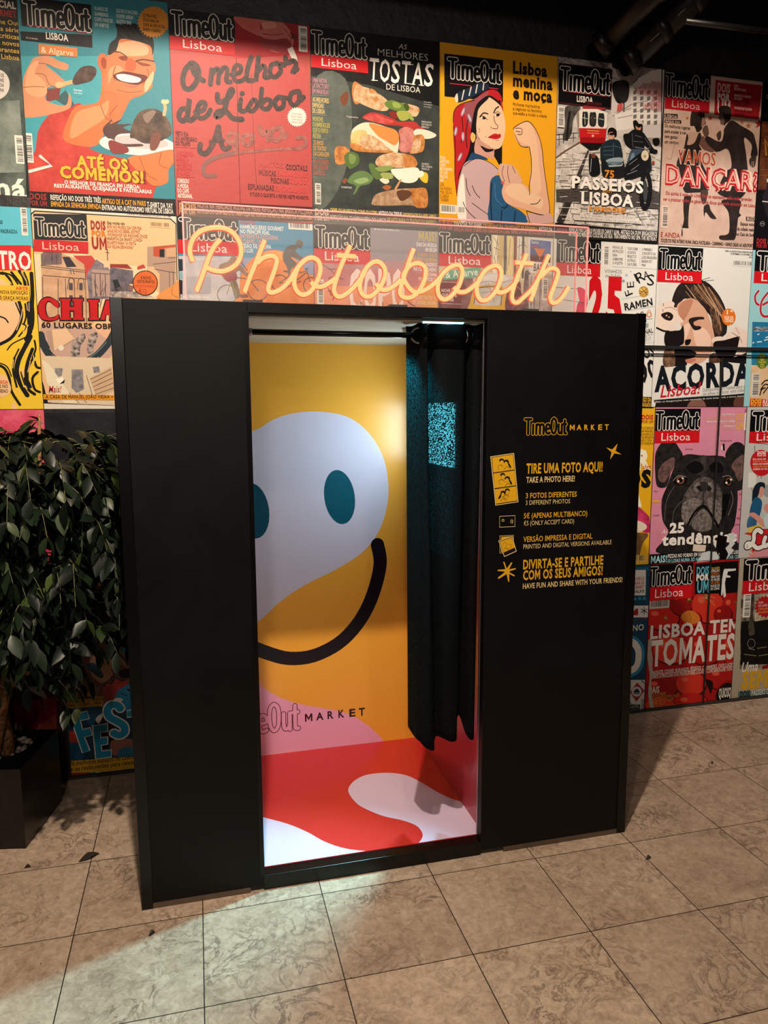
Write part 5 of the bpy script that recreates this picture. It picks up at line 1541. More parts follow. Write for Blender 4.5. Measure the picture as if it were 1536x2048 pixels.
def p_square(a):
    a.crop(0, 400, 4.0421)
    a.P('#d3cabd', '200 0 1600 60 1600 1900 200 1900')
    SKY = '#d9b287'
    a.P('#17161a', '248 110 280 85 1380 150 1425 190 1460 1680 350 1645 325 1600'); a.P(SKY, '256 118 284 95 1376 158 1418 196 1452 1672 356 1636 334 1596')
    a.P('#e0c7a2', '262 440 700 440 900 530 1420 540 1430 860 300 860')
    L1, D1 = '#c9a583~#b58d6e~20', '#5d5560~#8a7f86~26'
    # left palace
    a.P(L1, '330 440 400 390 470 330 520 440 740 520 760 1000 340 1000')
    a.P('#7d6a66~#5b5058~24', '330 440 400 380 500 430 500 520 335 530').P('#33313a', '505 460 560 460 620 540 540 545')
    a.P('#b5403a', '590 450 740 450 800 520 760 560 700 640 680 520 610 470')
    a.P(D1, '700 600 780 480 870 540 900 580 900 770 880 800 720 800')
    a.P('#a58b80', '740 560 890 570 890 780 750 780').L('#3b353c', 5, '770 600 775 780|810 600 812 770|850 600 855 780|740 590 890 600')
    a.P('#d8b894', '840 510 870 470 890 545 840 545').S('#2a262b', 6, '868 400 870 490', False).S('#2a262b', 5, '856 425 882 428', False)
    a.P('#8a3430', '890 518 1030 520 1070 560 890 545').P('#6f6a74~#4e4a55~30', '890 545 1075 570 1080 680 890 680')
    a.P('#b23c34', '1110 540 1160 520 1180 550 1110 565')
    a.P('#a58a78', '1190 380 1420 360 1420 820 1290 830 1280 600 1190 570').P('#d0ab84', '1190 540 1240 540 1290 600 1290 760 1230 700')
    a.P('#b04a2c', '1240 380 1420 362 1420 380 1330 390 1330 465 1240 455').P('#1e1b20', '1290 400 1330 400 1330 465 1290 462').P('#c09a78', '1345 395 1420 385 1420 455 1345 460')
    a.P('#2c282e~#6c646a~24', '895 640 960 650 1060 690 1070 760 900 780').P('#c4b5a8~#5a5258~36', '900 740 1130 740 1260 790 900 790')
    a.P('#23282c', '910 650 950 640 975 700 930 720').L('#4a434a', 5, '1010 640 1030 760|1040 660 1044 760')
    a.L('#3d3338', 5, '330 530 690 570|335 545 690 585|350 610 700 640|345 620 350 960|470 640 470 960|530 640 540 960|600 640 610 960|690 580 700 1000|560 640 560 720|420 430 420 500|460 440 460 510|590 560 600 600|570 560 575 600')
    for x in (575, 655):
        a.S('#3d3338', 5, [(x - 28, 720), (x - 20, 650), (x, 632), (x + 22, 650), (x + 28, 725)]).P('#4d4247', [(x - 14, 670), (x + 14, 672), (x + 14, 730), (x - 14, 728)])
        a.P('#4d4247', [(x - 14, 770), (x + 14, 772), (x + 14, 860), (x - 14, 860)])
    a.L('#3d3338', 4, '760 660 800 860|830 650 810 870|860 680 815 850|790 720 760 640|815 760 850 700|745 820 790 760|1250 560 1420 590|1240 520 1420 500|1370 580 1370 700|1400 580 1402 700|1360 470 1420 468')
    a.P('#7b5a50', '1040 680 1080 700 1075 740 1040 730')
    # round mirror / plaza
    a.Q('#b9998a', '330 1030 420 1000 700 1030 900 1060 900 1260 700 1330 560 1280 420 1240 350 1150')
    a.P('#a98d7c', '370 1060 560 1040 600 1140 430 1230 400 1200').P('#d6b592', '420 1050 540 1040 600 1120 440 1220').E('#d8cfc0', 495, 1195, 22, 22)
    CK = '#2a262a~#b7a7a0~60'
    a.Q(CK, '600 1130 680 1080 690 1120 650 1190 640 1270 575 1265 580 1180').Q(CK, '730 1090 780 1070 790 1120 760 1180 750 1240 705 1230 710 1150')
    a.Q('#d6a988', '760 1020 900 1000 920 1130 830 1100')
    a.S('#28323a', 60, '330 1090 360 1190 430 1280 540 1320 660 1315 780 1260 880 1150 920 1080').S('#5f737e', 8, '420 1250 520 1300 640 1300 760 1250 860 1150').S('#8fa0a6', 5, '400 1260 520 1325 660 1330 800 1270')
    a.L('#28323a', 26, '350 1120 380 1170|360 1150 390 1190')
    a.P('#cdbb9f', '350 1260 900 1280 930 1660 420 1640')
    a.P('#8d8a8c~#5e5b60~40', '580 1370 670 1370 680 1530 620 1560 580 1520').P('#8d8a8c~#5e5b60~40', '445 1360 510 1360 500 1420 450 1440').P('#8d8a8c~#5e5b60~40', '750 1350 800 1345 810 1395 760 1400')
    a.P('#d9cfb4', '340 1290 400 1330 560 1560 620 1640 520 1640 380 1480').P('#17161a', '300 1380 350 1480 390 1640 340 1640')
    a.P('#c0a283', '725 1440 900 1350 930 1540 780 1600').L('#5c4a3c', 5, '735 1450 900 1370|745 1480 905 1400|755 1510 910 1440|765 1540 915 1480|775 1570 920 1520')
    a.P('#ece4d2', '450 1450 510 1430 520 1470 480 1490').P('#17161a', '480 1490 525 1450 520 1480')
    a.L('#3d3338', 4, '560 1560 640 1640|700 1420 760 1620|640 1560 700 1640')
    a.barcode(1205, 175, 1378, 230, False, '#4a3a30', '#d9b287')
    a.part('masthead').P('#24262a', '270 112 700 118 712 332 280 318').P('#b82a2c', '272 318 715 340 716 436 272 415')
    a.logo(275, 130, 695, 312, '#cdbfae', '#24262a', 8.6, 5.0)
    a.T('#d9b0a0', 'Lisboa', 345, 400, 640, 62, .0)
    a.part('coupon')
    a.T('#8f2a24', 'DOIS', 735, 235, 855, 64, .05).T('#c0702c', 'POR', 742, 290, 860, 42, .07).T('#8f2a24', 'UM', 745, 392, 865, 86, .05)
    a.TL(['#3a2418', '#a85430', '#a85430', '#a85430', '#8a4a30', '#a85430', '#a85430'], ['Esta revista vale', 'BIFE NO MUSEU DA CERVEJA', 'LANCHE NO BEBEL BISTRO', 'WORKSHOP DA MADAME CHIGÉ', 'MARMITA DA SMART LUNCH', 'BILHETE PARA "A VISITA', 'DA VELHA SENHORA"'], 868, 196, 1190, 24, 32, .015)
    a.part('badge').E('#2a120c', 1174, 672, 102, 102).E('#c8622c', 1174, 672, 95, 95)
    a.TL('#3a140c', ['8 NOVOS', 'RESTAURANTES'], 1112, 640, 1250, 24, 30, .02, 'C').T('#a82a20', 'ONDE JANTAR POR MENOS', 1090, 705, 1250, 20, .01).T('#a82a20', '€12', 1122, 752, 1186, 32, .02)
    a.part('main').Q('#d08a4c', '1270 800 1310 740 1400 690 1440 650 1450 800').S('#a0602c', 5, '1395 700 1390 760 1440 790')
    a.part('headline')
    # slab-serif red capitals
    RD, BK = '#b5161c', '#16090a'
    for col, g in ((BK, 9), (RD, 0)):
        a.Q(col, [(310 - g, 885), (330, 815 - g), (400, 790 - g), (470 + g, 830), (470 + g, 870), (440, 855), (400, 815 + g), (370 + g, 840), (366 + g, 890), (385 + g, 945), (430, 955 - g), (470 + g, 925), (470 + g, 962), (400, 975 + g), (335, 955 + g)])
        for x0 in (495, 595):
            a.P(col, [(x0 - 8 - g, 798 - g), (x0 + 78 + g, 800 - g), (x0 + 78 + g, 815 + g), (x0 + 68 + g, 818), (x0 + 70 + g, 952), (x0 + 82 + g, 955), (x0 + 82 + g, 970 + g), (x0 - 4 - g, 970 + g), (x0 - 4 - g, 955), (x0 + 8 - g, 950), (x0 + 4 - g, 818), (x0 - 8 - g, 815)])
        a.P(col, [(560 - g, 865 - g), (610 + g, 867 - g), (610 + g, 895 + g), (560 - g, 893 + g)])
        a.P(col, [(712 - g, 806 - g), (800 + g, 808 - g), (800 + g, 822 + g), (788 + g, 826), (790 + g, 952), (802 + g, 955), (802 + g, 970 + g), (720 - g, 970 + g), (720 - g, 955), (732 - g, 950), (726 - g, 826), (712 - g, 822)])
        a.P(col, [(815 - g, 970 + g), (818 - g, 952), (860 - g, 812 - g), (915, 812 - g), (960 + g, 955), (970 + g, 970 + g), (890 - g, 970 + g), (880, 930), (852 + g, 930), (848 + g, 970 + g)])
    a.T(RD, 'DO', 1000, 965, 1400, 160, .06)
    a.T('#1c120e', '60 LUGARES OBRIGATÓRIOS', 338, 1032, 1290, 42, .035)
    a.part('cover_lines').P('#d18c24', '350 1570 1450 1585 1450 1625 352 1612').T('#2a1408', 'A CASA DE MANUEL JOÃO VIEIRA + AFONSO CRUZ + LISBOA', 370, 1605, 1300, 28, .015)
    a.T('#a83038', 'Mais!', 395, 1555, 500, 52, .01, .3)
    a.T('#3a3530', 'DE 4 A 10 DE MARÇO DE 2015 – Nº 388', 1030, 120, 1380, 14, .01)


poster(CX[1], Z2, CX[2], Z3, '#d3cabd', 'cream sketch cover of a city square with red slab capitals', p_square)


def p_cycle(a):
    a.crop(350, 440, 5.2966)
    a.P('#3d83a6', '650 -30 1470 20 1470 520 650 480')
    a.P('#7f8fb0', '680 400 1470 420 1500 700 680 900')
    a.P('#a9aab6~#c9c3c4~9', '20 380 690 390 690 1000 20 1000')
    a.P('#1a2a34', '30 410 80 412 85 540 35 545').P('#2a0f14', '45 630 80 640 80 830 50 820').P('#7aa0a8', '40 548 80 546 82 628 44 630')
    a.Q('#d97a2c', '690 860 690 620 760 470 860 380 960 330 1080 320 1200 360 1300 440 1400 560 1500 640 1520 1000 690 1000')
    a.Q('#dd9444', '760 560 860 400 960 340 1080 328 1200 368 1280 440 1100 420 900 470')
    a.Q('#c9682a~#d9843c~8', '700 700 900 520 1150 460 1300 520 1500 700 1500 900 700 900')
    GY = '#4a4648~#5c5452~12'
    # rider on the right
    a.Q(GY, '1290 220 1320 210 1356 240 1352 270 1330 298 1300 290 1280 260')
    a.Q(GY, '1260 262 1300 280 1280 340 1380 420 1350 440 1260 400 1230 400 1300 470 1290 500 1230 520 1220 600 1230 650 1190 660 1200 560 1180 490 1150 440 1140 380 1160 320 1200 280')
    a.Q(GY, '1150 535 1210 540 1200 560 1150 550')
    for cx, cy, r in ((1108, 668, 84), (1440, 690, 80)):
        a.S('#4a3028', 11, [(cx + r * math.cos(i * .5236), cy + r * math.sin(i * .5236)) for i in range(12)], True, True)
        a.L('#8a5a3a', 2, '|'.join('%f %f %f %f' % (cx, cy, cx + r * math.cos(i * .5236), cy + r * math.sin(i * .5236)) for i in range(12)))
    a.L('#4a2c26', 9, '1108 668 1210 590|1210 590 1380 545|1210 590 1250 670|1250 670 1390 560|1390 520 1440 690|1108 668 1250 670|1380 520 1410 515')
    a.S('#7a2a22', 12, '1120 760 1200 710 1330 650')
    # rider on the left, blurred behind the glass
    a.Q('#6d5448~#8d6f56~12', '470 480 560 440 600 390 650 400 650 470 690 480 770 570 740 590 690 540 650 560 640 640 540 640 480 560')
    a.Q('#8b2f3c', '520 590 640 560 650 640 560 655').Q('#6e5c3c', '590 660 650 650 690 800 640 830 610 740')
    cx, cy, r = 880, 742, 110
    a.S('#4a3028', 9, [(cx + r * math.cos(i * .5236), cy + r * math.sin(i * .5236)) for i in range(12)], True, True)
    a.L('#a0704a', 2, '|'.join('%f %f %f %f' % (cx, cy, cx + r * math.cos(i * .3491), cy + r * math.sin(i * .3491)) for i in range(18)))
    a.L('#5a4030', 9, '880 750 790 630|790 630 660 610|700 450 770 540|770 560 760 600')
    cx, cy, r = 550, 790, 100
    a.S('#7d7a5c', 9, [(cx + r * math.cos(i * .5236), cy + r * math.sin(i * .5236)) for i in range(12)], True, True)
    a.L('#8a8468', 8, '550 790 590 650|600 650 640 800')
    a.Q('#7a3a22', '690 790 760 790 770 820 700 825')
    a.barcode(1200, 15, 1455, 112)
    a.masthead(20, -50, 682, 385, .63, 'Lisboa', cx=(.2, .8))
    a.part('cover_lines')
    a.T('#b03a3c', 'MUDAMOS!', 692, 42, 850, 36, .03)
    a.TL(['#dfe3e2', '#dfe3e2', '#c99a84', '#c99a84', '#dfe3e2', '#dfe3e2'], ['HAMBÚRGUERES GOURMET', 'NO PRÍNCIPE REAL', 'ENTREVISTA EXCLUSIVA', 'A DANIEL CRAIG', 'SESSÃO DE CINEMA', 'NO LUX'], 692, 92, 1150, 42, 50, .02)
    a.T('#dad6d2', 'DE 20 A 26 DE ABRIL DE 2012 – SEMANAL', 40, 415, 460, 20, .01)
    a.T('#e0dcd6', 'Esta revista vale', 60, 825, 360, 34, .02).P('#a7a4ac', '110 600 380 600 380 780 110 780')
    a.T('#8d8d96', 'RUZZI', 130, 770, 170, 40, .02)


poster(CX[2], Z2, CX[3], Z3, '#3d83a6', 'blue and orange cover with silhouetted cyclists, behind the neon sign', p_cycle)


def p_copo(a):
    a.crop(620, 440, 5.4857)
    a.P('#8d8590', '20 20 1420 100 1420 520 20 480').P('#b57272', '20 470 1420 500 1420 760 20 740').P('#d88a68', '20 720 1420 740 1420 1200 20 1200')
    a.P('#a97c80', '20 430 1420 460 1420 560 20 520')
    a.P('#d9a030~#d8864c~4', '1200 680 1405 690 1405 960 1200 940')
    a.Q('#8d7a56~#5a4a38~20', '30 100 70 80 120 120 110 220 130 330 60 360 30 300')
    for q in ('120 480 240 560 300 650', '200 540 300 540', '240 640 190 720 240 830', '260 620 360 650', '300 700 250 880', '200 780 260 820'):
        a.S('#6d4038', 9, q).S('#4a2e28', 5, q)
    a.Q('#8b3c34', '200 640 260 620 280 680 220 720').Q('#8b3c34', '210 770 250 780 230 830')
    a.barcode(75, 650, 152, 930, True)
    a.masthead(30, 30, 662, 495, .64, 'Lisboa', cx=(.2, .8))
    a.part('headline')
    W = '#e3ccc4'
    for x0, ch in ((430, 'C'), (590, 'O'), (750, 'P'), (895, 'O')):
        a.T(W, ch, x0, 1010, x0 + 142, 450, .035)
    a.part('cover_lines')
    a.T('#b7a85a', 'MAIS!', 1190, 225, 1385, 95, .03)
    a.TL(['#e3dcd6', '#e3dcd6', '#d6a04a', '#d6a04a', '#e3dcd6', '#e3dcd6', '#e3dcd6', '#e3dcd6', '#d69a40'], ['DIAS DA MÚSICA', 'EM BELÉM', 'A NOVA TASCA', 'JAPONESA DA BAIXA', 'PASSEIOS', 'NO CONCELHEIRO', 'DE JOANA', 'VASCONCELOS', 'VISTA LX'], 1110, 285, 1388, 40, 54, .02, 'R')
    a.TL('#e6c0a4', ['OS RETRATOS DE', 'DE LEONEL MOURA'], 1125, 868, 1388, 40, 55, .02, 'R')
    a.T('#e3dcd6', 'DE 18 A 24 DE ABRIL 2012', 700, 108, 975, 16, .01)
    a.S('#4a1c14', 8, '1060 870 1100 920 1150 945').S('#3a1c14', 7, '550 930 560 900 570 930').S('#3a1c14', 7, '795 905 795 940').S('#3a1c14', 7, '965 910 965 940')


poster(CX[3], Z2, CX[4], Z3, '#b57272', 'grey to coral cover with tall pale capitals, behind the neon sign', p_copo)


def p_bars(a):
    a.crop(860, 440, 5.4857)
    a.P('#d9cba8~#b39c78~12', '660 120 1100 150 1100 1100 660 1100')
    for x, w, c in ((690, 50, '#e6dcc0'), (760, 40, '#c9ac6c'), (810, 30, '#57504a'), (850, 60, '#e2c98c'), (920, 34, '#8a4a3c'), (960, 40, '#ddd6cc'), (1010, 26, '#4a4248'), (1045, 40, '#cabfae')):
        a.P(c, [(x, 130), (x + w, 130), (x + w - 10, 640), (x - 4, 640)])
    a.L('#3a322c', 5, '690 180 750 280|700 300 760 330|740 200 720 380|900 170 950 280|880 200 860 500|930 220 920 560|980 200 970 500|1000 240 1060 300|990 380 1060 420|700 400 740 560|830 180 840 560|960 300 1040 250')
    a.P('#8c8088~#4a4048~18', '1040 560 1100 540 1100 1000 1000 1000')
    a.P('#8f5a58~#5c3438~16', '90 640 470 640 470 1000 90 1000').P('#6a2028', '90 680 340 690 340 1000 90 980')
    a.Q('#c9c6c4', '480 660 560 620 640 580 760 590 900 620 930 680 860 700 760 740 640 720 520 740')
    a.Q('#ddd9d4', '560 640 680 600 800 610 860 650 760 670 640 680').S('#8d8a8c', 6, '520 700 640 670 760 690 900 660')
    a.Q('#d9a824', '440 900 480 760 560 720 760 720 810 780 815 1000 440 1000').Q('#a8a29c~#d8d2cc~10', '480 880 510 770 580 740 740 740 775 790 770 930 500 930')
    a.S('#3a3028', 9, '480 920 510 770 580 738 745 738 785 790 775 935').L('#6a605a', 5, '610 700 640 760|640 700 700 900|560 800 720 780')
    a.Q('#7a3440~#3c1c24~16', '850 760 930 660 990 690 1000 800 1060 900 1000 1000 830 1000').L('#d8a8a0', 4, '860 820 940 760|880 900 980 840|940 720 990 760|900 960 1040 900')
    a.P('#d6cfca', '1080 190 1345 215 1335 590 1080 570').P('#6a7ab0~#3c4a80~8', '1098 215 1325 235 1320 440 1095 420').P('#5a2c34', '1098 380 1322 395 1318 470 1096 455')
    a.P('#d66a1c', '1140 310 1262 318 1215 400 1190 400').S('#d66a1c', 8, '1202 395 1202 440', False).T('#c03038', 'Lisboa', 1110, 300, 1180, 26, .02).T('#c9c0cc', 'TimeOut', 1108, 258, 1190, 30, .04)
    a.P('#d6cfca', '1090 460 1330 470 1330 590 1090 580').T('#241a18', 'BARES', 1135, 560, 1290, 78, .02)
    a.P('#8d7a78~#c9bcb4~14', '1080 600 1340 610 1330 1000 1080 1000').L('#5a3c40', 7, '1110 620 1105 980|1150 620 1140 980|1210 640 1200 980')
    a.barcode(1232, 640, 1288, 880, True)
    a.part('badge').P('#57a284', '160 560 555 515 560 630 150 660').T('#e3e6de', '& Algarve', 172, 640, 525, 78, .01, 0, 605)
    a.masthead(86, 110, 668, 530, .64, 'Lisboa', cx=(.2, .8))
    a.part('cover_lines').TL('#e3d6d0', ['NOVE BARES', 'QUE DEVE', 'PROVAR'], 125, 790, 330, 34, 50, .02)
    a.S('#d9c9c4', 4, '120 680 340 690', False).S('#d9c9c4', 4, '120 915 340 925', False)


poster(CX[4], Z2, CX[5], Z3, '#c9b894', 'busy street cover with a small orange cocktail picture, behind the neon sign', p_bars)


def p_25(a):
    a.crop(1160, 460, 4.0851)
    a.P('#d5d3cb', '-250 60 640 110 640 1500 -250 1500')
    a.P('#dad0cb', '-190 380 60 400 60 760 -190 760')
    a.P('#0b0b0d', '-260 40 640 110 170 90 -260 60')
    a.Q('#d83a58', '-20 470 40 490 60 560 50 640 10 640 -10 560').Q('#d83a58~#b02444~16', '-20 600 40 610 50 760 -30 760')
    a.L('#3a2a2c', 4, '-200 560 60 600|-200 470 -20 480')
    a.S('#8a9aa8', 4, '265 300 630 322', False).S('#a8b0b4', 3, '368 140 368 290', False).S('#a8b0b4', 3, '488 140 488 290', False)
    a.S('#a8b0b4', 6, '340 565 560 530', False).S('#a8b0b4', 6, '390 660 605 625', False).S('#3a3e42', 4, '490 735 590 725', False).S('#a8b0b4', 4, '500 930 605 918', False)
    a.E('#b5893c', 518, 505, 40, 46).E('#d9b45c', 512, 495, 22, 22).L('#6a5424', 6, '490 520 545 480|500 470 545 530|485 500 550 510')
    a.E('#101012', 523, 745, 20, 10).P('#b9bcbc', '500 760 560 755 558 800 505 800').Q('#8f9496', '505 770 555 768 550 798 512 798')
    a.L('#3a6a9c', 4, '350 400 350 435|335 410 365 425|335 425 365 410').L('#6a8aac', 3, '378 358 378 382|368 364 388 376|368 376 388 364').L('#9aa8b4', 3, '413 330 413 345|405 334 421 342')
    a.S('#c0724c', 5, '540 700 562 652 585 700 562 712 548 690 562 672 576 690 562 712 540 700')
    a.Q('#d08a68', '470 1320 490 1300 515 1360 480 1362')
    a.barcode(190, 128, 232, 295, True)
    a.masthead(-190, 60, 162, 385, .66, 'Lisboa', cx=(.25, .8))
    a.part('headline')
    RED = '#c00d18'
    a.T(RED, '2', 60, 790, 180, 385, .06).T(RED, '5', 205, 790, 335, 380, .06)
    BK = '#141416'
    a.part('cover_lines')
    a.TL(BK, ['MANUAL DE', 'INSTRUÇÕES', 'PARA', 'SOBREVIVER', 'A VIOLETTA'], 265, 152, 352, 22, 32, .0).TL(BK, ['TUDO SOBRE', 'OS NOVOS', 'PROJECTOS', 'DA PRAÇA', 'DAS FLORES'], 385, 163, 470, 22, 32, .0).TL(BK, ['O PRIMEIRO', 'CONCERTO DA', 'LUSO-BRASILEIRA', 'BANDA DO', 'MAR'], 502, 170, 625, 22, 32, .0)
    a.T('#5a5e60', 'VINHOS', 198, 350, 338, 30, -.01).T('#5a5e60', 'do DÃO', 205, 388, 325, 28, -.01)
    for ch, x, y, x2, y2, h in (('F', 430, 522, 405, 480, 70), ('E', 440, 468, 425, 420, 66), ('R', 480, 440, 525, 405, 88), ('A', 520, 408, 556, 396, 66), ('S', 545, 452, 590, 455, 90)):
        a.T(BK, ch, x, y, x2 + 12, h, .0, 0, y2)
    a.S(BK, 9, '466 418 440 362', False)
    a.T(BK, 'RAMEN', 365, 658, 592, 56, .03, 0, 612).T(BK, 'NB', 475, 722, 526, 46, .0, 0, 708)
    a.T(BK, 'ARTESANAL', 400, 885, 596, 40, .01, 0, 838).T('#8a8e90', 'CROSSFIT', 420, 940, 585, 36, -.01, 0, 908).T(BK, '* * * * *', 495, 892, 590, 18, .0, 0, 866)
    a.T(BK, 'ANOS', 430, 1100, 608, 84, .02, 0, 1020).T(BK, '90', 500, 1250, 640, 150, .03, 0, 1195)
    a.P('#0c0c0e', '440 1360 605 1365 605 1480 440 1480').T('#d9a628', 'ARTIGO DA', 472, 1405, 576, 36, .03).T('#d9a628', 'GARAVAIADA', 468, 1448, 576, 36, .03)
    a.P('#0b0b0d', '-260 0 640 20 640 108 -260 60')


poster(CX[5], Z2, CX[6], Z3, '#d5d3cb', 'white typographic cover with a big red number, above the booth right corner', p_25)


def p_wake(a):
    a.crop(1160, 460, 4.0851)
    a.P('#d3d0c8', '620 110 1450 150 1420 1500 580 1500').P('#c6c2ba~#d3d0c8~4', '640 440 1000 440 800 1000 620 960')
    HD, HL = '#1c1513~#2e2320~24', '#6d4e3a~#33231b~60'
    a.Q(HD, '750 580 790 470 850 420 940 400 1040 430 1110 500 1160 580 1190 660 1200 800 1180 860 1100 880 1060 700 960 640 860 560 780 640')
    a.Q(HL, '900 480 1000 450 1080 500 1140 580 1185 680 1170 720 1080 640 1000 580').Q(HL, '1060 640 1120 700 1160 800 1130 860 1090 800')
    a.L('#b08a6a', 6, '930 450 1100 640|960 440 1160 720|1000 440 1180 740|1050 470 1190 690|860 450 940 560|1120 640 1150 820|1090 600 1130 760'); a.L('#b08a6a', 4, '940 480 1080 640|980 470 1130 660|1020 480 1150 700|900 500 1040 680|860 500 960 620|1100 560 1180 720'); a.L('#4a3428', 4, '960 480 1100 650|880 470 1000 600|1040 500 1160 680')
    a.L('#1c1513', 4, '820 440 780 520 720 640|990 410 1060 390|1000 420 1090 410|830 430 810 420')
    F, FS = '#c99a80', '#b07a60'
    a.Q(F, '790 620 850 570 920 560 980 600 1040 680 1090 830 1095 930 1060 1020 1000 1080 920 1100 850 1060 830 960 840 860 800 700')
    a.Q(FS, '800 640 850 580 920 570 900 640 860 720 830 740').Q('#dcb8a2', '850 780 900 770 880 850 850 900').Q('#dcb8a2', '930 790 1020 810 1070 900 1040 980 960 960 930 880')
    a.Q('#241a18', '885 740 920 715 1000 710 1010 730 960 735 930 770 985 790 980 810 940 820 915 800').Q('#c59278', '930 750 970 742 990 770 960 785 930 775').S('#140e0e', 8, '920 800 950 815 985 795')
    a.Q('#140e0e', '700 830 810 820 840 780 850 870 830 940 700 950').Q('#140e0e', '860 900 905 895 890 935 860 940')
    a.Q('#16100f', '770 980 860 970 945 1000 930 1040 880 1060 860 1120 770 1120')
    a.Q('#b5705e', '860 1060 930 1050 940 1070 880 1090')
    a.Q('#8d6a50~#4a342a~40', '690 980 760 970 770 1110 680 1110').Q('#6a4a38~#2a1c18~40', '1060 1020 1120 1010 1160 1100 1060 1100')
    # hands
    a.Q('#d9c4b4', '625 640 680 610 690 590 740 580 770 600 765 630 790 640 800 690 840 740 830 760 800 760 740 790 790 780 780 820 700 825 640 810 625 790')
    a.Q('#241615', '660 690 720 670 760 700 740 740 690 730').E('#c0a48a', 705, 700, 7).E('#c0a48a', 725, 712, 6)
    a.S('#8a6a5c', 4, '690 640 740 632 790 660').S('#4a2a24', 5, '680 600 678 620').S('#4a2a24', 5, '674 648 676 668')
    a.S('#140e0e', 14, '625 800 680 825 720 828')
    a.Q('#d9c4b4', '1090 880 1150 870 1180 890 1200 840 1240 830 1260 790 1310 800 1400 860 1405 960 1370 1040 1280 1090 1210 1080 1280 1030 1280 960 1230 930 1180 960 1080 920')
    a.Q('#16100f', '1090 920 1180 900 1290 870 1300 890 1260 1030 1180 1080 1110 1010').S('#8a6a5c', 5, '1240 840 1300 880 1320 920').S('#8a6a5c', 4, '1270 800 1300 850')
    a.E('#cf6a1e', 1212, 712, 57, 70).S('#d8cdb8', 7, '1225 775 1245 830', False)
    a.Q('#16100f', '1200 1070 1340 1010 1400 980 1390 1080 1250 1110')
    a.P('#1c1412', '620 1400 1400 1330 1400 1500 600 1500').Q('#7a5548', '900 1400 1000 1390 1020 1470 880 1470').Q('#5c3a30', '1270 1370 1380 1350 1370 1440 1260 1450')
    a.P('#d3d0c8', '600 1130 1200 1080 1400 1100 1395 1320 600 1390')
    a.barcode(1240, 246, 1420, 304, False, '#3a3a3a', '#d3d0c8')
    a.masthead(640, 130, 990, 440, .66, 'Lisboa', cx=(.18, .8))
    a.part('badge').T('#ecd6b8', '1ª', 1195, 690, 1245, 36, .01).T('#ecd6b8', 'GUIA DA', 1175, 725, 1250, 24, .03).T('#ecd6b8', 'CIDADE', 1178, 752, 1250, 24, .03)
    a.part('headline')
    a.T('#10161c', 'ACORDA', 605, 1315, 1388, 190, .045, 0, 1255).T('#b5182a', 'Lisboa!', 652, 1370, 990, 96, .015, .3, 1335)
    a.part('cover_lines')
    a.T('#55595c', 'Damos-lhe 101 razões para abrir', 1002, 1322, 1388, 28, .0, 0, 1285).T('#55595c', 'os olhos e adorar esta cidade', 1002, 1352, 1356, 28, .0, 0, 1318)
    a.S('#10161c', 18, '610 1398 1000 1368 1360 1350', False).T('#c9c4ba', 'Mais: as inaugurações mais esperadas da nova temporada e novos destinos', 614, 1412, 1360, 14, .01, 0, 1360)
    a.TL('#1a1a1a', ['TUDO O QUE HÁ PARA FAZER EM LISBOA', '27 SETEMBRO A 3 OUTUBRO 2017', '3€ Nº 2'], 1180, 178, 1420, 12, 20, .015, 'R')


poster(CX[6], Z2, CX[7], Z3, '#d3d0c8', 'white cover with a sleepy long-haired woman rubbing her eye and a huge black headline', p_wake)


def p_beach(a):
    a.crop(1470, 480, 5.682)
    a.P('#0b0b0d', '230 0 700 20 700 120 230 100')
    a.P('#8fc0c4', '200 520 900 540 900 960 190 940').P('#1e6c94', '195 930 900 950 900 1340 185 1320').P('#2a86a4~#1e6c94~9', '185 1200 900 1220 900 1440 185 1420')
    a.P('#c9a57c~#d8b890~9', '180 1420 900 1480 900 1880 160 1820').P('#9aa6a8~#3a4a54~30', '200 985 900 990 900 1040 200 1040')
    for q in ('250 1160 300 1155', '255 1075 270 1070', '200 1170 210 1165', '330 1140 370 1130', '345 1110 375 1100'):
        a.S('#d9e2e4', 10, q, False)
    a.L('#1a2a30', 7, '210 1200 240 1195|200 1030 240 1010 300 1030|320 1020 375 1015')
    a.S('#c9d0d0', 34, '265 580 225 640 240 720 300 740 380 700').S('#a81c2c', 24, '265 580 225 640 240 720 300 740 380 700').S('#c9d0d0', 34, '370 600 300 700 290 820 330 870 400 860').S('#a81c2c', 24, '370 600 300 700 290 820 330 870 400 860')
    a.E('#4a6a2c', 305, 1375, 66, 90).TL('#c9b83c', ['GUIA DO', 'VERÃO', 'AS MELHORES', 'PRAIAS', 'PARA IR', 'A PÉ'], 262, 1345, 350, 20, 26, .02, 'C')
    a.L('#1a1614', 14, '300 1640 340 1600 400 1590|290 1700 340 1640 400 1660|320 1740 380 1660|280 1760 300 1700 340 1680')
    a.barcode(190, 1510, 266, 1780, True, paper='#c9c2b4')
    a.part('coupon').P('#b52a22', '170 1800 700 1830 700 1930 160 1910').T('#e0a82c', 'DOIS', 176, 1858, 298, 46, .05).T('#e0a82c', 'POR UM', 176, 1896, 290, 32, .03).T('#e6d6c6', 'REFEIÇÃO', 312, 1862, 560, 46, .02).T('#e6d6c6', 'EMPADA', 312, 1902, 500, 34, .02)
    a.masthead(232, 110, 900, 520, .64, 'Lisboa', cx=(.12, .7))


poster(CX[7], Z2, CX[8], Z3, '#8fc0c4', 'blue seaside cover with a red script letter, cut off at the right edge', p_beach)


# ---- row 3
def p_pinkish(a):
    a.crop(0, 770, 4.7633)
    a.P('#c23a58~#e06a80~10', '-600 200 420 240 420 1000 -600 1000')
    a.part('masthead').R('#0b0b0d', -600, 250, -60, 560)
    a.logo(-580, 280, -80, 540)


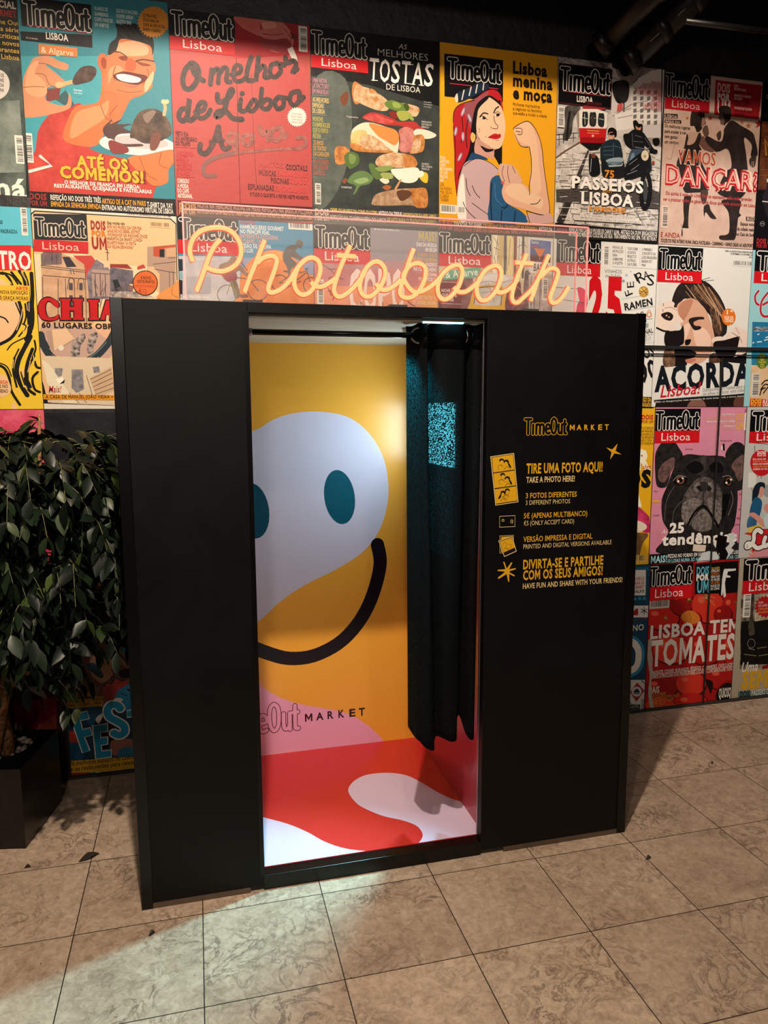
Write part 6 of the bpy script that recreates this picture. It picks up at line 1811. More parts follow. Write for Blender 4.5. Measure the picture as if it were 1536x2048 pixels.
poster(CX[0], Z1, CX[1], Z2, '#c23a58', 'pink cover mostly hidden by the leaves of the plant', p_pinkish)


def p_darkone(a):
    a.crop(0, 770, 4.7633)
    a.P('#131416~#24262a~10', '380 230 1400 250 1400 1750 380 1750')


poster(CX[1], Z1, CX[2], Z2 - .012, '#17181a', 'near-black cover between the plant and the booth left edge', p_darkone)


def p_yellow3(a):
    a.crop(1240, 780, 5.189)
    a.P('#d9a41c', '-900 180 370 195 300 1840 -900 1840')
    a.Q('#9c2048~#d0406a~24', '60 1240 140 1200 200 1220 280 1290 305 1340 300 1480 200 1460 100 1400')
    a.Q('#d9cbb4', '60 1360 160 1350 260 1390 270 1440 180 1480 60 1470').Q('#5c4026~#7d5a38~20', '60 1480 180 1480 290 1500 230 1600 170 1780 0 1760')
    a.P('#1a1a1c', '-900 1790 130 1820 60 1900 -900 1900')
    a.barcode(40, 1720, 265, 1780, False, '#3a3020', '#c9a860')
    a.part('headline').T('#e6dcc6', 'R', 165, 822, 318, 190, .06).T('#b02a20', 'des', 238, 818, 320, 44, .01, .3)
    a.T('#14110c', 'OS', 40, 1010, 316, 165, .06).T('#e6dcc6', 'A', 90, 1205, 225, 165, .05)
    a.part('cover_lines').T('#b01c1c', 'DOIS', 222, 305, 342, 44, .05).T('#7a2a1c', 'POR UM', 222, 345, 342, 30, .02)
    a.TL('#5c4210', ['CAFÉ VÊ OS TUCANOS', 'E DA ANIS, UM MANEL', 'LÁ MARIA MANGERICA', 'PEÇA DA ROMANA', 'LAÇO NO HEDY SPA -', 'PRAÇA DA RIBEIRA'], 60, 412, 342, 26, 32, .01, 'R')
    a.S('#d9c89c', 5, '175 365 340 372', False)
    a.part('coupon').P('#0b0b0d', '-600 70 340 75 345 190 -600 180')


poster(CX[5] + .02, Z1, CX[6] + .024, Z2, '#d9a41c', 'yellow cover strip right of the booth with a basket of berries', p_yellow3)


def p_dog(a):
    a.crop(1240, 780, 5.189)
    a.P('#c77c92~#cf8a9e~5', '340 195 1370 195 1300 1700 310 1720').P('#a8607a', '1290 200 1360 200 1330 560 1290 700')
    DG, MD, LT = '#161415~#2a2626~34', '#3a3433~#1e1b1b~30', '#6a605c~#2e2a29~46'
    a.Q(DG, '360 720 380 620 430 550 500 515 560 530 610 600 650 680 600 760 540 820 500 950 470 1010 400 1010 370 950')
    a.Q('#7a5c58~#3c2e2c~26', '400 830 470 740 560 700 560 790 500 900 450 960 400 930')
    a.Q(DG, '1090 680 1130 590 1200 540 1270 560 1320 640 1325 780 1290 900 1280 1010 1210 1040 1190 900 1130 780')
    a.Q('#7a5c58~#3c2e2c~26', '1150 800 1220 700 1300 680 1290 850 1240 950 1190 880')
    a.Q(DG, '640 690 720 665 860 680 1000 680 1090 700 1140 780 1200 900 1220 1120 1190 1380 1150 1480 1200 1560 1220 1680 420 1700 450 1560 500 1470 440 1350 430 1150 480 1010 540 850 580 760')
    a.Q(MD, '700 760 860 690 1040 720 1060 850 940 830 880 900 760 860 690 840').Q('#4a4442~#2a2625~30', '830 690 880 680 900 770 860 800 840 750')
    a.Q('#0e0c0d', '680 800 760 740 840 760 860 830 760 870').Q('#0e0c0d', '920 790 1000 740 1060 780 1060 850 960 850')
    a.Q(LT, '740 980 800 920 870 900 940 920 1020 990 1060 1080 1060 1260 1020 1400 960 1380 900 1250 860 1200 800 1250 730 1400 660 1380 640 1250 660 1100')
    a.Q('#8d837e~#5a524e~40', '760 1020 800 960 830 980 800 1060').Q('#8d837e~#5a524e~40', '910 960 960 980 980 1060 930 1040')
    a.Q('#4a4340~#8a807a~60', '650 1180 760 1120 840 1160 780 1260 700 1380 640 1330').Q('#4a4340~#8a807a~60', '900 1130 1000 1140 1060 1250 1020 1390 950 1320')
    a.Q('#1a1717', '790 1010 830 990 860 1040 830 1050').Q('#1a1717', '890 1010 920 990 950 1030 910 1050').Q('#2e2a29', '830 960 900 960 910 1020 870 1060 840 1020')
    a.Q('#857b74~#4a4340~50', '760 1340 860 1230 940 1330 960 1430 850 1470 750 1430').S('#0c0a0a', 22, '700 1400 770 1270 860 1200 930 1270 1020 1420').S('#0c0a0a', 7, '862 1060 862 1200')
    for x, y in ((620, 935), (1120, 950)):
        a.E('#0c0a0a', x, y, 78 if x < 800 else 44, 52).E('#7a4a34', x + 4, y, 42 if x < 800 else 30, 40).E('#140a08', x + 4, y, 24, 26).E('#e8d8cc', x - 18, y + 12, 12).E('#e8d8cc', x + 28, y - 20, 10)
    a.S('#8d837e', 7, '550 940 600 890 680 900').S('#8d837e', 6, '1060 900 1130 890 1170 940').S('#5a524e', 7, '640 1150 560 1250 540 1400').S('#5a524e', 7, '560 1000 480 1150 460 1350').S('#6a625e', 8, '1150 1050 1170 1150 1120 1300')
    a.P('#d6c8b4', '760 1600 890 1610 880 1680 750 1670')
    a.barcode(1292, 238, 1345, 416, True)
    a.masthead(352, 195, 818, 546, .64, 'Lisboa', cx=(.18, .8))
    a.part('coupon').T('#d9a444', 'DOIS', 1200, 315, 1280, 66, .03).T('#d9a444', 'UM', 1202, 412, 1276, 74, .03)
    a.TL(['#e6d6d0', '#d9a890', '#d9a890', '#e6d6d0', '#d9a890', '#e6d6d0', '#d9a890'], ['Esta revista vale', 'REFEIÇÃO NO CHIADO', 'VOUCHER PARA FATO DE BANHO', 'BRINDE NA MARCA DE SEMPRE', 'ENTRADA LIVRE', 'UM BRUNCH', 'CURSO DE COZINHA'], 862, 262, 1190, 20, 25, .01, 'R')
    a.part('cover_lines')
    for t, x, y in (('Gola pop', 675, 622), ('Franja curta', 1040, 535), ('Pulo', 352, 1060), ('Coração', 340, 1310), ('Brinco', 1235, 1090), ('Ruivo', 1230, 1245), ('Bigode', 1210, 1338), ('Coleira vintage', 1180, 1405)):
        a.T('#5c2c3a', t, x, y, x + 12 * len(t) * .8, 18, .0)
    a.P('#d9a42c', '335 1140 405 1145 408 1168 335 1165')
    a.part('headline')
    a.T('#e8e2da', '25', 510, 1482, 660, 96, .05).T('#e8e2da', 'As', 430, 1490, 485, 44, .0, .25).T('#e8e2da', 'tendências', 430, 1612, 1205, 108, .04)
    a.part('cover_lines').P('#0b0b0d', '305 1705 1285 1650 1280 1770 300 1812').T('#9ccbd0', 'MAIS!', 316, 1795, 482, 70, .03).T('#d9d4cc', 'PIZZAS NO FORNO EM SANTA MARTA, RITUAIS DE LISBOA', 492, 1742, 1265, 36, .03).T('#8fc4cc', '10 LOJAS NUMA SÓ NO CHIADO PARA JANTAR CEDO', 492, 1792, 1265, 36, .03)
    a.part('torn_paper')
    a.P('#c4cccb', '790 1790 830 1730 850 1690 920 1670 1000 1690 1020 1720 1010 1760 900 1790')
    a.P('#d9dcd8', '960 1590 1000 1580 1010 1630 990 1640').part('torn_paper#2').P('#c9ccc8', '1120 1490 1180 1480 1200 1540 1160 1560 1190 1590 1150 1640 1180 1660 1130 1720 1090 1770 1110 1690 1090 1640 1130 1600')
    a.part('torn_paper#3').P('#0a0a0b', '1010 1500 1110 1520 1090 1640 1120 1700 1060 1850 1020 1860 1030 1700 990 1640 1000 1560').part('torn_paper#4').P('#0a0a0b', '1060 1075 1140 1080 1120 1180 1090 1300 1050 1330')
    a.part('torn_paper#5').P('#0a0a0b', '1060 560 1080 555 1085 630 1062 620').P('#e0e0dc', '1045 590 1060 570 1062 620 1048 625')


poster(CX[6] + .026, Z1, CX[7] + .022, Z2, '#c77c92', 'pink cover with a black bulldog face', p_dog)


def p_shop(a):
    a.crop(1470, 820, 3.3574)
    a.P('#b9b9b4', '80 210 600 220 600 830 50 800').P('#c42028', '60 830 130 850 110 950 140 1000 600 1000 600 780 140 800').P('#cf8a94', '70 1000 150 930 600 900 600 1010')
    a.L('#3a3e44', 4, '110 220 230 230|130 240 135 330|150 400 150 450|175 400 175 460|120 300 230 310|100 480 120 560|190 420 230 420')
    a.P('#d5d3cd', '90 420 140 420 140 520 85 520').Q('#8f9698', '180 530 220 500 260 520 260 580 200 580')
    a.Q('#14202c', '115 560 130 510 160 485 195 490 200 520 180 540 160 560 140 610 115 630')
    a.Q('#c98d7c', '168 520 190 520 190 560 172 590 158 580').Q('#1e5478', '100 660 130 590 160 590 180 620 170 690 140 760 100 740').Q('#2c4c6c~#3c6c90~20', '80 790 90 720 130 720 140 780')
    a.Q('#c98d7c', '90 700 130 690 190 740 210 770 180 780 130 730').P('#d5b34c', '85 790 175 765 178 810 90 825').Q('#b9d0d0', '190 740 220 690 260 700 260 800 210 790').Q('#c98d7c', '190 660 210 630 240 650 230 700')
    a.crop(1240, 780, 5.189)
    for col, w in (('#1a1416', 62), ('#e6e2da', 42)):
        a.S(col, w, '1465 1475 1425 1450 1390 1490 1385 1560 1350 1615 1312 1632 1318 1596 1370 1600 1420 1640 1475 1625')
        a.S(col, w, '1505 1530 1490 1580 1498 1620 1540 1600')
    a.crop(1470, 820, 3.3574)
    a.L('#d9803c', 4, '90 960 115 980|100 940 120 955|130 960 120 985')
    a.masthead(105, 0, 500, 215, .65, 'Lisboa', cx=(.12, .7))
    a.part('badge').E('#b81c22', 175, 355, 75, 88).T('#e6d6cc', 'DOIS', 148, 298, 205, 20, .05).T('#e6d6cc', 'POR UM', 148, 312, 205, 10, .03)
    a.TL(['#e6d6cc', '#d98a5c', '#e6d6cc', '#d98a5c', '#e6d6cc'], ['Esta revista vale', 'OFERTA DE SALÃO', 'MENU NO RAMIRO', 'CURSO DE SUSHI', 'CINEMA AO SOL'], 118, 335, 232, 11, 17, .02)


poster(CX[7] + .024, Z1, CX[8], Z2, '#b9b9b4', 'illustrated cover with a dark-haired woman shopping, cut off at the right edge', p_shop)


# ---- row 4
def p_redlow(a):
    a.crop(0, 1180, 3.793)
    a.P('#3a1016', '-400 -200 440 -200 440 1160 -400 1160').P('#7a1a1e', '100 860 430 800 430 1130 120 1110').P('#8f3a2c', '280 1040 430 940 430 1110 280 1110')
    a.P('#111113', '-400 1140 460 1125 470 1500 -400 1500')
    a.S('#a89a94', 7, '120 1110 300 1095 305 1120 320 1090 375 1090 380 1120', False).L('#8d5a4c', 4, '280 1060 300 1020|290 1060 310 1010')
    a.P('#c9c0b8', '110 1010 130 1010 135 1100 112 1100')
    a.part('headline').T('#b9b0a8', 'A', 132, 1090, 190, 60, .06)


poster(CX[0], 0.014, CX[1] - .012, Z1, '#3a1016', 'dark red cover low on the wall behind the plant pot', p_redlow)


def p_fest(a):
    # jumbled party of generic cartoon shapes
    a.crop(0, 1180, 4.653)
    a.P('#6a4440', '560 0 1500 0 1500 1760 560 1760').P('#17354a', '560 1080 1500 1080 1500 1760 580 1760').P('#0d0d10', '560 0 1500 0 1180 420 900 480 560 700')
    a.S('#0b0b0e', 12, '1080 380 1190 560', True)
    a.Q('#1f7f9c', '1080 440 1120 390 1300 390 1300 640 1140 640 1100 560').P('#c9c0ba', '1100 310 1300 330 1300 390 1090 380')
    a.Q('#8c5348', '1060 600 1130 580 1300 640 1300 760 1180 720 1090 660').Q('#b98a70', '840 640 900 600 1000 620 1080 690 1060 780 960 860 900 840 850 780').S('#0b0b0e', 9, '1040 740 1060 800 1030 820 1060 850')
    a.Q('#23485c', '800 700 880 680 960 780 940 820 850 760').Q('#0b0b0e', '1110 760 1200 730 1240 800 1140 820')
    a.Q('#a83a34', '960 900 1000 860 1040 870 1070 820 1130 840 1180 830 1170 900 1100 960 1060 1000 1000 1020 960 980').S('#0b0b0e', 9, '960 900 1000 860 1040 870 1070 820 1130 840 1180 830')
    a.Q('#2580a8', '1080 960 1150 900 1240 890 1260 1100 1160 1120 1080 1040').S('#0b0b0e', 7, '1120 960 1180 980').E('#1a1a1c', 1200, 930, 22, 8, 30)
    a.P('#c0b4ae~#a89c98~8', '565 880 720 860 760 870 740 960 570 970')
    for x, y in ((600, 925), (650, 935), (690, 910), (740, 900), (715, 940)):
        a.E('#141416', x, y, 13, 12)
    a.Q('#48595a', '580 1120 720 1090 760 1110 740 1200 640 1260 590 1210').E('#8a9a9a', 615, 1130, 14)
    a.Q('#1d5878', '800 1100 900 1090 960 1150 900 1240 830 1250').Q('#0b0b0e', '880 1240 1000 1170 1060 1240 1040 1440 900 1460')
    a.Q('#a8362c', '620 1350 660 1310 720 1330 720 1420 640 1440').Q('#1c4a6a', '610 1440 740 1430 780 1560 620 1600').Q('#8c5a4c', '1040 1400 1240 1390 1240 1500 1060 1540')
    a.Q('#2a6a80', '1120 1480 1240 1460 1240 1560 1100 1570').P('#1c6f90', '830 1690 900 1680 960 1690 960 1730 840 1730').P('#d0ccc4', '888 1682 940 1680 940 1730 890 1735')
    a.P('#8a3030', '610 1700 820 1680 830 1730 620 1750').Q('#c99a7a', '1080 1690 1140 1670 1150 1710 1090 1720').P('#5c3a34', '980 1690 1080 1670 1080 1720 980 1730')
    a.Q('#d8d0c8', '890 1200 940 1150 960 1160 920 1240').E('#d8d0c8', 1100, 1020, 42, 20)
    a.P('#4a4440~#8a8078~30', '580 1735 1500 1700 1500 1775 580 1775')
    a.part('headline')
    for ch, q, w in (('F', '655 1170 808 1128 828 1192 745 1212 765 1300 838 1282 856 1346 782 1366 832 1490 772 1512', 0),
                     ('E', '866 1262 1000 1244 1000 1310 930 1320 934 1376 1000 1368 1000 1430 938 1440 946 1500 1034 1490 1034 1548 896 1566', 0)):
        a.S('#d6d0c6', 22, q, False, True).P('#1b86ac', q)
    for col, w in (('#d6d0c6', 92), ('#1b86ac', 66)):
        a.S(col, w, '1120 1100 1090 1070 1030 1070 1000 1120 1020 1180 1090 1220 1150 1260 1160 1320 1110 1350 1060 1330')
    a.S('#d6d0c6', 22, '1185 1125 1330 1105 1330 1160 1185 1178', False, True).P('#1b86ac', '1185 1125 1330 1105 1330 1160 1185 1178')
    a.part('cover_lines').P('#b98a1c', '590 990 965 985 955 1080 590 1100').P('#141210', '600 975 870 960 870 1005 600 1018').T('#d0a030', 'A BELA E O PAPÃO', 608, 1012, 862, 34, .03)
    a.T('#3a2408', 'uma comédia romântica', 600, 1052, 958, 34, .0, .1).T('#3a2408', 'apaixonada por Lisboa', 598, 1092, 945, 34, .0, .1)
    a.P('#c9961e', '625 1590 1500 1530 1500 1640 625 1655').P('#c9961e', '655 1650 1500 1600 1500 1670 655 1700')
    a.T('#20150a', 'Os melhores espaços de Lisboa para dançar', 640, 1636, 1500, 40, .01, .2).T('#20150a', 'e os restaurantes para celebrar o fim', 660, 1686, 1420, 40, .01, .2)


poster(CX[1] + .012, 0.014, CX[2], Z1, '#6a4440', 'cartoon party cover with blue white-edged letters low on the wall', p_fest)


def p_blue(a):
    a.crop(1230, 1080, 5.69)
    a.P('#123a50', '-900 280 385 300 340 1980 -900 1980')
    a.P('#2a6a80~#123a50~30', '-900 300 380 310 378 345 -900 340').L('#3a7c90', 14, '215 660 235 680|270 655 290 675|320 655 340 675|215 680 235 660|270 675 290 655|320 675 340 655')
    a.P('#c6beb4', '-900 340 350 340 345 630 -900 630').P('#c9c2b8', '-900 750 378 745 370 880 -900 885').S('#7a2a34', 7, '160 915 370 895', False)
    a.P('#8f2028', '195 830 235 780 260 780 262 855 195 855').L('#1a3044', 9, '330 765 330 845|295 785 365 825|295 825 365 785')
    a.P('#c6beb4', '-900 1600 350 1590 330 1870 -900 1870').P('#8f2430', '168 1730 250 1620 335 1715 240 1840').E('#c6beb4', 245, 1725, 56, 56).Q('#1a3044', '210 1735 220 1710 250 1690 272 1715 278 1735').P('#1a3044', '205 1740 280 1745 275 1755 210 1750')
    a.P('#101820', '-900 1880 330 1870 325 1980 -900 1980').L('#14242c', 9, '300 1600 350 1640|160 1830 180 1860')
    a.barcode(285, 1800, 340, 1955, True, paper='#b9b2a8')
    a.part('headline').S('#2a7898', 96, '60 1140 200 1140 280 1230 285 1370 240 1480 120 1530').S('#cfc8bc', 74, '60 1160 190 1160 258 1240 262 1370 220 1460 110 1510')
    a.part('cover_lines').T('#cfc8bc', 'R NO', 120, 1040, 325, 66, .02)
    a.TL(['#8f3a44', '#8f3a44', '#8f3a44', '#1a1a1c'], ['MUSEUS', 'BAILES', 'GOURMET', 'WALKIE'], 150, 465, 330, 34, 48, .02, 'R').TL('#b9b2a8', ['NO HOTEL', 'RUCHA'], 130, 1920, 268, 30, 42, .01, 'R')


poster(CX[5] + .03, 0.014, CX[6] + .036, Z1, '#123a50', 'dark blue knit-pattern cover strip beside the booth low on the wall', p_blue)


def p_tomato(a):
    a.crop(1230, 1100, 5.0196)
    a.P('#a0161a', '320 130 1290 100 1260 1600 300 1640')
    TR = ('#b8201c', '#8a1414', '#c83424', '#a81a18')
    for i, (x, y, rx, ry) in enumerate(((470, 680, 170, 120), (660, 520, 120, 130), (930, 560, 160, 170), (1180, 570, 110, 130), (760, 690, 100, 80), (1080, 640, 90, 80), (560, 1000, 180, 140), (900, 1000, 170, 150), (1180, 1000, 120, 150),
                                         (460, 1380, 160, 110), (760, 1340, 150, 120), (1080, 1280, 170, 120), (760, 1540, 170, 110), (1160, 1420, 140, 110), (450, 1560, 150, 80))):
        a.E('#4a0c0e', x + 6, y + 8, rx + 8, ry + 8).E(TR[i % 4], x, y, rx, ry)
        a.E('#d0583c', x - rx * .42, y - ry * .35, rx * .22, ry * .2)
    a.Q('#c8762c', '660 660 720 610 800 620 850 690 800 740 700 720').S('#a85a20', 7, '740 620 760 680 750 720')
    for x, y, r in ((740, 490, 40), (915, 475, 44), (1230, 530, 46), (505, 680, 36)):
        a.Q('#6d6a34', [(x + (r if i % 2 else r * .35) * math.cos(i * .7), y + (r if i % 2 else r * .35) * math.sin(i * .7)) for i in range(9)]).E('#a8935a', x, y, r * .25)
    a.L('#d98a5c', 5, '880 470 990 520|900 450 1000 480|930 490 1000 560')
    a.Q('#1a0c0c', '910 1300 980 1330 960 1440 940 1400').P('#ba1a1c', '1240 100 1290 100 1280 420 1230 430')
    a.part('coupon').Q('#0d0b0c', '800 160 830 140 1210 112 1232 130 1226 400 1200 425 830 440 800 420')
    a.T('#5cb0c4', 'DOIS', 815, 250, 938, 78, .03).T('#d9d4cc', 'POR', 812, 305, 940, 54, .07).T('#5cb0c4', 'UM', 818, 430, 935, 116, .03)
    a.TL(['#d0a030', '#d9d4cc', '#c8702c', '#d9d4cc', '#d9d4cc', '#c8702c', '#d9d4cc', '#d9d4cc'], ['Esta revista vale', 'REFEIÇÃO NO POLO', 'BRUNCH NA VILA', 'MENU NO CAIS', 'DO MUSEU', 'UM LIVRO', 'AULAS DE', 'DA CIDADE'], 950, 192, 1150, 24, 30, .02)
    a.P('#d9dad6', '1095 190 1210 185 1208 205 1130 215 1120 250 1155 260 1155 275 1110 275 1100 330 1110 460 1090 480 1080 420 1070 460 1055 440 1070 330 1065 260')
    a.P('#0a0a0b', '1045 120 1100 120 1070 300 1060 460 1040 450 1050 300')
    a.barcode(345, 503, 540, 578, False, '#2a2422', '#b0a79c')
    a.masthead(335, 150, 765, 480, .62, 'Lisboa', cx=(.17, .8))
    a.part('headline')
    a.T('#d8cfc4', 'LISBOA TEM', 348, 890, 1238, 125, .035).T('#d8cfc4', 'TOMATES!', 352, 1165, 1228, 245, .03)
    a.part('cover_lines')
    a.T('#d0c4b8', 'E ALFACES, COUVES, MORANGOS, PÊSSEGOS, CALHANDRO, OVOS E HORTELÃ.', 360, 1252, 1225, 38, .025).T('#d0c4b8', 'FOMOS À PROCURA DOS PRODUTORES LOCAIS E CONTAMOS-LHE TUDO.', 350, 1292, 1180, 38, .025)
    a.T('#cdbfb2', 'MAIS', 330, 1440, 440, 62, .03)
    a.TL('#c07a34', ['DOCES A DOBRAR', 'O RESTAURANTE E ROCK IN RIO', 'A LEITURA DO RITZ CLUB', 'FESTAS DE VERÃO', 'E O BAIRRO DE S. FERNANDO'], 325, 1470, 640, 28, 34, .02)
    a.part('badge').Q('#120c0c', '1010 1480 1030 1400 1120 1330 1210 1380 1220 1440 1190 1530 1060 1545').T('#e0d8cc', 'QUIOSQUE', 1035, 1482, 1195, 90, .03).P('#b83828', '1070 1500 1155 1492 1155 1535 1070 1542')
    a.part('torn_paper').P('#a89a8c', '330 900 370 890 360 1000 375 1080 370 1180 385 1230 360 1300 365 1480 400 1640 350 1600 330 1450 345 1250 320 1080')
    a.part('torn_paper#2').P('#c9c6c0', '815 125 850 50 1000 20 1040 50 1020 100')


poster(CX[6] + .038, 0.014, CX[7] + .032, Z1, '#a0161a', 'red tomato cover low on the wall, torn near its seam', p_tomato)


def p_cafe(a):
    a.crop(1470, 820, 3.3574)
    a.P('#a89c88~#2a2624~16', '40 1210 600 1190 600 1700 30 1740').P('#14120f', '40 1420 600 1380 600 1700 35 1710').P('#c9bfa4~#6a6450~12', '130 1240 250 1230 250 1400 130 1420')
    a.Q('#2e2824~#5a5044~20', '75 1240 125 1230 120 1400 130 1500 85 1500 95 1380').Q('#0f0e0e', '40 1480 70 1440 90 1480 90 1580 40 1600').Q('#0f0e0e', '140 1450 170 1420 200 1440 220 1500 180 1560 140 1520')
    a.L('#0a0a0a', 9, '40 1560 230 1540|60 1600 60 1720|130 1560 140 1700|180 1560 180 1680|220 1540 220 1660').L('#8d8270', 4, '60 1640 140 1650|90 1600 130 1610|150 1600 210 1590|160 1650 220 1640')
    a.E('#101010', 108, 1567, 27, 33).S('#8a8682', 3, [(108 + 25 * math.cos(i * .628), 1567 + 30 * math.sin(i * .628)) for i in range(10)], True, True)
    a.P('#7a1c1c', '180 1720 240 1700 240 1730 180 1740')
    a.part('badge').burst('#a81c22', 205, 1320, 64, 78, 18).TL(['#d9b8b0', '#d9b8b0', '#d98a4c', '#d98a4c'], ['GUIA', 'DE CAFÉS', 'E ESPLANADAS', 'EM LISBOA'], 155, 1300, 250, 14, 22, .02)
    a.barcode(58, 1236, 98, 1390, True)
    a.masthead(60, 1000, 480, 1205, .62, 'Lisboa', cx=(.1, .6))
    a.part('headline').T('#d0a020', 'SEMANA', 42, 1872, 420, 110, .05).T('#d9d0c4', 'Uma', 42, 1760, 150, 62, .02, .25)
    a.part('cover_lines').P('#56716c', '20 1890 600 1860 600 1980 15 1985').T('#14201e', 'DOIS', 30, 1930, 95, 40, .05).T('#14201e', 'POR UM', 30, 1965, 95, 28, .03).T('#d0d6d0', 'PASSEIO DE BARCO', 108, 1918, 330, 34, .02).T('#d0d6d0', 'E SUSHI DA AVENIDA', 108, 1962, 340, 34, .02)


poster(CX[7] + .034, 0.014, CX[8], Z1, '#a89c88', 'street cafe cover low at the right edge beside the tomatoes', p_cafe)
# ================================================================= potted ficus
PC = Vector((-0.669, 2.789, 0)); PR = Vector((0.0715, 0.3374, 0)); PRn = PR.normalized(); PL = Vector((-PRn.y, PRn.x, 0)); PS = 0.345
pcen = PC + PRn * PS / 2 + PL * PS / 2
ficus = empty('potted_ficus', (pcen.x, pcen.y, 0)); tag(ficus, 'bushy dark green ficus in a square black pot at the left of the booth', 'potted plant')
pot_m = mat('black_planter', '#0c0c0c', 0.33)
PH = 0.312


def pq(u, v, z): return PC + PRn * u * PS + PL * v * PS + Vector((0, 0, z))


pm = MB()
w_ = 0.045
for (u0, v0, u1, v1) in ((0, 0, 1, w_), (0, 1 - w_, 1, 1), (0, w_, w_, 1 - w_), (1 - w_, w_, 1, 1 - w_)):
    pm.hexa([pq(u, v, z) for z in (0, PH) for v in (v0, v1) for u in (u0, u1)], pot_m)
pm.hexa([pq(u, v, z) for z in (0.01, 0.05) for v in (w_, 1 - w_) for u in (w_, 1 - w_)], pot_m)
pm.build('planter', ficus)
# round grower's pot standing in the planter, soil, pebbles
gp = MB(); gm = mat('grower_pot', '#141312', 0.4)
for i in range(32):
    a0, a1 = 2 * math.pi * i / 32, 2 * math.pi * (i + 1) / 32
    for (r0, z0, r1, z1) in ((0.12, 0.05, 0.142, 0.318), (0.142, 0.318, 0.146, 0.324), (0.146, 0.324, 0.140, 0.326), (0.140, 0.326, 0.138, 0.29)):
        gp.face([(pcen.x + r0 * math.cos(a0), pcen.y + r0 * math.sin(a0), z0), (pcen.x + r0 * math.cos(a1), pcen.y + r0 * math.sin(a1), z0),
                 (pcen.x + r1 * math.cos(a1), pcen.y + r1 * math.sin(a1), z1), (pcen.x + r1 * math.cos(a0), pcen.y + r1 * math.sin(a0), z1)], gm, True)
gp.build('inner_pot', ficus)
so_ = MB(); sm_ = mat('soil', '#1d1510', 0.95)
so_.face([(pcen.x + 0.139 * math.cos(2 * math.pi * i / 32), pcen.y + 0.139 * math.sin(2 * math.pi * i / 32), 0.298) for i in range(32)], sm_)
so_.build('soil', ficus)
rnd = random.Random(5)
pe = MB(); pmats = [mat('pebble_pale', '#b7aa9b', 0.6), mat('pebble_grey', '#8d857b', 0.6)]


def blob(mbx, c, rx, ry, rz, m, rot=0.0, nu=8, nv=5):
    base = len(mbx.v); k = mbx.mi(m); cr, sr = math.cos(rot), math.sin(rot)
    for j in range(nv + 1):
        ph = math.pi * j / nv
        for i in range(nu):
            th = 2 * math.pi * i / nu
            x, y, z = rx * math.sin(ph) * math.cos(th), ry * math.sin(ph) * math.sin(th), rz * math.cos(ph)
            mbx.v.append((c[0] + x * cr - y * sr, c[1] + x * sr + y * cr, c[2] + z))
    for j in range(nv):
        for i in range(nu):
            a = base + j * nu + i; b2 = base + j * nu + (i + 1) % nu
            mbx.f.append((a, a + nu, b2 + nu, b2)); mbx.m.append(k); mbx.smooth.append(True)


for i in range(70):
    a = rnd.uniform(0, 2 * math.pi); r = 0.128 * math.sqrt(rnd.random())
    s = rnd.uniform(0.008, 0.018)
    blob(pe, (pcen.x + r * math.cos(a), pcen.y + r * math.sin(a), 0.303 + rnd.uniform(0, .010)), s, s * rnd.uniform(.6, .9), s * .6, rnd.choice(pmats), rnd.uniform(0, 3))
tag(pe.build('pebbles', ficus), kind='stuff')

bark = mat('ficus_bark', '#7a4f2c', 0.7)
bb = bark.node_tree.nodes['Principled BSDF']
tcv = node(bark, 'ShaderNodeTexCoord').outputs['Object']
link(bark, ramp(bark, noise_tex(bark, tcv, 60.0, 5.0, 0.7), [(0.35, '#3a2212'), (0.5, '#8a5a32'), (0.7, '#b07b4a')]), bb.inputs['Base Color'])
# braided stems
for k in range(3):
    pts = []; rad = []
    for i in range(40):
        t = i / 39; a = 2.3 * math.pi * t + k * 2.094; r = 0.030 + 0.02 * t
        pts.append((pcen.x + 0.02 + r * math.cos(a) + 0.05 * t * (k - 1), pcen.y - 0.02 + r * math.sin(a), 0.29 + 1.25 * t)); rad.append(0.026 * (1 - 0.8 * t))
    m = MB(); m.tube(pts, rad, bark, 10); m.build('trunk', ficus)
stems = [((-0.60, 2.86, 0.9), (-0.55, 2.93, 1.60)), ((-0.72, 2.72, 0.7), (-0.69, 2.70, 1.36)), ((-0.45, 2.9, 0.8), (-0.30, 2.85, 1.15))]
m = MB()
for a_, b_ in stems:
    a_, b_ = Vector(a_), Vector(b_)
    m.tube([Vector((pcen.x, pcen.y, a_.z - 0.3)), a_, (a_ + b_) / 2 + Vector((.01, .01, 0)), b_], [0.012, 0.011, 0.009, 0.005], bark, 8)
m.build('branch', ficus)

leaf_m = mat('ficus_leaf', '#1b2a1c', 0.38, 0.0, 0.26)
lb = leaf_m.node_tree.nodes['Principled BSDF']
oi = node(leaf_m, 'ShaderNodeNewGeometry')
link(leaf_m, ramp(leaf_m, oi.outputs['Random Per Island'], [(0.0, '#0a110b'), (0.6, '#121d14'), (0.9, '#1d2b1a'), (1.0, '#3e4c24')]), lb.inputs['Base Color'])
twig_m = mat('green_twig', '#5a5a34', 0.5)
lf = MB(); tw = MB(); lk = lf.mi(leaf_m)


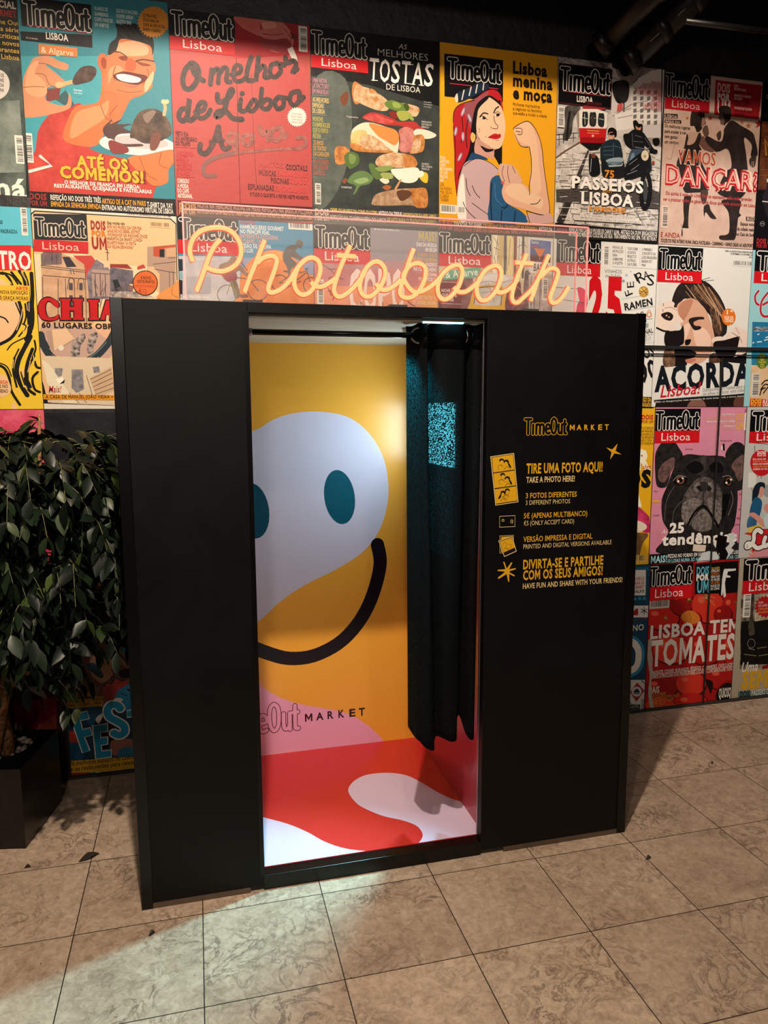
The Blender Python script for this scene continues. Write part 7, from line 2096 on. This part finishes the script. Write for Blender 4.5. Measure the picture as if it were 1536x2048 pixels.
def leaf(p, d, L, wd, roll):
    d = d.normalized(); s = d.cross(Vector((0, 0, 1)))
    if s.length < 0.05: s = Vector((1, 0, 0))
    s.normalize(); nrm = s.cross(d).normalized()
    s, nrm = s * math.cos(roll) + nrm * math.sin(roll), nrm * math.cos(roll) - s * math.sin(roll)
    base = len(lf.v); rows = ((0, .04), (.18, .62), (.42, 1.0), (.68, .80), (.88, .34), (1.0, .02))
    for t, w in rows:
        c = p + d * (L * t) - nrm * (L * 0.16 * t * t)
        fold = 0.25 * w * wd
        lf.v.extend([tuple(c + s * (wd * w) + nrm * fold), tuple(c), tuple(c - s * (wd * w) + nrm * fold)])
    for j in range(len(rows) - 1):
        q = base + j * 3
        for e in (0, 1):
            lf.f.append((q + e, q + e + 1, q + e + 4, q + e + 3)); lf.m.append(lk); lf.smooth.append(True)


rnd = random.Random(11)
# crown lobes: centre, radii -- the crown the photograph shows, wide and hanging
lobes = [((-0.62, 2.84, 1.40), (0.30, 0.20, 0.16), 46), ((-0.45, 2.80, 1.20), (0.24, 0.20, 0.22), 46), ((-0.80, 2.80, 1.18), (0.32, 0.24, 0.26), 56),
         ((-0.52, 2.78, 0.95), (0.26, 0.22, 0.22), 50), ((-0.84, 2.78, 0.88), (0.30, 0.24, 0.22), 46), ((-0.72, 2.80, 0.76), (0.22, 0.20, 0.13), 30),
         ((-1.05, 2.85, 1.10), (0.28, 0.24, 0.36), 40), ((-0.40, 2.90, 1.32), (0.16, 0.14, 0.16), 24), ((-0.50, 2.86, 1.47), (0.20, 0.16, 0.10), 24), ((-0.86, 2.86, 1.45), (0.24, 0.18, 0.12), 24), ((-0.40, 2.86, 0.98), (0.12, 0.14, 0.14), 16)]
for c, rr, cnt in lobes:
    cnt = int(cnt * 1.45)
    c = Vector(c)
    for i in range(cnt):
        while True:
            q = Vector((rnd.uniform(-1, 1), rnd.uniform(-1, 1), rnd.uniform(-1, 1)))
            if 0.35 < q.length < 1: break
        start = c + Vector((q.x * rr[0], q.y * rr[1], q.z * rr[2]))
        outd = Vector((q.x, q.y, 0.1)).normalized()
        ln = rnd.uniform(0.10, 0.20)
        pts = []
        for j in range(5):
            t = j / 4
            pp = start + outd * ln * 0.8 * t + Vector((0, 0, 0.25 * ln * t - 1.0 * ln * t * t))
            pp.x = min(pp.x, -0.275); pp.y = min(pp.y, 3.22)
            pts.append(pp)
        tw.tube(pts, [0.0022, 0.002, 0.0017, 0.0013, 0.001], twig_m, 5, False)
        for j in range(1, 5):
            for e in (-1, 1):
                if rnd.random() < 0.12: continue
                p = pts[j]; td = (pts[j] - pts[j - 1]).normalized()
                sd = td.cross(Vector((0, 0, 1))).normalized() * e
                d = td * 0.7 + sd * rnd.uniform(.3, .9) + Vector((rnd.uniform(-.3, .3), rnd.uniform(-.3, .3), rnd.uniform(-.9, 0.05)))
                L = rnd.uniform(0.055, 0.095)
                if p.x + d.normalized().x * L > -0.245: continue
                if p.y + d.normalized().y * L > 3.28: continue
                leaf(p, d, L, L * rnd.uniform(.20, .27), rnd.uniform(-.8, .8))
tw.build('twigs', ficus)
lf.build('foliage', ficus)

# dry leaves and crumbs lying on the floor
dry = mat('dry_leaf', '#2a211a', 0.7)


def litter(px, py, L, ang, label, m=dry, cat='leaf'):
    p = on_z(px, py, 0.0); x = MB(); k = x.mi(m); d = Vector((math.cos(ang), math.sin(ang), 0)); s = Vector((-d.y, d.x, 0))
    rows = ((0, .05, .0015), (.3, .8, .006), (.55, 1, .010), (.8, .6, .008), (1, .04, .002))
    for t, w, z in rows:
        c = p + d * L * (t - .5)
        x.v.extend([tuple(c + s * L * .22 * w + Vector((0, 0, z + .004 * w))), tuple(c + Vector((0, 0, z * .4 + .0008))), tuple(c - s * L * .22 * w + Vector((0, 0, z + .004 * w)))])
    for j in range(4):
        for e in (0, 1):
            q = j * 3 + e; x.f.append((q, q + 1, q + 4, q + 3)); x.m.append(k); x.smooth.append(True)
    o = x.build('fallen_leaf'); so2 = o.modifiers.new('thick', 'SOLIDIFY'); so2.thickness = 0.0008
    tag(o, label, cat, 'dry leaves and crumbs on the floor')


litter(178, 1716, 0.075, 0.5, 'curled dark dry leaf on the floor between pot and booth')
litter(55, 1736, 0.022, 0.1, 'small dark crumb on the floor in front of the plant pot')
litter(304, 1869, 0.022, 0.6, 'thin dark scrap on the pale lit floor left of the booth corner')
litter(1297, 1718, 0.022, 0.2, 'dark crumb on a tile joint near the booth right corner')
litter(1424, 1527, 0.018, 0.9, 'tiny dark scrap on the floor near the tomato cover')
